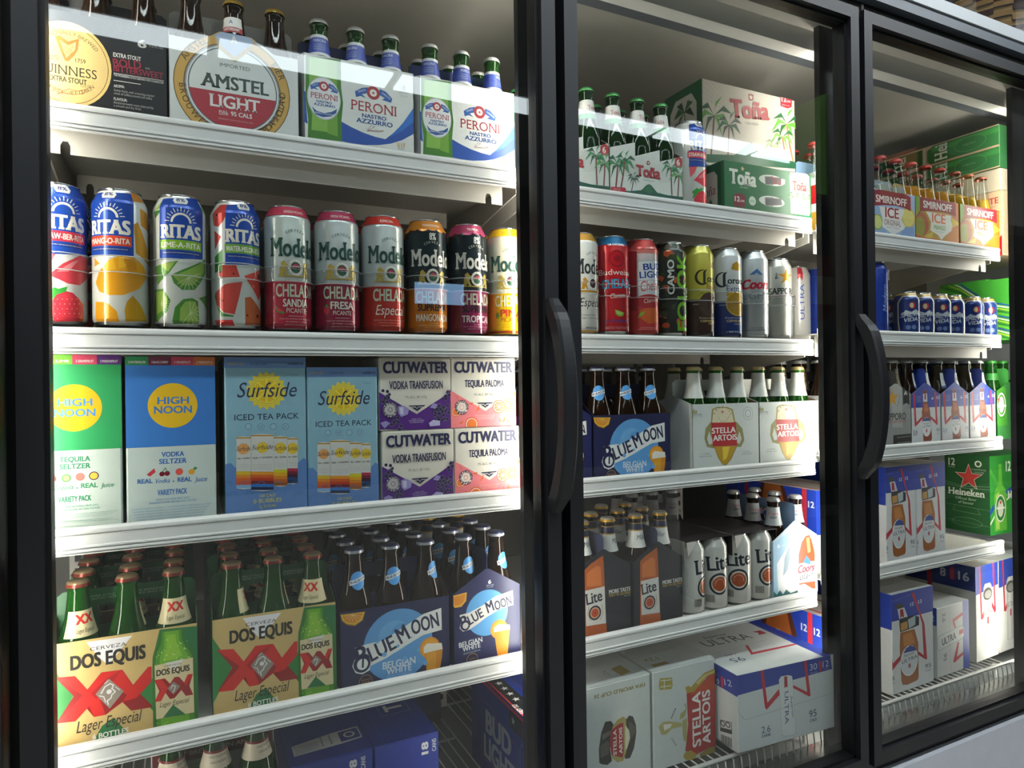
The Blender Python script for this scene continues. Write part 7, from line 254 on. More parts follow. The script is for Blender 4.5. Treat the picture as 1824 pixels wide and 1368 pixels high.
def art_polys(name):
    if name in AP: return AP[name]
    W, H, ops = ARTS[name]; out = []
    def add(lay, col, polys): out.extend((lay, col, p) for p in polys)
    for lay, op in enumerate(ops):
        k, col = op[0], op[1]
        if k == 'p':
            c = op[2]; pts = [(c[i], c[i+1]) for i in range(0, len(c), 2)]
            add(lay, col, [[pts[i] for i in t] for t in tessellate_polygon([[Vector((x, y, 0)) for x, y in pts]])])
        elif k == 'c':
            cx, cy_, rx, ry = op[2:6]; n = 40 if max(rx, ry) > 8 else 14
            add(lay, col, [[(cx+rx*math.cos(2*math.pi*i/n), cy_+ry*math.sin(2*math.pi*i/n)) for i in range(n)]])
        elif k == 's':
            cx, cy_, r, n, kk, rot = op[2:8]; P = [(cx+(r if i % 2 == 0 else r*kk)*math.sin(math.pi*i/n+rot), cy_+(r if i % 2 == 0 else r*kk)*math.cos(math.pi*i/n+rot)) for i in range(2*n)]
            add(lay, col, [[(cx, cy_), P[i-1], P[i]] for i in range(2*n)])
        elif k == 'l':
            h = op[2]/2; c = op[3]; pts = [(c[i], c[i+1]) for i in range(0, len(c), 2)]
            for (x0, y0), (x1, y1) in zip(pts, pts[1:]):
                d = math.hypot(x1-x0, y1-y0) or 1; ux, uy = (x1-x0)/d*h, (y1-y0)/d*h
                add(lay, col, [[(x0-ux*.5-uy, y0-uy*.5+ux), (x0-ux*.5+uy, y0-uy*.5-ux), (x1+ux*.5+uy, y1+uy*.5-ux), (x1+ux*.5-uy, y1+uy*.5+ux)]])
        elif k == 't':
            st, u, v, w_, h, ang, fl = op[2:9]; T, x0, x1 = text_tris(st, fl); sx = w_/max(x1-x0, .01); sy = h/.69; ca, sa = math.cos(math.radians(ang)), math.sin(math.radians(ang))
            nb = 4 if set(fl) & set('bBX') else 1        # the four passes of heavy print lie a hair apart
            for c in range(nb): add(lay+.2*c, col, [[(u+(x-x0)*sx*ca-y*sy*sa, v+(x-x0)*sx*sa+y*sy*ca) for x, y in t] for t in T[c::nb]])
        elif k == 'a':
            st, cx, cy_, R, a0, a1, h, fl = op[2:10]; sc = h/.69; ws = [(.32 if ch == ' ' else (lambda q: q[2]-q[1]+.12)(text_tris(ch, fl))) for ch in st]; tot = sum(ws); acc = 0
            for ch, wd in zip(st, ws):
                a = math.radians(a0+(a1-a0)*(acc+wd/2)/tot); acc += wd
                if ch == ' ': continue
                T, x0, x1 = text_tris(ch, fl); r = a-math.pi/2 if a1 < a0 else a+math.pi/2; ca, sa = math.cos(r), math.sin(r); xm = (x0+x1)/2
                bx, by = cx+R*math.cos(a), cy_+R*math.sin(a)
                nb = 4 if set(fl) & set('bBX') else 1
                for c in range(nb): add(lay+.2*c, col, [[(bx+(x-xm)*sc*ca-y*sc*sa, by+(x-xm)*sc*sa+y*sc*ca) for x, y in t] for t in T[c::nb]])
    if not name.startswith('can') and not name.endswith('_can'):   # trim to the edges of the face
        res = []
        for lay, col, p in out:
            if min(x for x, y in p) < 0 or max(x for x, y in p) > W or min(y for x, y in p) < 0 or max(y for x, y in p) > H:
                p = clip(clip(clip(clip(p, -1, 0, 0), 1, 0, W), 0, -1, 0), 0, 1, H)
                if len(p) < 3: continue
            res.append((lay, col, p))
        out = res
    elif name.startswith('can') or name.endswith('_can'):
        out = [(l, c, q) for l, c, p in out for q in [clip(clip(p, 0, -1, -1), 0, 1, H-1.5)] if len(q) > 2]
    AP[name] = (W, H, out); return AP[name]
# ---------------------------------------------------------------- objects
def tag(o, label, cat, group=None, kind=None):
    if label: o['label'] = label
    if cat: o['category'] = cat
    if group: o['group'] = group
    if kind: o['kind'] = kind
    return o
def thing(name, loc, label, cat, group=None, rz=0.):
    o = bpy.data.objects.new(name, None); COL.objects.link(o); o.location = loc; o.rotation_euler[2] = rz; o.empty_display_size = .05
    return tag(o, label, cat, group)
def dup(src, loc, label, group=None, rz=0.):
    r = src.copy(); COL.objects.link(r); r.location = loc; r.rotation_euler[2] = rz; r['label'] = label
    if group: r['group'] = group
    for ch in list(src.children):
        c = ch.copy(); COL.objects.link(c); c.parent = r
        for g in list(ch.children): d = g.copy(); COL.objects.link(d); d.parent = c
    return r
def struct(mb, name): o = mb.build(name); o['kind'] = 'structure'; return o
RN = random.Random(7)
P = .762
# ---------------------------------------------------------------- the shop
WALL = mat('#b8b4ac', 'wall')
m = MB(); m.box(-3, -6.2, -.05, 8, 1.3, 0, mat('#b4b0a8', 'wall')); struct(m, 'floor')
m = MB(); m.box(-3, -6.2, 3.4, 8, 1.3, 3.45, mat('#a9a8a4', 'wall')); struct(m, 'ceiling')
m = MB(); m.box(-3, 1.2, 0, 8, 1.3, 3.4, mat('#55524e', 'wall')); struct(m, 'wall_back')
m = MB(); m.box(-3.1, -6.2, 0, -3, 1.3, 3.4, WALL); struct(m, 'wall_left')
m = MB(); m.box(8, -6.2, 0, 8.1, 1.3, 3.4, WALL); struct(m, 'wall_right')
m = MB(); D = mat('#4a4640', 'wall')
m.box(-3, -6.2, 0, 2.5, -6.1, 3.4, D); m.box(3.1, -6.2, 0, 8, -6.1, 3.4, D); m.box(2.5, -6.2, 0, 3.1, -6.1, 1.955, D); m.box(2.5, -6.2, 2.2, 3.1, -6.1, 3.4, D); struct(m, 'wall_front')
m = MB(); m.box(2.5, -6.16, 1.955, 3.1, -6.14, 2.2, emat('daylight_pane', (.35, .62, 1), 6)); struct(m, 'window_1')
TL = emat('fluorescent_diffuser', (.86, .95, 1), TUBE); HOUS = mat('#d8dad8', 'paint')
FILLM = emat('front_fill_diffuser', (.90, .96, 1), FRONT_FILL)
def fixture(x0, y, label, group, lamp=TL):
    t = thing('ceiling_light', (x0, y, 3.31), label, 'ceiling light', group)
    m = MB(); m.box(0, -.14, .02, 1.2, .14, .09, HOUS); m.build('housing', t)
    m = MB(); m.box(.02, -.12, 0, 1.18, .12, .02, lamp); m.build('diffuser', t)
for i in range(-2, 6):                                  # the row that mirrors in the door glass
    fixture(.41+1.23*i, -3.86, 'white wrap fluorescent fixture in the rear ceiling row, ' + ('far left end', 'left of the cooler end', 'before the first door', 'facing the first door', 'facing the gap of the doors', 'facing the second door', 'facing the third door', 'far right end')[i+2], 'rear row of ceiling lights')
for i in range(-1, 4):                                  # unseen fill row, added over the aisle to brighten the pack fronts
    fixture(-.2+1.23*i, -1.35, 'added fill light, wrap fixture in the front ceiling row, ' + ('left end', 'second from left', 'third from left', 'fourth from left', 'right end')[i+1], 'added front row of fill lights', FILLM)
# the aisle shelf across from the cooler, beyond the right of the camera; it mirrors faintly in the glass
t = thing('aisle_shelf', (3.6, -1.25, 0), 'dark snack shelf across the aisle from the cooler', 'shelf'); DK = mat('#2a2a2c', 'paint'); m = MB(); m.box(-1.2, -.02, 0, 1.2, .02, 1.8, DK); m.box(-1.22, -.35, 0, -1.2, .35, 1.8, DK); m.box(1.2, -.35, 0, 1.22, .35, 1.8, DK); m.build('frame', t)
for z in (.12, .5, .88, 1.26, 1.78):
    m = MB(); m.box(-1.2, .02, z, 1.2, .35, z+.02, DK); m.box(-1.2, .34, z-.01, 1.2, .36, z+.03, mat('#8a8c8e', 'paint')); m.build('board', t)
for nm, x, z, sz, c, lab in (('snack_carton', 2.68, 1.80, (.24, .2, .48), '#5f9a2c', 'tall green snack carton on top of the aisle shelf'), ('snack_carton', 3.0, 1.80, (.2, .2, .24), '#4a3a8a', 'purple snack carton on top of the aisle shelf'), ('snack_carton', 3.3, 1.80, (.34, .2, .34), '#c8784a', 'orange snack carton on top of the aisle shelf'), ('snack_carton', 3.75, 1.80, (.3, .2, .28), '#c8a828', 'yellow snack carton on top of the aisle shelf'),
                             ('snack_carton', 2.5, 1.28, (.5, .2, .3), '#a83a3a', 'red snack carton on the upper board of the aisle shelf'), ('snack_carton', 3.1, 1.28, (.4, .2, .26), '#c8b040', 'mustard snack carton on the upper board of the aisle shelf'), ('snack_carton', 2.6, .9, (.6, .2, .3), '#b8b8b4', 'white snack carton on the middle board of the aisle shelf'), ('snack_carton', 3.3, .9, (.6, .2, .3), '#3a5a9a', 'blue snack carton on the middle board of the aisle shelf')):
    t = thing(nm, (x, -1.17, z), lab, 'carton', 'snack cartons across the aisle'); m = MB(); m.box(0, 0, 0, sz[0], sz[1], sz[2], mat(c), .003); m.build('body', t)
    m = MB(); m.box(sz[0]*.15, sz[1], sz[2]*.3, sz[0]*.85, sz[1]+.0006, sz[2]*.7, mat('#d8d4b0')); m.build('printed_panel', t)
# ---------------------------------------------------------------- cooler cabinet
BLK = mat('#191b20', 'black'); DBL = mat('#0d0e10', 'black'); WHT = mat('#e4e3df', 'paint'); INT = mat('#c9c5bd', 'paint'); GRY = mat('#6a7078', 'paint')
cab = thing('cooler_cabinet', (1.2, .4, 0), 'long white glass-door drinks cooler with black front frame', 'cooler')
def cpart(m, name, label=None):
    o = m.build(name, cab, (-1.2, -.4, 0))
    if label: o['label'] = label
    return o
X0, X1 = -.78, 3.1
m = MB(); m.box(X0, .86, .1, X1, .9, 1.9, mat('#77736c', 'paint')); cpart(m, 'back_panel')
m = MB(); m.box(X0, .06, 1.845, X1, .9, 1.9, INT); m.box(X0, .1, 1.80, X1, .135, 1.845, WHT); m.box(X0, .135, 1.825, X1, .2, 1.845, GRY); cpart(m, 'ceiling_panel')
m = MB(); m.box(X0, .06, .1, X1, .9, .2, mat('#8b8e8c', 'paint')); cpart(m, 'floor_panel')
m = MB(); m.box(X0-.05, .0, 0, X0, .9, 1.93, WHT); cpart(m, 'end_panel'); m = MB(); m.box(X1, .0, 0, X1+.05, .9, 1.93, WHT); cpart(m, 'end_panel')
m = MB(); m.box(X0, -.012, 1.903, X1, .9, 1.932, mat('#c6ccd0', 'paint')); cpart(m, 'top_panel')
m = MB(); m.box(X0, -.008, 1.877, X1, .06, 1.903, mat('#59616a', 'paint')); m.box(X0, .012, 1.845, X1, .06, 1.877, DBL); cpart(m, 'header_trim', 'grey trim strip over the doors')
m = MB(); m.box(X0, .0, .02, X1, .06, .174, mat('#ccd0d8', 'paint')); m.box(X0, .02, 0, X1, .06, .02, DBL); cpart(m, 'kick_panel', 'white base panel under the doors')
m = MB(); m.box(X0, .02, .174, X1, .06, .2, DBL); m.box(X0, .052, .2, X1, .1, .222, mat('#9a9c98', 'metal')); cpart(m, 'sill')
LEDM = emat('led_strip', (1, .93, .82), LED)
for k in range(-1, 5):                                  # mullions between the doors with their lamps on the inside
    xc = k*P-.0113; wl = .038
    if k == 0: wl = .022
    if k < 0 or k > 3: continue
    m = MB(); m.box(xc-wl, .076, .2, xc+wl, .09, 1.845, DBL); m.box(xc-.012, .09, .2, xc+.012, .0945, 1.845, INT); o = cpart(m, 'mullion')
    m = MB(); m.prism([(xc+.012*math.cos(a), .0945+.010*math.sin(a)) for a in [math.pi*q/10 for q in range(11)]], 'z', .24, 1.8, LEDM); m.build('led_strip', o)
# perforated uprights behind the shelves
HOLE = mat('#242321', 'ink')
for k in range(0, 4):
    for yy in (.62, .80):
        m = MB(); m.box(k*P-.027, yy, .24, k*P+.004, yy+.014, 1.83, INT)
        for j in range(60): z = .26+j*.026; m.box(k*P-.018, yy-.0004, z, k*P-.006, yy+.004, z+.013, HOLE)
        cpart(m, 'upright')
# ---------------------------------------------------------------- doors
def door(k, label, pane_label):
    d = thing('cooler_door', (k*P, 0, .2), label, 'door', 'black framed cooler doors')
    W, H, w_, T = P-.0227+.0145, 1.654, .0262, .045
    W = .7445
    m = MB()
    for (a, b, c, e) in ((0, 0, w_, H), (W-w_, 0, W, H), (w_, H-w_, W-w_, H), (w_, 0, W-w_, w_)): m.box(a, 0, b, c, T, e, BLK)
    m.build('frame', d)
    m = MB()
    for (a, b, c, e) in ((w_, w_, w_+.006, H-w_), (W-w_-.006, w_, W-w_, H-w_), (w_, H-w_-.006, W-w_, H-w_), (w_, w_, W-w_, w_+.006)): m.box(a, .012, b, c, .04, e, DBL)
    m.box(.008, T, .008, .02, T+.006, H-.008, DBL); m.box(W-.02, T, .008, W-.008, T+.006, H-.008, DBL)
    m.build('gasket', d)
    m = MB(); m.box(w_+.001, .024, w_+.001, W-w_-.001, .028, H-w_-.001, PANE); g = m.build('glass_pane', d)
    # bowed pull handle on the right stile
    m = MB(); xh = W-.0135; n = 28; z0, z1 = .632, .986; R = []
    for i in range(n+1):
        t = i/n; e = min(t, 1-t); bow = math.sin(math.pi*t)**.5; y0 = -.040*max(0, bow-.42)/.58 if e > .03 else 0; y1 = -.012-.050*bow*min(1, e*9+.25); z = z0+(z1-z0)*t
        hw = .0135*min(1, .72+e*5); a = .0045
        R.append([(xh-hw, y0, z), (xh-hw, y1+a, z), (xh-hw+a, y1, z), (xh+hw-a, y1, z), (xh+hw, y1+a, z), (xh+hw, y0, z)])
    for i in range(n):
        for q in range(6): m.face([R[i][q], R[i][(q+1) % 6], R[i+1][(q+1) % 6], R[i+1][q]], BLK, False)
    m.face(R[0], BLK); m.face(R[n][::-1], BLK)
    m.build('handle', d)
    m = MB(); m.lathe([(0, H), (.005, H), (.005, H+.006), (.009, H+.006), (.009, H+.02), (0, H+.02)], mat('#d8d6d0', 'plastic'), 16, (.012, .02, 0)); m.build('hinge_bushing', d)['label'] = 'white hinge bushing'
door(-1, 'black framed cooler door cut off at the left edge of the photo', '')
door(0, 'leftmost wide black framed glass door, over the striped seltzer cartons', '')
door(1, 'middle black framed glass door, between the two handles', '')
door(2, 'rightmost black framed glass door, over the white wire rack', '')
# ---------------------------------------------------------------- shelves
SH = [[1.431, 1.1205, .842, .541], [1.414, 1.129, .850, .542], [1.402, 1.156, .868, .573]]
NM = (('first', 'left'), ('second', 'middle'), ('third', 'right'))
LIP = mat('#dfe0e0', 'paint'); GROOVE = mat('#b9bbbd', 'paint')
lips = [(.130, .012), (.1272, .0085), (.1268, .0055), (.1272, .0035), (.1300, .0030), (.1300, .0018), (.1272, .0013), (.1282, .0), (.1282, -.0125), (.1268, -.0138), (.1268, -.0160), (.1300, -.0166), (.1300, -.0180), (.1268, -.0186), (.1264, -.0215), (.1300, -.0222), (.1300, -.0232), (.1270, -.0240), (.1280, -.0255), (.134, -.0255), (.137, 0), (.137, .012)]
for b in range(3):
    xl, xr = b*P+.006, (b+1)*P-.018
    for j, z in enumerate(SH[b]):
        t = thing('shelf', ((xl+xr)/2, .4, z), 'white shelf with ridged price rail, %s from the top behind the %s door' % (('first', 'second', 'third', 'fourth')[j], NM[b][1]), 'shelf', 'white cooler shelves')
        L = (-(xl+xr)/2, -.4, 0)
        m = MB(); m.prism([(y, q) for y, q in lips], 'x', xl, xr, LIP); o = m.build('price_rail', t, L)
        m = MB(); m.box(xl, .137, -.002, xr, .80, 0, INT)
        hz = -.054                                        # front flange with its two keyhole notches
        def flange(y, zt, zb):
            xs = [xl+.008, xl+.022, xl+.034, xr-.034-.03, xr-.022-.03, xr-.03]
            pts = [(xs[0], zt), (xs[0], zb), (xs[1], zb), (xs[1], zb+.012), (xs[1]+.003, zb+.018), (xs[2]-.003, zb+.018), (xs[2], zb+.012), (xs[2], zb), (xs[3], zb), (xs[3], zb+.012), (xs[3]+.003, zb+.018), (xs[4]-.003, zb+.018), (xs[4], zb+.012), (xs[4], zb), (xs[5], zb), (xs[5], zt)]
            m.prism(pts, 'y', y, y+.002, INT)
        flange(.150, -.002, hz) if j == 0 or (b, j) == (2, 1) else flange(.139, -.002, -.024); flange(.44, -.002, -.035); flange(.74, -.002, -.035)
        m.build('pan', t, L)
        for s, x in (('l', xl-.004), ('r', xr+.001)):
            m = MB(); m.prism([(.155, -.004), (.155, -.028), (.20, -.034), (.45, -.075), (.70, -.095), (.78, -.095), (.78, .01), (.70, .004), (.2, .002)], 'x', x, x+.003, INT); m.build('bracket', t, L)
# ---------------------------------------------------------------- wire racks at the bottom
WIRE = mat('#dcdcd8', 'paint'); RK = .24
for b in range(3):
    xl, xr = b*P+.01, (b+1)*P-.03
    t = thing('wire_rack', ((xl+xr)/2, .4, .2), 'white wire bottom rack with hanging front wires behind the %s door' % NM[b][1], 'rack', 'white wire racks'); L = (-(xl+xr)/2, -.4, -.2)
    m = MB()
    m.tube([(xl, .1, .256), (xr, .1, .256)], .004, WIRE); m.tube([(xl, .13, RK-.004), (xr, .13, RK-.004)], .0035, WIRE); m.tube([(xl, .78, RK-.004), (xr, .78, RK-.004)], .0035, WIRE)
    for y in (.3, .48, .64): m.tube([(xl, y, RK-.007), (xr, y, RK-.007)], .003, WIRE)
    m.build('rail', t, L)
    m = MB(); n = int((xr-xl)/.0215)
    for i in range(n+1): x = xl+(xr-xl)*i/n; m.tube([(x, .78, RK-.0017), (x, .13, RK-.0017), (x, .104, .254), (x, .096, .25), (x, .092, .213)], .0016, WIRE, 6)
    m.build('wire_grid', t, L)
    for x in (xl+.02, xr-.02):
        for y in (.14, .74): m = MB(); m.tube([(x, y, .2), (x, y, RK-.006)], .006, WIRE); m.build('foot', t, L)
# ---------------------------------------------------------------- bottles
LONG = [(0, 0), (.027, 0), (.0288, .003), (.0292, .008), (.0292, .118), (.0287, .128), (.0262, .142), (.0215, .158), (.0178, .172), (.0155, .188), (.0140, .204), (.0134, .212), (.0142, .2135), (.0144, .218), (.0134, .2195), (.0132, .224), (.0120, .2265), (0, .2265)]
SHORT = [(0, 0), (.027, 0), (.0288, .003), (.0292, .008), (.0292, .105), (.0287, .116), (.0255, .13), (.0215, .148), (.0192, .17), (.0165, .195), (.0145, .207), (.0142, .214), (.0150, .2155), (.0150, .219), (.0140, .2205), (.0138, .225), (.0128, .2265), (0, .2265)]
def rad(prof, z):
    for (ra, za), (rb, zb) in zip(prof[1:], prof[2:]):
        if za <= z <= zb: return ra+(rb-ra)*(z-za)/max(zb-za, 1e-6)
    return .013
def neck(t, prof, z0, z1, bands, texts, n=32, name='neck_label', cover=2*math.pi, a=None):
    """paper label round the neck; bands = [(fraction, colour)...] from the bottom, texts = [(string, colour, z, height, width, flags, turn)]"""
    m = MB(); a0 = -cover/2; zs = [z0]; f = 0; cols = []
    for fr, c in bands:
        f += fr; zs.append(z0+(z1-z0)*f); cols.append(c)
    pr, ms = [], []
    for i, c in enumerate(cols):
        k = 4
        for q in range(k): z = zs[i]+(zs[i+1]-zs[i])*q/k; pr.append((rad(prof, z)+.0003, z)); ms.append(mat(c, 'label'))
    if bands: pr.append((rad(prof, z1)+.0003, z1)); m.lathe(pr, None, n, mats=ms, a0=a0, a1=a0+cover)
    for st, col, z, h, w_, fl, turn in texts:
        if st == 'DISC':                                  # round or banner-shaped patch, h high and w_ wide
            k = 14
            for q in range(k):
                u0, u1 = -w_/2+w_*q/k, -w_/2+w_*(q+1)/k
                def ex(u): return h/2*(math.sqrt(max(0, 1-(2*u/w_)**2)) if fl == 'o' else 1)
                for e in range(6):
                    pts = []
                    for u, f in ((u0, e/6), (u1, e/6), (u1, (e+1)/6), (u0, (e+1)/6)): zz = z+ex(u)*(2*f-1)+(u*.25 if fl != 'o' else 0); r = rad(prof, zz)+(.0004 if fl == 'o' else .0005); pts.append((r*math.sin(u/r), -r*math.cos(u/r), zz))
                    m.face(pts, mat(col, 'label'), True)
            continue
        T, x0, x1 = text_tris(st, fl.rstrip('/')); sx = w_/(x1-x0); sy = h/.69
        for q, tri in enumerate(T):
            pts = []
            for x, y in tri:
                uu, vv = (x-(x0+x1)/2)*sx, y*sy
                if fl.endswith('/'): vv += uu*.25
                if turn: uu, vv = -vv*1., uu
                zz = z+vv; r = rad(prof, zz)+.0006+(q % 4)*.000004; an = uu/r; pts.append((r*math.sin(an), -r*math.cos(an), zz))
            m.face(pts, mat(col, 'ink'), True)
    return m.build(name, t)
def crown(t, col, rim=None, z=.2195):
    m = MB(); M1 = mat(col, 'cap'); M2 = mat(rim or col, 'cap')
    def wob(j, i, r): return r*(1+(.05 if i % 2 == 0 else -.03)*(1 if j <= 1 else .4 if j == 2 else 0))
    m.lathe([(.0156, z-.0005), (.0154, z+.001), (.0146, z+.004), (.0138, z+.0062), (.0115, z+.0078), (0, z+.0083)], None, 42, wob=wob, mats=[M2, M2, M1, M1, M1]); return m.build('cap', t)
BT = {}
def bottle_type(key, glass, prof, cap, rim, labels, liquid=None):
    BT[key] = (glass, prof, cap, rim, labels, liquid)
BP = {}
PROTO_USED = {}
def bottle(key, loc, label, group=None, turn=None, cat='bottle'):
    rz = RN.uniform(-.9, .9) if turn is None else turn
    if key in BP: return dup(BP[key], loc, label, group, rz)
    glass, prof, cap, rim, labels, liquid = BT[key]
    t = thing('beer_bottle' if key not in ('ice', 'mango') else 'cooler_drink_bottle', loc, label, cat, group, rz)
    m = MB(); m.lathe(prof, glass, 28); m.build('glass', t)
    if liquid:
        col, top = liquid; q = [(max(r-.0022, 0), max(z, .003)) for r, z in prof if z < top]; r_ = rad(prof, top)-.0022
        m = MB(); m.lathe(q+[(r_, top), (0, top)], liquid_mat(col), 24); m.build('drink', t)
    crown(t, cap, rim)
    for L in labels: neck(t, prof, *L)
    BP[key] = t; return t
def liquid_mat(h): return glassmat('liquid_'+h[1:], tuple(x*.9+.05 for x in srgb(h)[:3]), tuple(srgb(h)[:3]), .5, 1.33, .1)
bottle_type('stout', BROWN, LONG, '#1d1c1a', None, [])
bottle_type('amstel', BROWN, LONG, '#b8983c', None, [(.172, .197, [(.35, '#a8323a'), (.65, '#d8d6d0')], [('AMSTERDAM', '#e4dcd8', .1745, .0045, .026, 'b', 0), ('A', '#5a72a8', .186, .006, .006, 'b', 0)], 20, 'neck_label', 2.2)])
bottle_type('peroni', GREEN, LONG, '#c9c9c6', '#dcdcda', [(.162, .199, [(.14, '#d4d6d8'), (.72, '#2f46a0'), (.14, '#d4d6d8')], [('PERONI', '#d4d6e4', .186, .0045, .022, 's', 0), ('NASTRO AZZURRO BIRRA', '#a8b4dc', .180, .002, .022, '', 0), ('SUPERIORE ITALIANA', '#a8b4dc', .176, .002, .022, '', 0), ('PREMIUM LAGER', '#a8b4dc', .172, .002, .020, '', 0)])])
bottle_type('dos', GREEN, LONG, '#9c8666', '#8c3a32', [(.150, .186, [(1, '#cfc298')], [('XX', '#c0241f', .168, .013, .024, 'B', 0), ('Lager Especial', '#3a3226', .156, .006, .026, 'i', 0)], 32, 'neck_label', 2.6)])
bottle_type('moon', BROWN, LONG, '#3a3f66', '#c4c8d8', [(.158, .186, [], [('DISC', '#4f97d8', .174, .030, .026, 'o', 0), ('DISC', '#dfe2e2', .174, .0075, .030, 'r', 0), ('BLUE MOON', '#1c2046', .1722, .0042, .027, 'b/', 0)])])
bottle_type('miller', BROWN, LONG, '#b8b2a4', '#d0a030', [(.160, .196, [(.93, '#d4d4d0'), (.07, '#b08a34')], [('Miller', '#33343c', .176, .010, .026, 'i', 0)]), (.196, .210, [(.9, '#1d2040'), (.1, '#b08a34')], [])])
bottle_type('yuengling', GREEN, LONG, '#7a2028', None, [(.150, .178, [(.86, '#d6cdb8'), (.14, '#7a2830')], [('LAGER TRADITIONAL', '#4a3a30', .168, .003, .03, '', 0), ('GENUINE BEER', '#4a3a30', .160, .003, .026, '', 0)])])
bottle_type('tona', DGREEN, LONG, '#3f8a4a', '#4a9a54', [(.160, .200, [(.3, '#3f8a55'), (.7, '#d6d6d2')], [('Toña', '#a8343c', .180, .009, .022, 's', 0)])])
bottle_type('stella', GREEN, LONG, '#b0a070', None, [(.158, .2215, [(1, '#d6d8d4')], [('STELLA ARTOIS', '#b0343a', .190, .006, .050, '', 1)])])
bottle_type('coors', BROWN, LONG, '#c4c6c8', None, [(.164, .206, [(1, '#b8bcc0')], [('Coors', '#b8323c', .188, .007, .024, 'i', 0), ('LIGHT', '#40464c', .180, .005, .018, 'b', 0)])])
bottle_type('sapporo', BROWN, LONG, '#bfc1c3', None, [(.150, .205, [(1, '#2a2622')], [('PREMIUM', '#c8b080', .178, .006, .046, 'b', 1)], 12, 'neck_label', 1.2)])
bottle_type('ultra', BROWN, LONG, '#c8cacc', None, [(.150, .192, [(.14, '#3a58a0'), (.86, '#d8dadc')], [('ULTRA', '#8a2430', .172, .005, .02, '', 0)], 20, 'neck_label', 1.9)])
bottle_type('heineken', GREEN, LONG, '#3f8a3a', None, [(.17, .19, [(1, '#2f7a34')], [('★', '#c03030', .176, .006, .006, '', 0)])])
bottle_type('ice', CLEAR, SHORT, '#a83038', None, [], ('#c8ccc8', .150))
bottle_type('mango', CLEAR, SHORT, '#b0352c', None, [], ('#e0a020', .160))
bottle_type('mango_grey', CLEAR, SHORT, '#7a6248', '#a8482c', [], ('#d8b020', .160))
# ---------------------------------------------------------------- six-pack carriers
KRAFT = '#6b5138'
def carrier(loc, label, L, S, h, hp, hh, col, art=None, end_art=None, handle=None, end=False, top=None, handle_art=None, end_col=None, hole=True, group=None, inner=KRAFT, stripes=()):
    t = thing('bottle_carrier', loc if not end else (loc[0]+S, loc[1], loc[2]), label, 'carrier', group, math.pi/2 if end else 0)
    C = mat(col); K = mat(inner, 'kraft'); H = mat(handle or col); E = mat(end_col or col); e = .0007
    def panel(pts, y0, y1, outer, axis, name):
        m = MB(); m.prism(pts, axis, y0, y1, outer)
        for i, f in enumerate(m.f):                        # bare board on the inside
            c = sum((Vector(m.v[k]) for k in f), Vector())/len(f); s = c.y if axis == 'y' else c.x
            mid = (S if axis == 'y' else L)/2
            if len(f) == 3 and abs(s-mid) < abs((y0+y1)/2-mid)-e*.2: m.mi[i] = m.idx(K)
        return m
    fp = [(x/1000, z/1000) for x, z in top] if top else [(0, 0), (L, 0), (L, h), (0, h)]
    m = panel(fp, 0, e, C, 'y', 'front')
    if art: m.art(art, (0, 0, 0), (1, 0, 0), (0, 0, 1))
    m.build('front_panel', t)
    m = panel([(0, 0), (L, 0), (L, h), (0, h)], S-e, S, C, 'y', 'back'); m.build('back_panel', t)
    ep = [(0, 0), (S, 0), (S, h), (S/2+.004, hp), (S/2-.004, hp), (0, h)]
    for x, U, o in ((0, (0, -1, 0), (0, S, 0)), (L, (0, 1, 0), (L, 0, 0))):
        m = panel(ep, x if x == 0 else x-e, x+e if x == 0 else x, E, 'x', 'end')
        if end_art: m.art(end_art, o, U, (0, 0, 1), within=ep)
        for za, zb, sc in stripes:
            m.box(x-.0002, 0.0005, za, x+.0002, S-.0005, zb, mat(sc))
        m.build('end_panel', t)
    m = MB(); m.box(e, e, .0004, L-e, S-e, .0012, K); m.build('base_panel', t)
    m = MB(); y0, y1 = S/2-.0006, S/2+.0006
    a, b, zb, zt = L*.28, L*.72, hh-.055, hh-.025
    if hole:
        m.box(e, y0, .0012, L-e, y1, zb, H); m.box(e, y0, zb, a, y1, zt, H); m.box(b, y0, zb, L-e, y1, zt, H); m.prism([(e, zt), (L-e, zt), (L-e, hh-.006), (L-.008, hh), (.008, hh), (e, hh-.006)], 'y', y0, y1, H)
    else: m.prism([(e, .0012), (L-e, .0012), (L-e, hh-.006), (L-.008, hh), (.008, hh), (e, hh-.006)], 'y', y0, y1, H)
    if handle_art: m.art(handle_art, (.0025, y0, 0), (1, 0, 0), (0, 0, 1))
    m.build('handle_panel', t); return t
def fill(key, loc, L, S, desc, where, end=False, rows=(0, 1), turns=None, skip=(), group=None):
    """bottles standing in the carrier's cells (front view: columns left to right, rows front to back)"""
    nc, nr = (2, 3) if end else (3, 2); W, D = (S, L) if end else (L, S)
    if end and rows == (0, 1): rows = (0, 1, 2)
    for r in rows:
        for c in range(nc):
            if (c, r) in skip: continue
            cn = ('left', 'right')[c] if nc == 2 else ('left', 'middle', 'right')[c]
            rn = ('front', 'back')[r] if nr == 2 else ('front', 'middle', 'back')[r]
            tu = turns.get((c, r)) if turns else None
            bottle(key, (loc[0]+W*(c+.5)/nc, loc[1]+D*(r+.5)/nr, loc[2]+.0014), '%s, %s %s in %s' % (desc, rn, cn, where), group, tu)
Y0 = .15
S = SH[0]
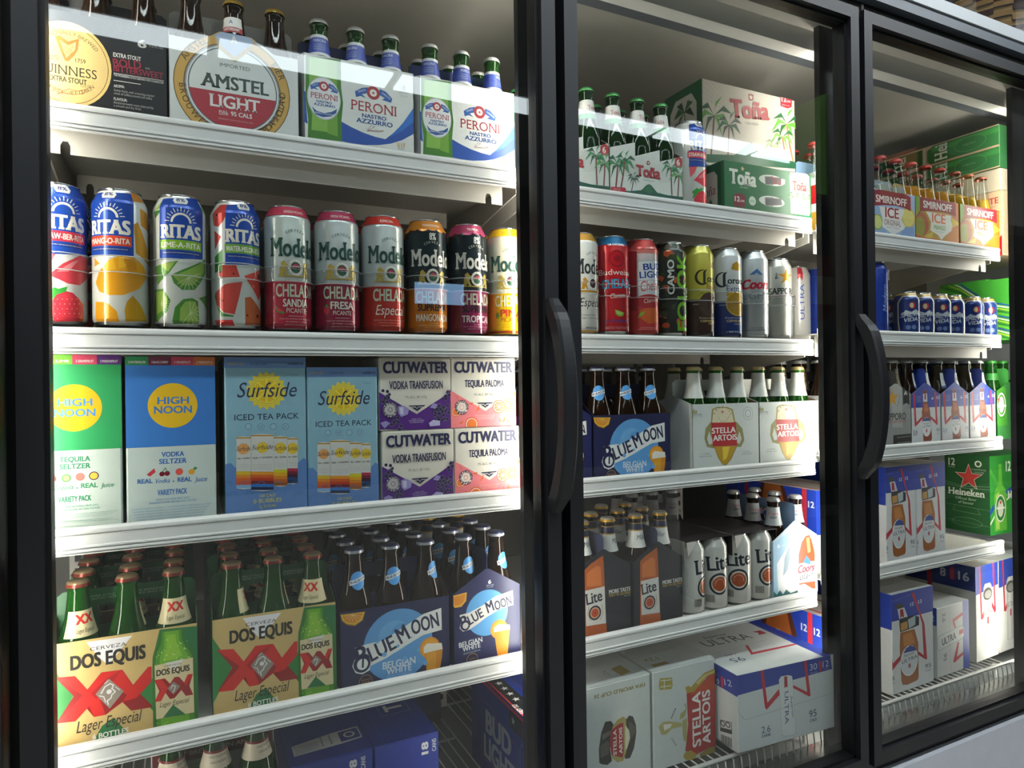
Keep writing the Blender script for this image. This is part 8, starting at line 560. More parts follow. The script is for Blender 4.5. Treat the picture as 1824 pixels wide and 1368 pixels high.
# bay 1, top shelf
carrier((-.022, Y0, S[0]), 'black six-pack carrier with big gold disc and harp on its front, top left', .185, .128, .147, .17, .20, '#1b1c20', 'stout', handle='#1b1c20')
fill('stout', (-.022, Y0, S[0]), .185, .128, 'dark brown black-capped bottle', 'the black gold-disc carrier')
carrier((.165, Y0, S[0]), 'white six-pack carrier with gold ring around a white and red disc', .187, .128, .150, .17, .212, '#cfd3d2', 'amstel', handle='#d0d0cc', top=[(0, 0), (187, 0), (187, 143), (150, 143), (132, 155), (104, 161), (76, 158), (52, 146), (44, 143), (0, 143)])
fill('amstel', (.165, Y0, S[0]), .187, .128, 'brown gold-capped bottle', 'the white gold-ring carrier', turns={(0, 0): 2.6, (1, 0): -.35, (2, 0): 2.9})
for x, lab, wh in ((.3605, 'white and blue carrier with red lettering, left of two on the top shelf', 'the left red-lettered white-blue carrier'), (.5565, 'white and blue carrier with red lettering, right of two on the top shelf', 'the right red-lettered white-blue carrier')):
    carrier((x, Y0, S[0]), lab, .185, .128, .157, .175, .205, '#d9dcda', 'peroni', handle='#23397c', group='white and blue carriers')
    fill('peroni', (x, Y0, S[0]), .185, .128, 'green bottle with blue neck label', wh, group='green bottles with white caps')
# bay 1, fourth shelf
for i, x in enumerate((.008, .2145)):
    for j in range(3):
        y = Y0+j*.135; wh = ('front', 'second', 'third')[j]+' gold-green carrier of the '+('left', 'right')[i]+' column'
        carrier((x, y, S[3]), 'gold and green six-pack carrier with red XX, '+('left', 'right')[i]+' column, '+('frontmost', 'second row', 'third row')[j], .186, .128, .150, .172, .205, '#c3a86c', 'dos', handle='#1f6236', handle_art='dos_handle', group='gold and green carriers', end_col='#2c7a3a')
        fill('dos', (x, y, S[3]), .186, .128, 'green bronze-capped bottle', 'the '+wh, group='green bottles with bronze caps', rows=(0, 1) if j < 2 else (0,), turns={(0, 0): .55, (1, 0): 2.5, (2, 0): .12} if i == 0 and j == 0 else {(0, 0): 1.7, (1, 0): 2.4, (2, 0): -.35} if j == 0 else None)
for j in range(2):
    carrier((.407, Y0+j*.135, S[3]), 'wide navy light-blue-moon carrier behind the left door, '+('frontmost', 'second row')[j], .192, .13, .131, .17, .192, '#191e48', 'moon', handle='#1c2252', group='navy carriers')
    fill('moon', (.407, Y0+j*.135, S[3]), .192, .13, 'brown blue-capped bottle', 'the '+('front', 'rear')[j]+' wide navy carrier behind the left door', group='brown bottles with blue caps')
carrier((.607, Y0, S[3]), 'navy six-pack carrier seen at its folded end, beside the wide navy carrier', .192, .133, .131, .168, .20, '#1b2050', 'moon', 'moon_end', handle='#1c2252', end=True, group='navy carriers')
fill('moon', (.607, Y0, S[3]), .192, .133, 'brown blue-capped bottle', 'the end-on navy carrier behind the left door', end=True, group='brown bottles with blue caps')
carrier((.612, .36, S[3]), 'pale brown six-pack carrier behind the end-on navy carrier', .19, .13, .12, .16, .19, '#b08a68', None, handle='#8a6a4c', end=True)
fill('miller', (.612, .36, S[3]), .19, .13, 'brown gold-capped bottle with white neck', 'the pale brown carrier', end=True, rows=(0, 1), group='brown bottles with white neck labels', turns={(1, 0): .3, (0, 0): 1.0})
# bay 1, bottom
ARTS['band'] = (185, 205, [('p', '#5c1e26', [0, 150, 185, 150, 185, 174, 0, 174]), ('t', '#d0c0a8', "OLDEST BREWERY IN AMERICA", 8, 158, 168, 6.5, 0, 's')])
t = thing('cardboard_tray', (.11, .19, RK), 'flat plain cardboard tray under the maroon-band carrier', 'tray'); m = MB(); m.box(0, 0, 0, .22, .16, .04, mat('#8a6c48', 'kraft'), .002); m.build('body', t)
carrier((.125, .2, RK+.0405), 'grey six-pack carrier with maroon band at bottom left', .19, .13, .125, .15, .205, '#b8b4ae', None, handle='#b4b0aa', hole=True, handle_art='band')
fill('yuengling', (.125, .2, RK+.0405), .19, .13, 'green bottle with cream neck label', 'the maroon-band carrier', turns={(0, 0): 1.2, (1, 0): .2, (2, 0): .7})
# bay 2, top shelf
S = SH[1]
TP = [(0, 0), (186, 0), (186, 112), (126, 93), (126, 117), (63, 96), (63, 124), (0, 105)]
for x, n in ((.7665, 'left'), (.9545, 'right')):
    carrier((x, Y0, S[0]), 'white six-pack carrier with palm trees and stepped top edge, %s of the two' % n, .186, .128, .11, .15, .19, '#cfd4cf', 'tona', handle='#236a44', top=TP, group='white palm tree carriers')
    fill('tona', (x, Y0, S[0]), .186, .128, 'dark green-capped bottle with white neck', 'the %s white palm tree carrier' % n, group='dark bottles with green caps')
carrier((1.554, Y0, SH[2][0]), 'pale blue six-pack carrier mostly hidden behind the middle mullion', .179, .128, .128, .15, .19, '#8aa8cc', None, end_col='#c8ccd0', stripes=((.07, .115, '#b82028'), (.0, .05, '#c89a3c')))
fill('ice', (1.554, Y0, SH[2][0]), .179, .128, 'clear bottle with red cap', 'the pale blue carrier behind the mullion', rows=(0, 1))
# bay 2, third shelf
carrier((.7725, Y0, S[2]), 'navy six-pack carrier end-on at the left edge of the middle door', .192, .131, .131, .168, .20, '#1b2050', 'moon', 'moon_end', handle='#1c2252', end=True, group='navy carriers')
fill('moon', (.7725, Y0, S[2]), .192, .131, 'brown blue-capped bottle', 'the end-on navy carrier behind the middle door', end=True, group='brown bottles with blue caps')
carrier((.9065, Y0, S[2]), 'wide navy six-pack carrier with a light blue moon behind the middle door', .192, .13, .131, .17, .192, '#191e48', 'moon', handle='#1c2252', group='navy carriers')
fill('moon', (.9065, Y0, S[2]), .192, .13, 'brown blue-capped bottle', 'the wide navy carrier behind the middle door', group='brown bottles with blue caps')
for x, n in ((1.1585, 'left'), (1.3535, 'right')):
    carrier((x, Y0, S[2]), 'pale grey six-pack carrier with a red and gold goblet, %s of the two' % n, .193, .13, .147, .165, .20, '#ccd2d0', 'stella', handle='#d2d6d2', group='pale goblet carriers')
    fill('stella', (x, Y0, S[2]), .193, .13, 'green bottle with white foil neck', 'the %s goblet carrier' % n, group='green bottles with white necks', turns={(0, 0): 2.7, (1, 0): 2.6, (2, 0): 1.5, (0, 1): .2} if n == 'left' else {(0, 0): 1.4, (1, 0): .1, (2, 0): .15})
def sapporo(x, n):
    carrier((x, Y0, SH[2][2]), 'grey and black carrier with gold star, '+n, .19, .121, .14, .166, .20, '#8f9090', None, 'sapporo_end', handle='#3a3a3c', end=True, group='grey star carriers')
    fill('sapporo', (x, Y0, SH[2][2]), .19, .121, 'brown silver-capped bottle', 'the grey star carrier '+('by the middle door frame' if x < 1.7 else 'of the right door'), end=True, rows=(0, 1, 2), group='brown bottles with black neck strips')
sapporo(1.568, 'half hidden by the middle door frame'); sapporo(1.774, 'at the left edge of the right door')
# bay 2, fourth shelf
for x, n in ((.863, 'left'), (.997, 'right')):
    carrier((x, Y0, S[3]), 'dark navy six-pack carrier with amber bottle picture on its end, %s of the two' % n, .19, .128, .135, .172, .20, '#20232c', None, 'lite_end', handle='#2a2f4c', end=True, group='dark amber-bottle carriers', end_col='#1d2029')
    fill('miller', (x, Y0, S[3]), .19, .128, 'brown gold-capped bottle with white neck', 'the %s dark amber-bottle carrier' % n, end=True, group='brown bottles with white neck labels')
carrier((1.391, Y0, S[3]), 'light blue mountain six-pack carrier end-on beside the white cans', .19, .145, .135, .175, .215, '#b8d0e4', None, 'coors_end', handle='#7f9cc0', end=True)
fill('coors', (1.391, Y0, S[3]), .19, .145, 'brown bottle with silver neck', 'the light blue mountain carrier', end=True, group='brown bottles with silver necks')
carrier((1.15, .37, S[3]), 'dark maroon six-pack carrier behind the white cans', .19, .128, .125, .15, .19, '#4a1c28', None, handle='#3a2430')
fill('coors', (1.15, .37, S[3]), .19, .128, 'brown bottle with silver neck', 'the maroon carrier behind the cans', group='brown bottles with silver necks')
# bay 3
S = SH[2]
carrier((1.736, Y0, S[0]), 'pale blue citrus six-pack carrier with dark red banner, leftmost of the three', .188, .128, .128, .15, .18, '#9ab2d0', 'smirnoff_ice', hole=True, handle='#b8c4d4')
fill('ice', (1.736, Y0, S[0]), .188, .128, 'clear bottle with red cap', 'the pale blue citrus carrier', group='clear bottles with red caps')
for x, n in ((1.9255, 'middle'), (2.121, 'rightmost')):
    carrier((x, Y0, S[0]), 'green and orange mango six-pack carrier with red banner, %s of the three' % n, .188, .128, .128, .15, .18, '#b08a30', 'smirnoff_mango', handle='#c8982c', group='mango carriers')
    fill('mango' if n == 'middle' else 'mango_grey', (x, Y0, S[0]), .188, .128, 'clear bottle of orange drink', 'the %s mango carrier' % n, group='clear bottles of orange drink')
for i in range(3):
    n = ('leftmost', 'middle', 'rightmost')[i]; x = 1.8965+i*.1285
    carrier((x, Y0, S[2]), 'white and blue carrier with red W and amber bottle, %s of three' % n, .19, .123, .136, .166, .205, '#d0d2d4', None, 'ultra_end', handle='#26409c', end=True, group='white and blue bottle carriers', hole=False)
    fill('ultra', (x, Y0, S[2]), .19, .123, 'brown bottle with white neck strip', 'the %s W-stripe carrier' % n, end=True, group='brown bottles with white neck strips')
carrier((2.285, Y0, S[2]), 'green six-pack carrier with a printed bottle label at the right end', .19, .121, .14, .165, .205, '#2f6a34', None, 'heineken_end', handle='#3a8a3c', end=True, hole=False)
fill('heineken', (2.285, Y0, S[2]), .19, .121, 'green bottle with green cap', 'the green carrier at the right end', end=True, group='green bottles with green caps')
# ---------------------------------------------------------------- cartons
def carton(loc, size, label, col, front=None, rz=0., left=None, top=None, group=None, flat=(), name='carton', lid=None, flap=True):
    """closed cardboard carton: body with printed faces, and a tucked top flap; flat = coloured patches (face, u0, v0, u1, v1, colour) in metres"""
    W, D, H = size; t = thing(name, loc, label, 'carton', group, rz)
    m = MB(); m.box(0, 0, 0, W, D, H-(.0012 if flap else 0), mat(col), .0022)
    fr = {'front': ((0, 0, 0), (1, 0, 0), (0, 0, 1)), 'left': ((0, D, 0), (0, -1, 0), (0, 0, 1)), 'top': ((0, 0, H), (1, 0, 0), (0, 1, 0)), 'right': ((W, 0, 0), (0, 1, 0), (0, 0, 1))}
    for f, u0, v0, u1, v1, c in flat:
        if f == 'top': continue
        o, U, V = [Vector(q) for q in fr[f]]; N = U.cross(V)*.00008
        m.face([o+N+U*a+V*b for a, b in ((u0, v0), (u1, v0), (u1, v1), (u0, v1))], mat(c))
    if front: m.art(front, *fr['front'])
    if left: m.art(left, *fr['left'])
    m.build('body', t)
    if flap:
        m = MB(); m.box(.001, .001, H-.0012, W-.001, D-.001, H, mat(lid or col))
        for f, u0, v0, u1, v1, c in flat:
            if f == 'top': m.face([(u0, v0, H+.00008), (u1, v0, H+.00008), (u1, v1, H+.00008), (u0, v1, H+.00008)], mat(c))
        if top: m.art(top, *fr['top'])
        m.build('top_flap', t)
    return t
A = ARTS
def scl(op, kx, kz, dz=0):
    def pl(c): return [v*kx if i % 2 == 0 else v*kz+dz for i, v in enumerate(c)]
    if op[0] == 'p': return ('p', op[1], pl(op[2]))
    if op[0] == 'l': return ('l', op[1], op[2], pl(op[3]))
    if op[0] == 'c': return ('c', op[1], op[2]*kx, op[3]*kz+dz, op[4]*kx, op[5]*kz)
    if op[0] == 's': return ('s', op[1], op[2]*kx, op[3]*kz+dz, op[4]*kx, *op[5:])
    return ('t', op[1], op[2], op[3]*kx, op[4]*kz+dz, op[5]*kx, op[6]*kz, *op[7:])
A['wordmark_side'] = (250, 190, [('p', '#1c2f78', [0, 0, 250, 0, 250, 190, 0, 190]), ('l', '#8a4a50', 1.6, [55, 30, 55, 150, 120, 150, 130, 128, 215, 128, 222, 118, 222, 30, 55, 30]), ('t', '#8e929c', 'BUD', 75, 92, 120, 44, 0, 'B'), ('t', '#8e929c', 'LIGHT', 65, 38, 145, 44, 0, 'B'), ('l', '#4a86b0', 1.2, [232, 0, 232, 130, 240, 140, 250, 140]), ('p', '#b02834', [0, 184, 250, 184, 250, 190, 0, 190]), ('p', '#b02834', [246, 0, 250, 0, 250, 190, 246, 190]), ('p', '#17191f', [190, 150, 246, 150, 246, 184, 190, 184]), ('s', '#a0a4a8', 205, 168, 9, 5, .4, 0)])
A['star_top'] = (130, 250, [('p', '#1c40a8', [0, 0, 130, 0, 130, 250, 0, 250]), ('p', '#b02834', [0, 0, 4, 0, 4, 250, 0, 250]), ('p', '#15171c', [4, 0, 34, 0, 34, 250, 4, 250])]+[('s', '#d8d8d8', 19, 70+k*26, 9, 5, .4, 0) for k in range(6)]+[('t', '#e4e4e4', 'EASY TO', 10, 12, 40, 10, 90, 'bi'), ('l', '#8a4a50', 1.4, [50, 60, 120, 60, 120, 230, 50, 230, 50, 60]), ('t', '#d0d4e0', 'LIGHT', 115, 70, 150, 30, 90, 'B')])
A['wordmark_b'] = (128, 125, [('l', '#4a8ac8', 1.4, [60, 0, 60, 60, 100, 60, 100, 0]), ('t', '#c8ccd4', 'BUD', 96, -10, 66, 26, -90+180, 'B'), ('t', '#d0d4dc', '18', 106, 92, 24, 13, 90, 'B'), ('t', '#d0d4dc', 'CANS', 122, 94, 24, 8, 90, 'b')])
A['wordmark_a'] = (149, 125, [('t', '#d0d4dc', '18', 118, 92, 24, 13, 90, 'B'), ('t', '#d0d4dc', 'CANS', 134, 94, 24, 8, 90, 'b')])
A['top_b'] = (128, 260, [('l', '#4a8ac8', 1.3, [45, 110, 105, 110, 105, 250]), ('l', '#4a8ac8', 1.3, [45, 110, 45, 250]), ('t', '#c8ccd4', 'T', 93, 122, 30, 36, 90, 'B'), ('l', '#3a5ab8', .5, [22, 0, 22, 260])])
A['top_a'] = (149, 260, [('p', '#c8cbd0', [12, 34, 100, 40, 140, 46, 140, 92, 90, 88, 12, 72])]+[('l', '#4a5a8a', .7, [16, 40+k*3.3, 60, 43+k*3.3]) for k in range(9)]+[('t', '#2a3a78', 'Nutrition Facts', 68, 46, 36, 3.6, 90, 'b'), ('t', '#2a3a78', 'Ingredients', 84, 48, 36, 3.6, 90, 'b'), ('p', '#2a3a8a', [100, 46, 138, 50, 138, 88, 100, 84]), ('c', '#c8cbd0', 119, 68, 11, 11), ('c', '#2a3a8a', 119, 68, 7, 7)])
S = SH[0]
carton((-.0205, Y0, S[2]), (.119, .12, .253), 'green and white seltzer carton with yellow sun disc, leftmost on the third shelf', '#bfccc4', 'seltzer_green', lid='#58a848')
carton((.1035, Y0, S[2]), (.1195, .19, .251), 'blue and white seltzer carton with yellow sun disc, third shelf', '#bfccc8', 'seltzer_blue', lid='#4a9a50')
carton((.236, Y0, S[2]), (.1215, .19, .251), 'light blue iced tea carton with lemon sun, left and taller of two', '#86b0c2', 'surfside', group='light blue tea cartons', lid='#7f9cc4')
A['surfside_low'] = (116, 235, [scl(o, .955, 1, -15) for o in A['surfside'][2]])
carton((.3590, Y0, S[2]), (.1155, .19, .235), 'light blue iced tea carton with lemon sun, right and lower of two', '#86b0c2', 'surfside_low', group='light blue tea cartons', lid='#7f9cc4')
for x, z, a, n, c in ((.481, S[2], 'vodka', 'lower left', 'white and purple'), (.613, S[2], 'paloma', 'lower right', 'white and pink'), (.4785, S[2]+.1265, 'vodka', 'upper left', 'white and purple'), (.6085, S[2]+.1265, 'paloma', 'upper right', 'white and pink')):
    carton((x, Y0+(.004 if z > S[2] else 0), z), (.131 if a == 'vodka' else .130, .13, .1255), '%s cocktail carton with navy lettering, %s of the four' % (c, n), '#d9d5ca', a, group='stack of four cocktail cartons')
carton((.342, .275, RK), (.149, .26, .13), 'plain blue beer carton with printed white panel on its top, bottom left', '#1c3494', 'wordmark_a', top='top_a')
carton((.492, .273, RK), (.128, .26, .13), 'blue beer carton with outlined letter on its top, beside the plain blue one', '#1c3494', 'wordmark_b', top='top_b')
carton((.60, .56, RK), (.13, .2, .15), 'navy starred carton at the back of the bottom rack', '#1a2354', None, flat=(('front', 0, 0, .13, .02, '#17191f'),)); 
carton((.733, .127, RK), (.135, .25, .195), 'navy carton with red edges and white stars, bottom right of left door', '#1c2f78', None, left='wordmark_side', top='star_top')
# bay 2
S = SH[1]
A['palm_side'] = (130, 196, [('p', '#27603f', [0, 0, 130, 0, 130, 196, 0, 196]), ('p', '#c8c6bc', [20, 0, 112, 0, 112, 150, 95, 176, 40, 176, 20, 150]), ('l', '#4a6a44', 3, [80, 20, 76, 90, 70, 140])]+[('p', ('#3c6a44', '#2a4a34')[k % 2], [70, 140, 70+dx, 140+dy, 70+ex, 140+ey]) for k, (dx, dy, ex, ey) in enumerate(((-20, 15, -38, -6), (-8, 26, -26, 22), (12, 24, 30, 14), (20, 6, 34, -20), (-16, -8, -28, -34)))]+[('t', '#a8343c', 'Toña', 50, 20, 90, 24, 90, 's')])
A['can_side'] = (128, 122, [('p', '#1d5638', [0, 0, 128, 0, 128, 122, 0, 122]), ('p', '#c4bcb0', [40, 0, 108, 0, 108, 92, 98, 104, 50, 104, 40, 92]), ('t', '#8e3038', 'Toña', 52, 52, 50, 22, 0, 's')]+[('p', '#3a5c3c', [60+dx, 14, 76+dx, 44, 92+dx, 14]) for dx in (-10, 10)])
carton((1.257, Y0, S[0]), (.276, .128, .122), 'green can carton with oval cut-outs and printed can, under the palm tree carton', '#1f6a42', 'tona_green', left='can_side', flap=False)
carton((1.257, Y0+.13, S[0]), (.276, .128, .122), 'plain green can carton behind the green carton with oval cut-outs', '#1f6a42', None, flap=False)
carton((1.243, .20, S[0]+.1235), (.296, .13, .196), 'large white palm tree carton stacked on the green cartons', '#cfc8bc', 'tona12', left='palm_side', lid='#d8d2c4')
A['tona_back'] = (110, 205, [('t', '#dfe0d8', 'T', 6, 160, 12, 26, 0, 's')])
carton((.808, .34, S[0]), (.11, .2, .205), 'green carton half hidden behind the left mullion, top shelf', '#2a7c4a', 'tona_back')
A['st_top_a'] = (172, 250, [('p', '#97862e', [112, 18, 140, 24, 140, 62, 112, 54]), ('t', '#8a8a80', '12x', 96, 28, 26, 12, 90, ''), ('p', '#a04440', [10, 60, 40, 62, 46, 90, 10, 92]), ('l', '#a8aca8', .7, [70, 0, 70, 250])])
A['st_top_b'] = (168, 250, [('p', '#a8402c', [40, 130, 140, 130, 150, 165, 130, 200, 40, 200]), ('t', '#d8c0a0', 'STELLA', 52, 168, 84, 20, 0, 'b'), ('t', '#d8c0a0', 'ARTOIS', 54, 142, 82, 20, 0, 'b'), ('p', '#97862e', [20, 20, 60, 20, 60, 32, 20, 32]), ('t', '#97862e', '12x', 56, 62, 36, 18, 180, ''), ('l', '#a8aca8', .7, [0, 75, 168, 75])])
carton((.866, Y0, RK), (.172, .25, .206), 'pale grey carton with cut-out showing cans, bottom left of middle door', '#c3cac8', 'stella12a', top='st_top_a')
carton((1.0435, Y0, RK), (.168, .25, .206), 'pale grey carton with gold trophy and sideways red label, beside the cut-out carton', '#c3cac8', 'stella12b', top='st_top_b')
carton((U30[0], U30[1], U30[2]), (U30[4], .26, U30[5]), 'white and blue thirty-can carton jutting forward on the bottom rack', '#cdd3d3', 'ultra30', rz=U30[3], left='ultra30_side', top='ultra30_top')
A['bottle_side'] = (300, 236, [('p', '#d4d2ce', [0, 0, 300, 0, 300, 236, 0, 236]), ('p', '#2340b0', [0, 112, 300, 112, 300, 236, 0, 236]), ('p', '#5a2c18', [110, 0, 225, 0, 225, 170, 200, 236, 130, 236, 110, 170]), ('p', '#a85c24', [125, 0, 210, 0, 210, 160, 190, 236, 140, 236, 125, 160]), ('c', '#d8d6d2', 165, 60, 62, 105), ('p', '#24489a', [106, 95, 118, 130, 140, 154, 165, 163, 190, 154, 212, 130, 224, 95]), ('t', '#dfe2ea', 'SUPERIOR', 130, 128, 70, 11, 0, 'b'), ('t', '#dfe2ea', 'LIGHT BEER', 126, 108, 80, 11, 0, 'b'), ('t', '#4a4c54', 'Michelob', 118, 66, 96, 22, 0, 'i'), ('p', '#d03444', [258, 0, 272, 0, 272, 236, 258, 236]), ('p', '#b83040', [70, 0, 82, 0, 82, 236, 70, 236]), ('t', '#e8ecf4', '12', 238, 186, 18, 17, 0, 'b'), ('t', '#e8ecf4', '12', 276, 186, 18, 17, 0, 'b')])
A['stripe_top'] = (140, 300, [('p', '#c03444', [18, 0, 26, 0, 26, 300, 18, 300]), ('p', '#c03444', [96, 40, 104, 40, 104, 300, 96, 300]), ('t', '#6a6a70', '96', 50, 120, 30, 20, 0, '')])
UF = tuple([('front', 0, .112, .14, .236, '#2340b0'), ('front', .03, 0, .042, .236, '#d03444')])
A['bottle_side_low'] = (300, 205, [scl(o, 1, .87) for o in A['bottle_side'][2]])
carton((1.553, .165, SH[2][3]), (.14, .30, .205), 'tall white and blue carton beyond the light blue mountain carrier', '#d4d2ce', None, left='bottle_side_low', top='stripe_top', flat=(('front', 0, .097, .14, .205, '#2340b0'), ('front', .03, 0, .042, .205, '#d03444')), lid='#cfcac6', group='white and blue bottle cartons')
carton((1.553, .153, RK), (.14, .30, .236), 'tall white and blue carton with oval beer label, behind the thirty-can carton', '#d4d2ce', None, left='bottle_side', top='stripe_top', flat=UF, lid='#cfcac6', group='white and blue bottle cartons')
# bay 3
S = SH[2]
carton((1.7885, Y0, S[3]), (.122, .30, .247), 'white and blue amber-bottle carton, left of the pair on the fourth shelf', '#cfd1d3', 'ultra12', flat=(('left', 0, .15, .30, .247, '#243c9a'),), group='white and blue bottle cartons')
carton((1.9125, Y0, S[3]), (.124, .30, .247), 'white and blue amber-bottle carton, right of the pair on the fourth shelf', '#cfd1d3', 'ultra12', group='white and blue bottle cartons')
A['hk_left'] = (132, 238, [('p', '#214f2a', [0, 0, 132, 0, 132, 238, 0, 238]), ('s', '#c4c4b8', 72, 168, 43, 5, .4, 0), ('s', '#b03a34', 72, 168, 39, 5, .4, 0), ('t', '#c8ccc0', 'Heineken', 10, 112, 108, 20, 0, 'sb'), ('t', '#a8b4a0', 'Official Beer', 32, 98, 62, 8, 0, ''), ('t', '#a8b4a0', 'of Soccer', 40, 86, 46, 8, 0, ''), ('l', '#7a9a78', .7, [0, 80, 132, 74]), ('l', '#7a9a78', .7, [30, 78, 24, 62, 104, 58, 96, 74]), ('c', '#7a9a78', 66, 30, 44, 14), ('c', '#214f2a', 66, 30, 43, 13.3), ('l', '#7a9a78', .6, [0, 32, 132, 26]), ('t', '#c8ccc0', '12', 12, 202, 20, 22, 0, 'b'), ('t', '#a8b4a0', 'PACK', 12, 194, 20, 5, 0, ''), ('c', '#c8ccc0', 100, 212, 10, 10), ('c', '#214f2a', 100, 212, 6, 6), ('t', '#a8b4a0', 'CHAMPIONS', 80, 192, 42, 5, 0, ''), ('t', '#a8b4a0', 'LEAGUE', 88, 184, 28, 5, 0, ''), ('l', '#8aa890', 1, [0, 150, 50, 140, 132, 146]), ('l', '#8aa890', 1, [0, 142, 60, 134, 132, 138])])
A['hk_front'] = (260, 238, [('p', '#2f8a34', [0, 0, 260, 0, 260, 238, 0, 238]), ('p', '#4aa03c', [0, 190, 60, 120, 160, 90, 260, 100, 260, 112, 160, 102, 70, 132, 0, 206]), ('p', '#2848a0', [0, 60, 60, 110, 150, 140, 260, 150, 260, 158, 140, 148, 50, 118, 0, 76]), ('p', '#d0dcc0', [0, 30, 50, 80, 130, 120, 130, 124, 48, 86, 0, 38]), ('p', '#5fae3a', [22, 10, 86, 10, 86, 120, 78, 138, 64, 150, 62, 212, 46, 212, 44, 150, 30, 138, 22, 120]), ('p', '#9cc85a', [30, 16, 48, 16, 48, 130, 30, 120]), ('c', '#c8d0b8', 54, 78, 27, 42), ('c', '#2f7a34', 54, 78, 23, 37), ('c', '#c4c8b4', 54, 78, 15, 26), ('s', '#b83430', 54, 96, 8, 5, .4, 0), ('t', '#e4e4dc', 'Heineken', 28, 76, 52, 8, 0, 'sb'), ('t', '#e4e6dc', 'Heineken', 92, 104, 130, 24, 0, 'sb'), ('t', '#e4e6dc', '12', 84, 188, 26, 30, 0, 'b')])
carton((2.343, .204, S[3]), (.26, .132, .238), 'dark green carton with big red star and pale lettering, set back on the fourth shelf', '#2f8a34', 'hk_front', left='hk_left', lid='#2f7a34', group='green star cartons')
carton((1.80, .48, S[3]), (.28, .14, .238), 'dark green carton behind the white and blue pair on the fourth shelf', '#24562c', 'hk_front', lid='#2f7a34', group='green star cartons')
A['hk_stripes'] = (260, 180, [('p', '#3f9a34', [0, 0, 260, 0, 260, 180, 0, 180])]+[('l', ('#2a6a2c', '#a8c83c', '#dfe8cc', '#2848a0', '#6ab83c')[k % 5], 3.5, [0, 120+k*12, 60, 110+k*9, 140, 60+k*7, 260, 20+k*8]) for k in range(-10, 9)]+[('s', '#d0d4c8', 60, 96, 30, 5, .4, 0), ('s', '#b83430', 60, 96, 26, 5, .4, 0), ('p', '#2f6a30', [40, 0, 110, 0, 110, 70, 100, 84, 50, 84, 40, 70])])
carton((2.338, .20, S[1]), (.26, .14, .185), 'bright green striped carton at the right end behind the small blue cans', '#3f9a34', 'hk_stripes', left='hk_stripes')
A['tec'] = (300, 190, [('p', '#d6b896', [0, 0, 300, 0, 300, 190, 0, 190]), ('t', '#b82c2c', 'TECATE', 210, 154, 82, 18, 0, 'b'), ('t', '#b87060', 'IMPORTED BEER', 226, 144, 60, 4, 0, ''), ('p', '#c01c28', [290, 0, 300, 0, 300, 60, 262, 20, 262, 0])])
carton((2.322, .15, S[0]), (.24, .30, .190), 'beige carton with red lettering beside the mango carriers', '#d6b896', None, left='tec')
carton((2.318, .15, S[0]+.1905), (.25, .36, .064), 'flat beige tray carton on the beige lettered carton', '#c8bea8', None)
A['hk_cans'] = (400, 125, [('p', '#b89a80', [0, 0, 400, 0, 400, 125, 0, 125])]+[q for k, y in enumerate((4, 66)) for q in (('p', '#2f6e3c', [200, y, 400, y, 400, y+56, 210, y+56, 190, y+44, 190, y+12]), ('p', '#3c8a44', [200, y+36, 400, y+36, 400, y+50, 205, y+50]), ('p', '#b8b8a8', [20, y, 186, y, 186, y+56, 20, y+56]), ('p', '#2a6234', [26, y+2, 176, y+2, 176, y+54, 26, y+54]), ('t', '#d0d4c8', 'Hei', 120, y+4, 46, 34, 90, 'sb'), ('t', '#d0d4c8', 'Hei', 252, y+4, 50, 38, 90, 'sb'), ('c', '#57955a', 320, y+28, 46, 22), ('c', '#2f6e3c', 320, y+28, 44, 20), ('t', '#7fae80', 'HEIN', 300, y+25, 34, 6, 0, ''))])
carton((2.314, .15, S[0]+.256), (.25, .40, .125), 'green carton with pictured cans, topmost at the upper right', '#2f6e3c', None, left='hk_cans', group='green can cartons')
A['ultra_can_front'] = (122, 270, [('p', '#27429c', [0, 190, 122, 205, 122, 270, 0, 270]), ('p', '#b83440', [18, 270, 26, 270, 34, 120, 26, 120]), ('p', '#b83440', [92, 270, 100, 270, 108, 130, 100, 130]), ('p', '#b83440', [26, 120, 36, 116, 60, 150, 54, 156]), ('p', '#b83440', [108, 130, 100, 124, 82, 150, 88, 158]), ('p', '#b4b4b0', [42, 30, 84, 30, 86, 205, 78, 216, 50, 216, 42, 205]), ('p', '#d0d0cc', [50, 32, 66, 32, 66, 212, 52, 212]), ('t', '#4a4c54', 'ULTRA', 44, 128, 40, 14, 0, ''), ('p', '#9c2030', [60, 100, 68, 100, 68, 120, 60, 120]), ('c', '#4c4c4a', 64, 186, 24, 18), ('c', '#8a8a86', 66, 184, 18, 12), ('t', '#6a6c74', '12', 104, 40, 10, 9, 0, '')])
A['lying_front'] = (152, 188, [('p', '#2a449c', [122, 0, 152, 0, 152, 188, 122, 188]), ('p', '#b83440', [82, 138, 122, 150, 122, 158, 74, 146, 74, 138, 92, 98, 100, 100]), ('p', '#b83440', [74, 30, 80, 26, 122, 40, 122, 48, 92, 40, 104, 78, 96, 80]), ('p', '#a8aca8', [8, 72, 120, 84, 126, 92, 126, 116, 118, 124, 8, 112, 3, 104, 3, 80]), ('p', '#d2d4d2', [10, 74, 118, 86, 124, 93, 124, 114, 116, 121, 10, 110, 5, 103, 5, 81]), ('t', '#2a2c38', 'ULTRA', 24, 84, 66, 18, 6, 'b'), ('p', '#b02834', [104, 98, 124, 100, 124, 112, 104, 110]), ('t', '#3a3c48', '2.6', 26, 170, 24, 14, -90, ''), ('t', '#3a3c48', '95', 30, 60, 20, 14, -90, ''), ('l', '#8a8e8a', .8, [62, 188, 56, 90, 66, 0])])
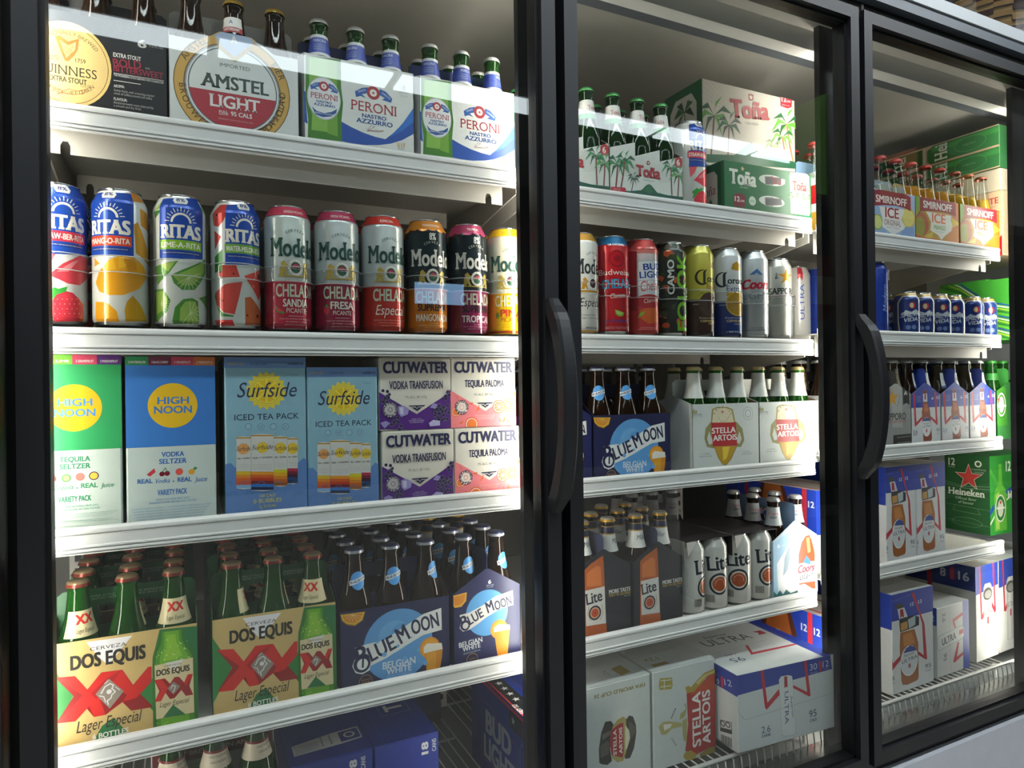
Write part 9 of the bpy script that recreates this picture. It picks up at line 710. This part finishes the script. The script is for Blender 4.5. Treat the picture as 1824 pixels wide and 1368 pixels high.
A['lying_side'] = (200, 188, [('p', '#cfcfcc', [0, 0, 200, 0, 200, 188, 0, 188]), ('p', '#2a449c', [0, 140, 200, 140, 200, 188, 0, 188]), ('t', '#d0d4e8', '12', 176, 152, 18, 16, 0, 'b')])
A['eight_side'] = (200, 270, [('p', '#cfcfcc', [0, 0, 200, 0, 200, 270, 0, 270]), ('p', '#27387c', [0, 200, 200, 200, 200, 270, 0, 270]), ('p', '#b83440', [70, 120, 84, 120, 78, 270, 64, 270]), ('t', '#d0d4e0', '8', 104, 226, 16, 24, 0, 'b'), ('p', '#b83440', [132, 222, 144, 222, 144, 252, 138, 262, 132, 252]), ('t', '#d0d4e0', '16', 154, 226, 30, 24, 0, 'b')])
A['claw'] = (200, 260, [('a', '#2a2c30', 'WHITE CLAW', 20, 165, 75, 120, -35, 18, 'b'), ('c', '#9a9c9a', 20, 165, 58, 58), ('c', '#d2cdc8', 20, 165, 55, 55), ('c', '#a8aaa8', 30, 150, 40, 30), ('p', '#c02c34', [70, 250, 100, 200, 110, 260, 70, 260]), ('p', '#24262c', [10, 0, 200, 0, 200, 90, 10, 90]), ('p', '#c8a030', [40, 50, 100, 55, 100, 60, 40, 56])])
A['ultra18'] = (173, 255, [scl(o, 173/124, 255/247) for o in A['ultra12'][2]])
carton((1.795, .143, RK), (.173, .28, .255), 'white and blue eighteen-bottle carton with hand hole, leftmost on the right-hand rack', '#cfd1d1', 'ultra18', flat=(('left', 0, .165, .28, .255, '#243c9a'),), rz=.01, group='white and blue bottle cartons')
carton((1.991, .15, RK), (.152, .20, .188), 'white carton lying on its side with sideways can picture, on the right-hand rack', '#cfcfcc', 'lying_front', left='lying_side', rz=.03)
carton((2.186, .16, RK), (.122, .20, .27), 'white and blue can carton with 8 on its side, on right-hand rack', '#cdcdc9', 'ultra_can_front', left='eight_side', rz=.05, group='white and blue can cartons')
carton((2.316, .168, RK), (.118, .20, .27), 'white and blue can carton at the right end of the right-hand rack', '#cdcdc9', 'ultra_can_front', rz=.05, group='white and blue can cartons')
carton((2.442, .165, RK), (.2, .2, .262), 'white carton with circular black lettering at the far right of the rack', '#d2cdc8', None, left='claw')
# ---------------------------------------------------------------- cans
def canprof(R, H):
    return [(R-.008, 0), (R-.006, .001), (R-.002, .005), (R, .009), (R, H-.022), (R-.0012, H-.018), (R-.0085, H-.0035), (R-.0088, H-.002)]
def can(art, loc, R, H, label, base='#c8ccce', kind='can', group=None, rz=0., bands=()):
    t = thing('drink_can', loc, label, 'can', group, rz); pr = canprof(R, H); m = MB(); AL = mat('#c9cbcc', 'metal')
    n = 72; B = mat(base, kind)
    full = []; ms = []
    for (ra, za), (rb, zb) in zip(pr, pr[1:]):
        cuts = sorted({za, *[z for z0, z1, c in bands for z in (z0, z1) if za < z < zb]})
        for a, b in zip(cuts, cuts[1:]+[zb]):
            full.append((ra+(rb-ra)*(a-za)/(zb-za), a)); zc = (a+b)/2; col = AL if zc < .006 or zc > H-.0032 else B
            for z0, z1, c in bands:
                if z0 <= zc <= z1: col = mat(c, kind)
            ms.append(col)
    full.append(pr[-1]); m.lathe(full, None, n, mats=ms)
    m.lathe([(0, .004), (R-.01, .004), (R-.008, 0)], AL, 36)
    if art: m.artcyl(art, [(r, z) for r, z in pr], n, 'can')
    m.build('body', t)
    m = MB(); m.lathe([(R-.0088, H-.002), (R-.0078, H-.0012), (R-.0078, H), (R-.0092, H), (R-.0102, H-.004), (0, H-.004)], AL, 40)
    m.lathe([(0, H-.0032), (.007, H-.0032), (.007, H-.004)], AL, 16, (0, -.006, 0)); m.build('lid', t); return t
cx = [.018, .097, .177, .257, .337, .417, .497, .577, .657, .737]; Z = SH[0][1]+.018; R = .0368
C1 = [('can_strawberry', 'tall blue can with strawberries, leftmost in the left door can row', '#d8d8d4', ()), ('can_mango', 'tall blue can with orange mango pieces', '#d8d8d4', ()), ('can_lime', 'tall blue can with green limes', '#d4d8d2', ()), ('can_watermelon', 'tall blue can with watermelon wedges', '#d0d4d0', ()),
      ('can_sandia', 'tall silver and red can with watermelon and pink rim', '#b9c2be', ()), ('can_fresa', 'tall silver and maroon can with strawberry and dark pink rim', '#b4bcbc', ()), ('can_especial_red', 'tall silver and red can with script lettering and red rim', '#b4bcbc', ()),
      ('can_mangonada', 'tall black and orange can with orange drip rim', '#c8741c', ()), ('can_tropical', 'tall black and purple can with pink drip rim', '#8a2450', ()), ('can_pina', 'tall white and yellow can, right end of the left row', '#d8d2bc', ())]
RIM = glassmat('acrylic_edge', (.9, .92, .92), (.8, .82, .82), .35, 1.5, .1)
def guard(x, z, what, R=.0368, y=.187):
    t = thing('can_tray', (x, y, z), 'clear plastic tray around the ' + what.split(',')[0], 'tray', 'clear plastic can trays'); m = MB(); r = R+.0022
    m.lathe([(r, .0), (r, .074), (r+.0022, .077), (r+.003, .085), (r+.003, .095), (r+.0022, .1), (r+.0006, .1)], ACRYL, 28, a0=-1.45, a1=1.45)
    for zz, rr in ((.0765, r+.0012), (.1, r+.0012)): m.tube([(rr*math.sin(q), -rr*math.cos(q), zz) for q in [-1.45+2.9*k/20 for k in range(21)]], .0009, RIM, 6)
    m.build('front_guard', t)
    m = MB(); m.box(-R-.001, -R-.001, -.017, R+.001, .3, -.014, ACRYL); m.box(-R-.001, -R-.001, -.014, -R+.0005, .3, -.002, ACRYL); m.box(R-.0005, -R-.001, -.014, R+.001, .3, -.002, ACRYL); m.build('track', t)
for i, (a, lab, base, bands) in enumerate(C1):
    c = can(a, (cx[i], .187, Z), R, .2, lab, base, bands=bands)
    guard(cx[i], Z, lab)
    dup(c, (cx[i], .187+.0765, Z), 'second can behind the ' + lab.split(',')[0], 'second row of tall cans', .5)
C2 = [('can_especial_white', .9037, 'tall white can with gold lion and gold rim, leftmost behind the middle door', '#cfcfca'), ('can_red_chelada', .9796, 'tall red can with blue rim and lime wedge', '#b01c26'), ('can_light_chelada', 1.0548, 'tall silver and pink can with blue lettering', '#b0a4a4'), ('can_camo', 1.1305, 'tall camouflage can with green and grey sideways lettering', '#2a2c26'),
      ('can_familiar', 1.2082, 'tall olive and brown can', '#b3ac40'), ('can_extra', 1.2912, 'tall silver and dark blue can with gold seal', '#c3c5c6'), ('can_silver_light', 1.373, 'tall silver can with red script', '#c2c6c8'), ('can_silver_star', 1.4531, 'tall silver can with gold star', '#c9c8c0')]
Z = SH[1][1]+.016
for a, x, lab, base in C2:
    h = .2 if a != 'can_silver_star' else .188
    c = can(a, (x, .187, Z), R if h > .19 else .0345, h, lab, base, 'can' if 'silver' not in a else 'satin'); guard(x, Z, lab)
    dup(c, (x, .187+.0765, Z), 'second can behind the ' + lab.split(',')[0], 'second row of tall cans', .5)
can('can_slim', (1.62, .27, SH[2][1]+.001), .031, .183, 'slim white can with sideways blue lettering set back at the right end', '#cbc8c4')
A['can_blue'] = (218, 195, [('t', '#9ab0e0', 'Modern', 6, 60, 70, 16, 90, 'i')])
can('can_blue', (1.69, .26, SH[2][1]+.001), .0346, .183, 'tall dark blue can beside the slim white can', '#1f3a94')
can('can_blue', (1.803, .187, SH[2][1]+.003), .0346, .19, 'tall dark blue can with pale script at the left edge of the right door', '#1f3a94')
A['can_mountain'] = (198, 122, [('p', '#a88a4c', [-30, 6, 30, 6, 34, 40, 34, 92, 22, 112, -22, 112, -34, 92, -34, 40]), ('p', '#d8d4c8', [-27, 8, 27, 8, 32, 40, 32, 91, 21, 110, -21, 110, -32, 91, -32, 40]), ('p', '#1f3474', [-25, 10, 25, 10, 30, 41, 30, 90, 20, 108, -20, 108, -30, 90, -30, 41]), ('p', '#c8ccd4', [-24, 60, -12, 72, 0, 66, 14, 74, 25, 60]), ('c', '#a83038', 4, 84, 9, 9), ('c', '#d8c8a0', 2, 84, 5, 7), ('t', '#c4ccd4', 'SALVA', -26, 52, 52, 13, 6, 'ib'), ('t', '#c4ccd4', 'VIDA', -16, 40, 34, 10, 6, 'ib'), ('c', '#6a80b0', -7, 26, 6, 6), ('c', '#6a80b0', 7, 26, 6, 6)])
pt = None
for i, (x, y) in enumerate(((1.934, .185), (1.998, .185), (2.073, .185), (2.137, .185), (2.228, .185), (2.292, .185), (1.934, .252), (1.998, .252), (2.073, .252), (2.137, .252), (2.228, .252))):
    lab = 'small navy mountain can, %s of %s' % (('first from the left', 'second from the left', 'third from the left', 'fourth from the left', 'fifth from the left', 'rightmost', 'first from the left', 'second from the left', 'third from the left', 'fourth from the left', 'fifth from the left')[i], 'the front row' if i < 6 else 'the row behind')
    if pt is None: pt = can('can_mountain', (x, y, SH[2][1]+.001), .0315, .122, lab, '#22356e', group='small navy cans', bands=((.113, .118, '#b0924c'),), rz=-.62)
    else: dup(pt, (x, y, SH[2][1]+.001), lab, 'small navy cans', (-.62, -.75, -.7, -.85, -.75, -.6)[i % 6])
lc = None
for i, (x, y) in enumerate([(x, y) for y in (.186, .253, .32) for x in (1.174, 1.240, 1.311, 1.377)]):
    lab = 'white can with black gothic lettering, %s in the %s' % (('first from the left', 'second from the left', 'third from the left', 'rightmost')[i % 4], ('front row', 'second row', 'back row')[i//4])
    if lc is None: lc = can('lite_can', (x, y, SH[1][3]+.001), .033, .158, lab, '#cdcdc8', group='white gothic-letter cans', rz=-.75)
    else: dup(lc, (x, y, SH[1][3]+.001), lab, 'white gothic-letter cans', (.8, 0, -.35, .25)[i % 4])
lc.rotation_euler[2] = .8
for x, n in ((1.1405, 'left'), (1.2775, 'right')):
    t = thing('can_wrap', (x, .152, SH[1][3]+.16), 'black cardboard top wrap over the white cans, %s of the two' % n, 'can wrap', 'black can wraps'); K = mat('#2a2528'); m = MB()
    m.box(0, .006, 0, .133, .198, .0008, K)
    m.build('top_sheet', t); m = MB()
    m.box(-.0016, .006, -.045, -.0008, .198, .0008, mat('#b8b2ac')); m.box(.1338, .006, -.045, .1346, .198, .0008, K); m.build('side_flap', t)
    m = MB(); m.prism([(.0, .0), (.028, .0), (.004, -.030)], 'y', .0005, .0012, mat('#cfcac4')); m.build('front_fold', t)
# strawberry cans standing on the top shelf of the middle door
A['can_strawberry_copy'] = A['can_strawberry']
c = can('can_strawberry', (1.192, .1885, SH[1][0]), R, .2, 'tall blue strawberry can standing between the palm tree packs', '#d8d8d4', rz=-.3)
dup(c, (1.199, .267, SH[1][0]), 'second blue strawberry can behind the one between the palm tree packs', None, -.1)
# ---------------------------------------------------------------- wicker basket in cellophane on the cooler
t = thing('wicker_basket', (2.32, .17, 1.932), 'woven wicker basket wrapped in cellophane on top of the cooler', 'basket')
m = MB(); W1, W2, W3 = mat('#a88c5c', 'kraft'), mat('#8a6c40', 'kraft'), mat('#3a2420', 'kraft')
for j in range(12):
    z = .005+j*.013; r = .13+.045*(j/11)**.8; n = 48
    for i in range(n):
        a0, a1 = 2*math.pi*i/n, 2*math.pi*(i+1)/n; o = .0035*(1 if (i//2+j) % 2 else -1); mm = W3 if (i//2+j) % 6 == 0 or (j in (4, 8) and (i//2) % 2) else (W1, W2)[(i//2+j) % 2]
        b = [((r+o)*math.sin(a), -(r+o)*math.cos(a)) for a in (a0, a1)]; m.face([(b[0][0], b[0][1], z), (b[1][0], b[1][1], z), (b[1][0]*1.008, b[1][1]*1.008, z+.0125), (b[0][0]*1.008, b[0][1]*1.008, z+.0125)], mm, True)
m.lathe([(0, .003), (.13, .003)], W2, 32); m.lathe([(.172, .158), (.180, .162), (.180, .17), (.172, .174), (.166, .166)], W2, 40); m.build('body', t)
m = MB()
for i in range(40):
    a = 2*math.pi*i/40; r0, r1 = .185+.012*math.sin(i*2.3), .200+.014*math.sin(i*1.7); a2 = 2*math.pi*(i+1)/40; q0, q1 = .185+.012*math.sin((i+1) % 40*2.3), .200+.014*math.sin((i+1) % 40*1.7)
    m.face([(r0*math.sin(a), -r0*math.cos(a), .001), (q0*math.sin(a2), -q0*math.cos(a2), .001), (q1*math.sin(a2), -q1*math.cos(a2), .2), (r1*math.sin(a), -r1*math.cos(a), .2)], FILM, True)
    m.face([(r1*math.sin(a), -r1*math.cos(a), .2), (q1*math.sin(a2), -q1*math.cos(a2), .2), (.03*math.sin(a2), -.03*math.cos(a2), .36), (.03*math.sin(a), -.03*math.cos(a), .36)], FILM, True)
m.build('cellophane', t)
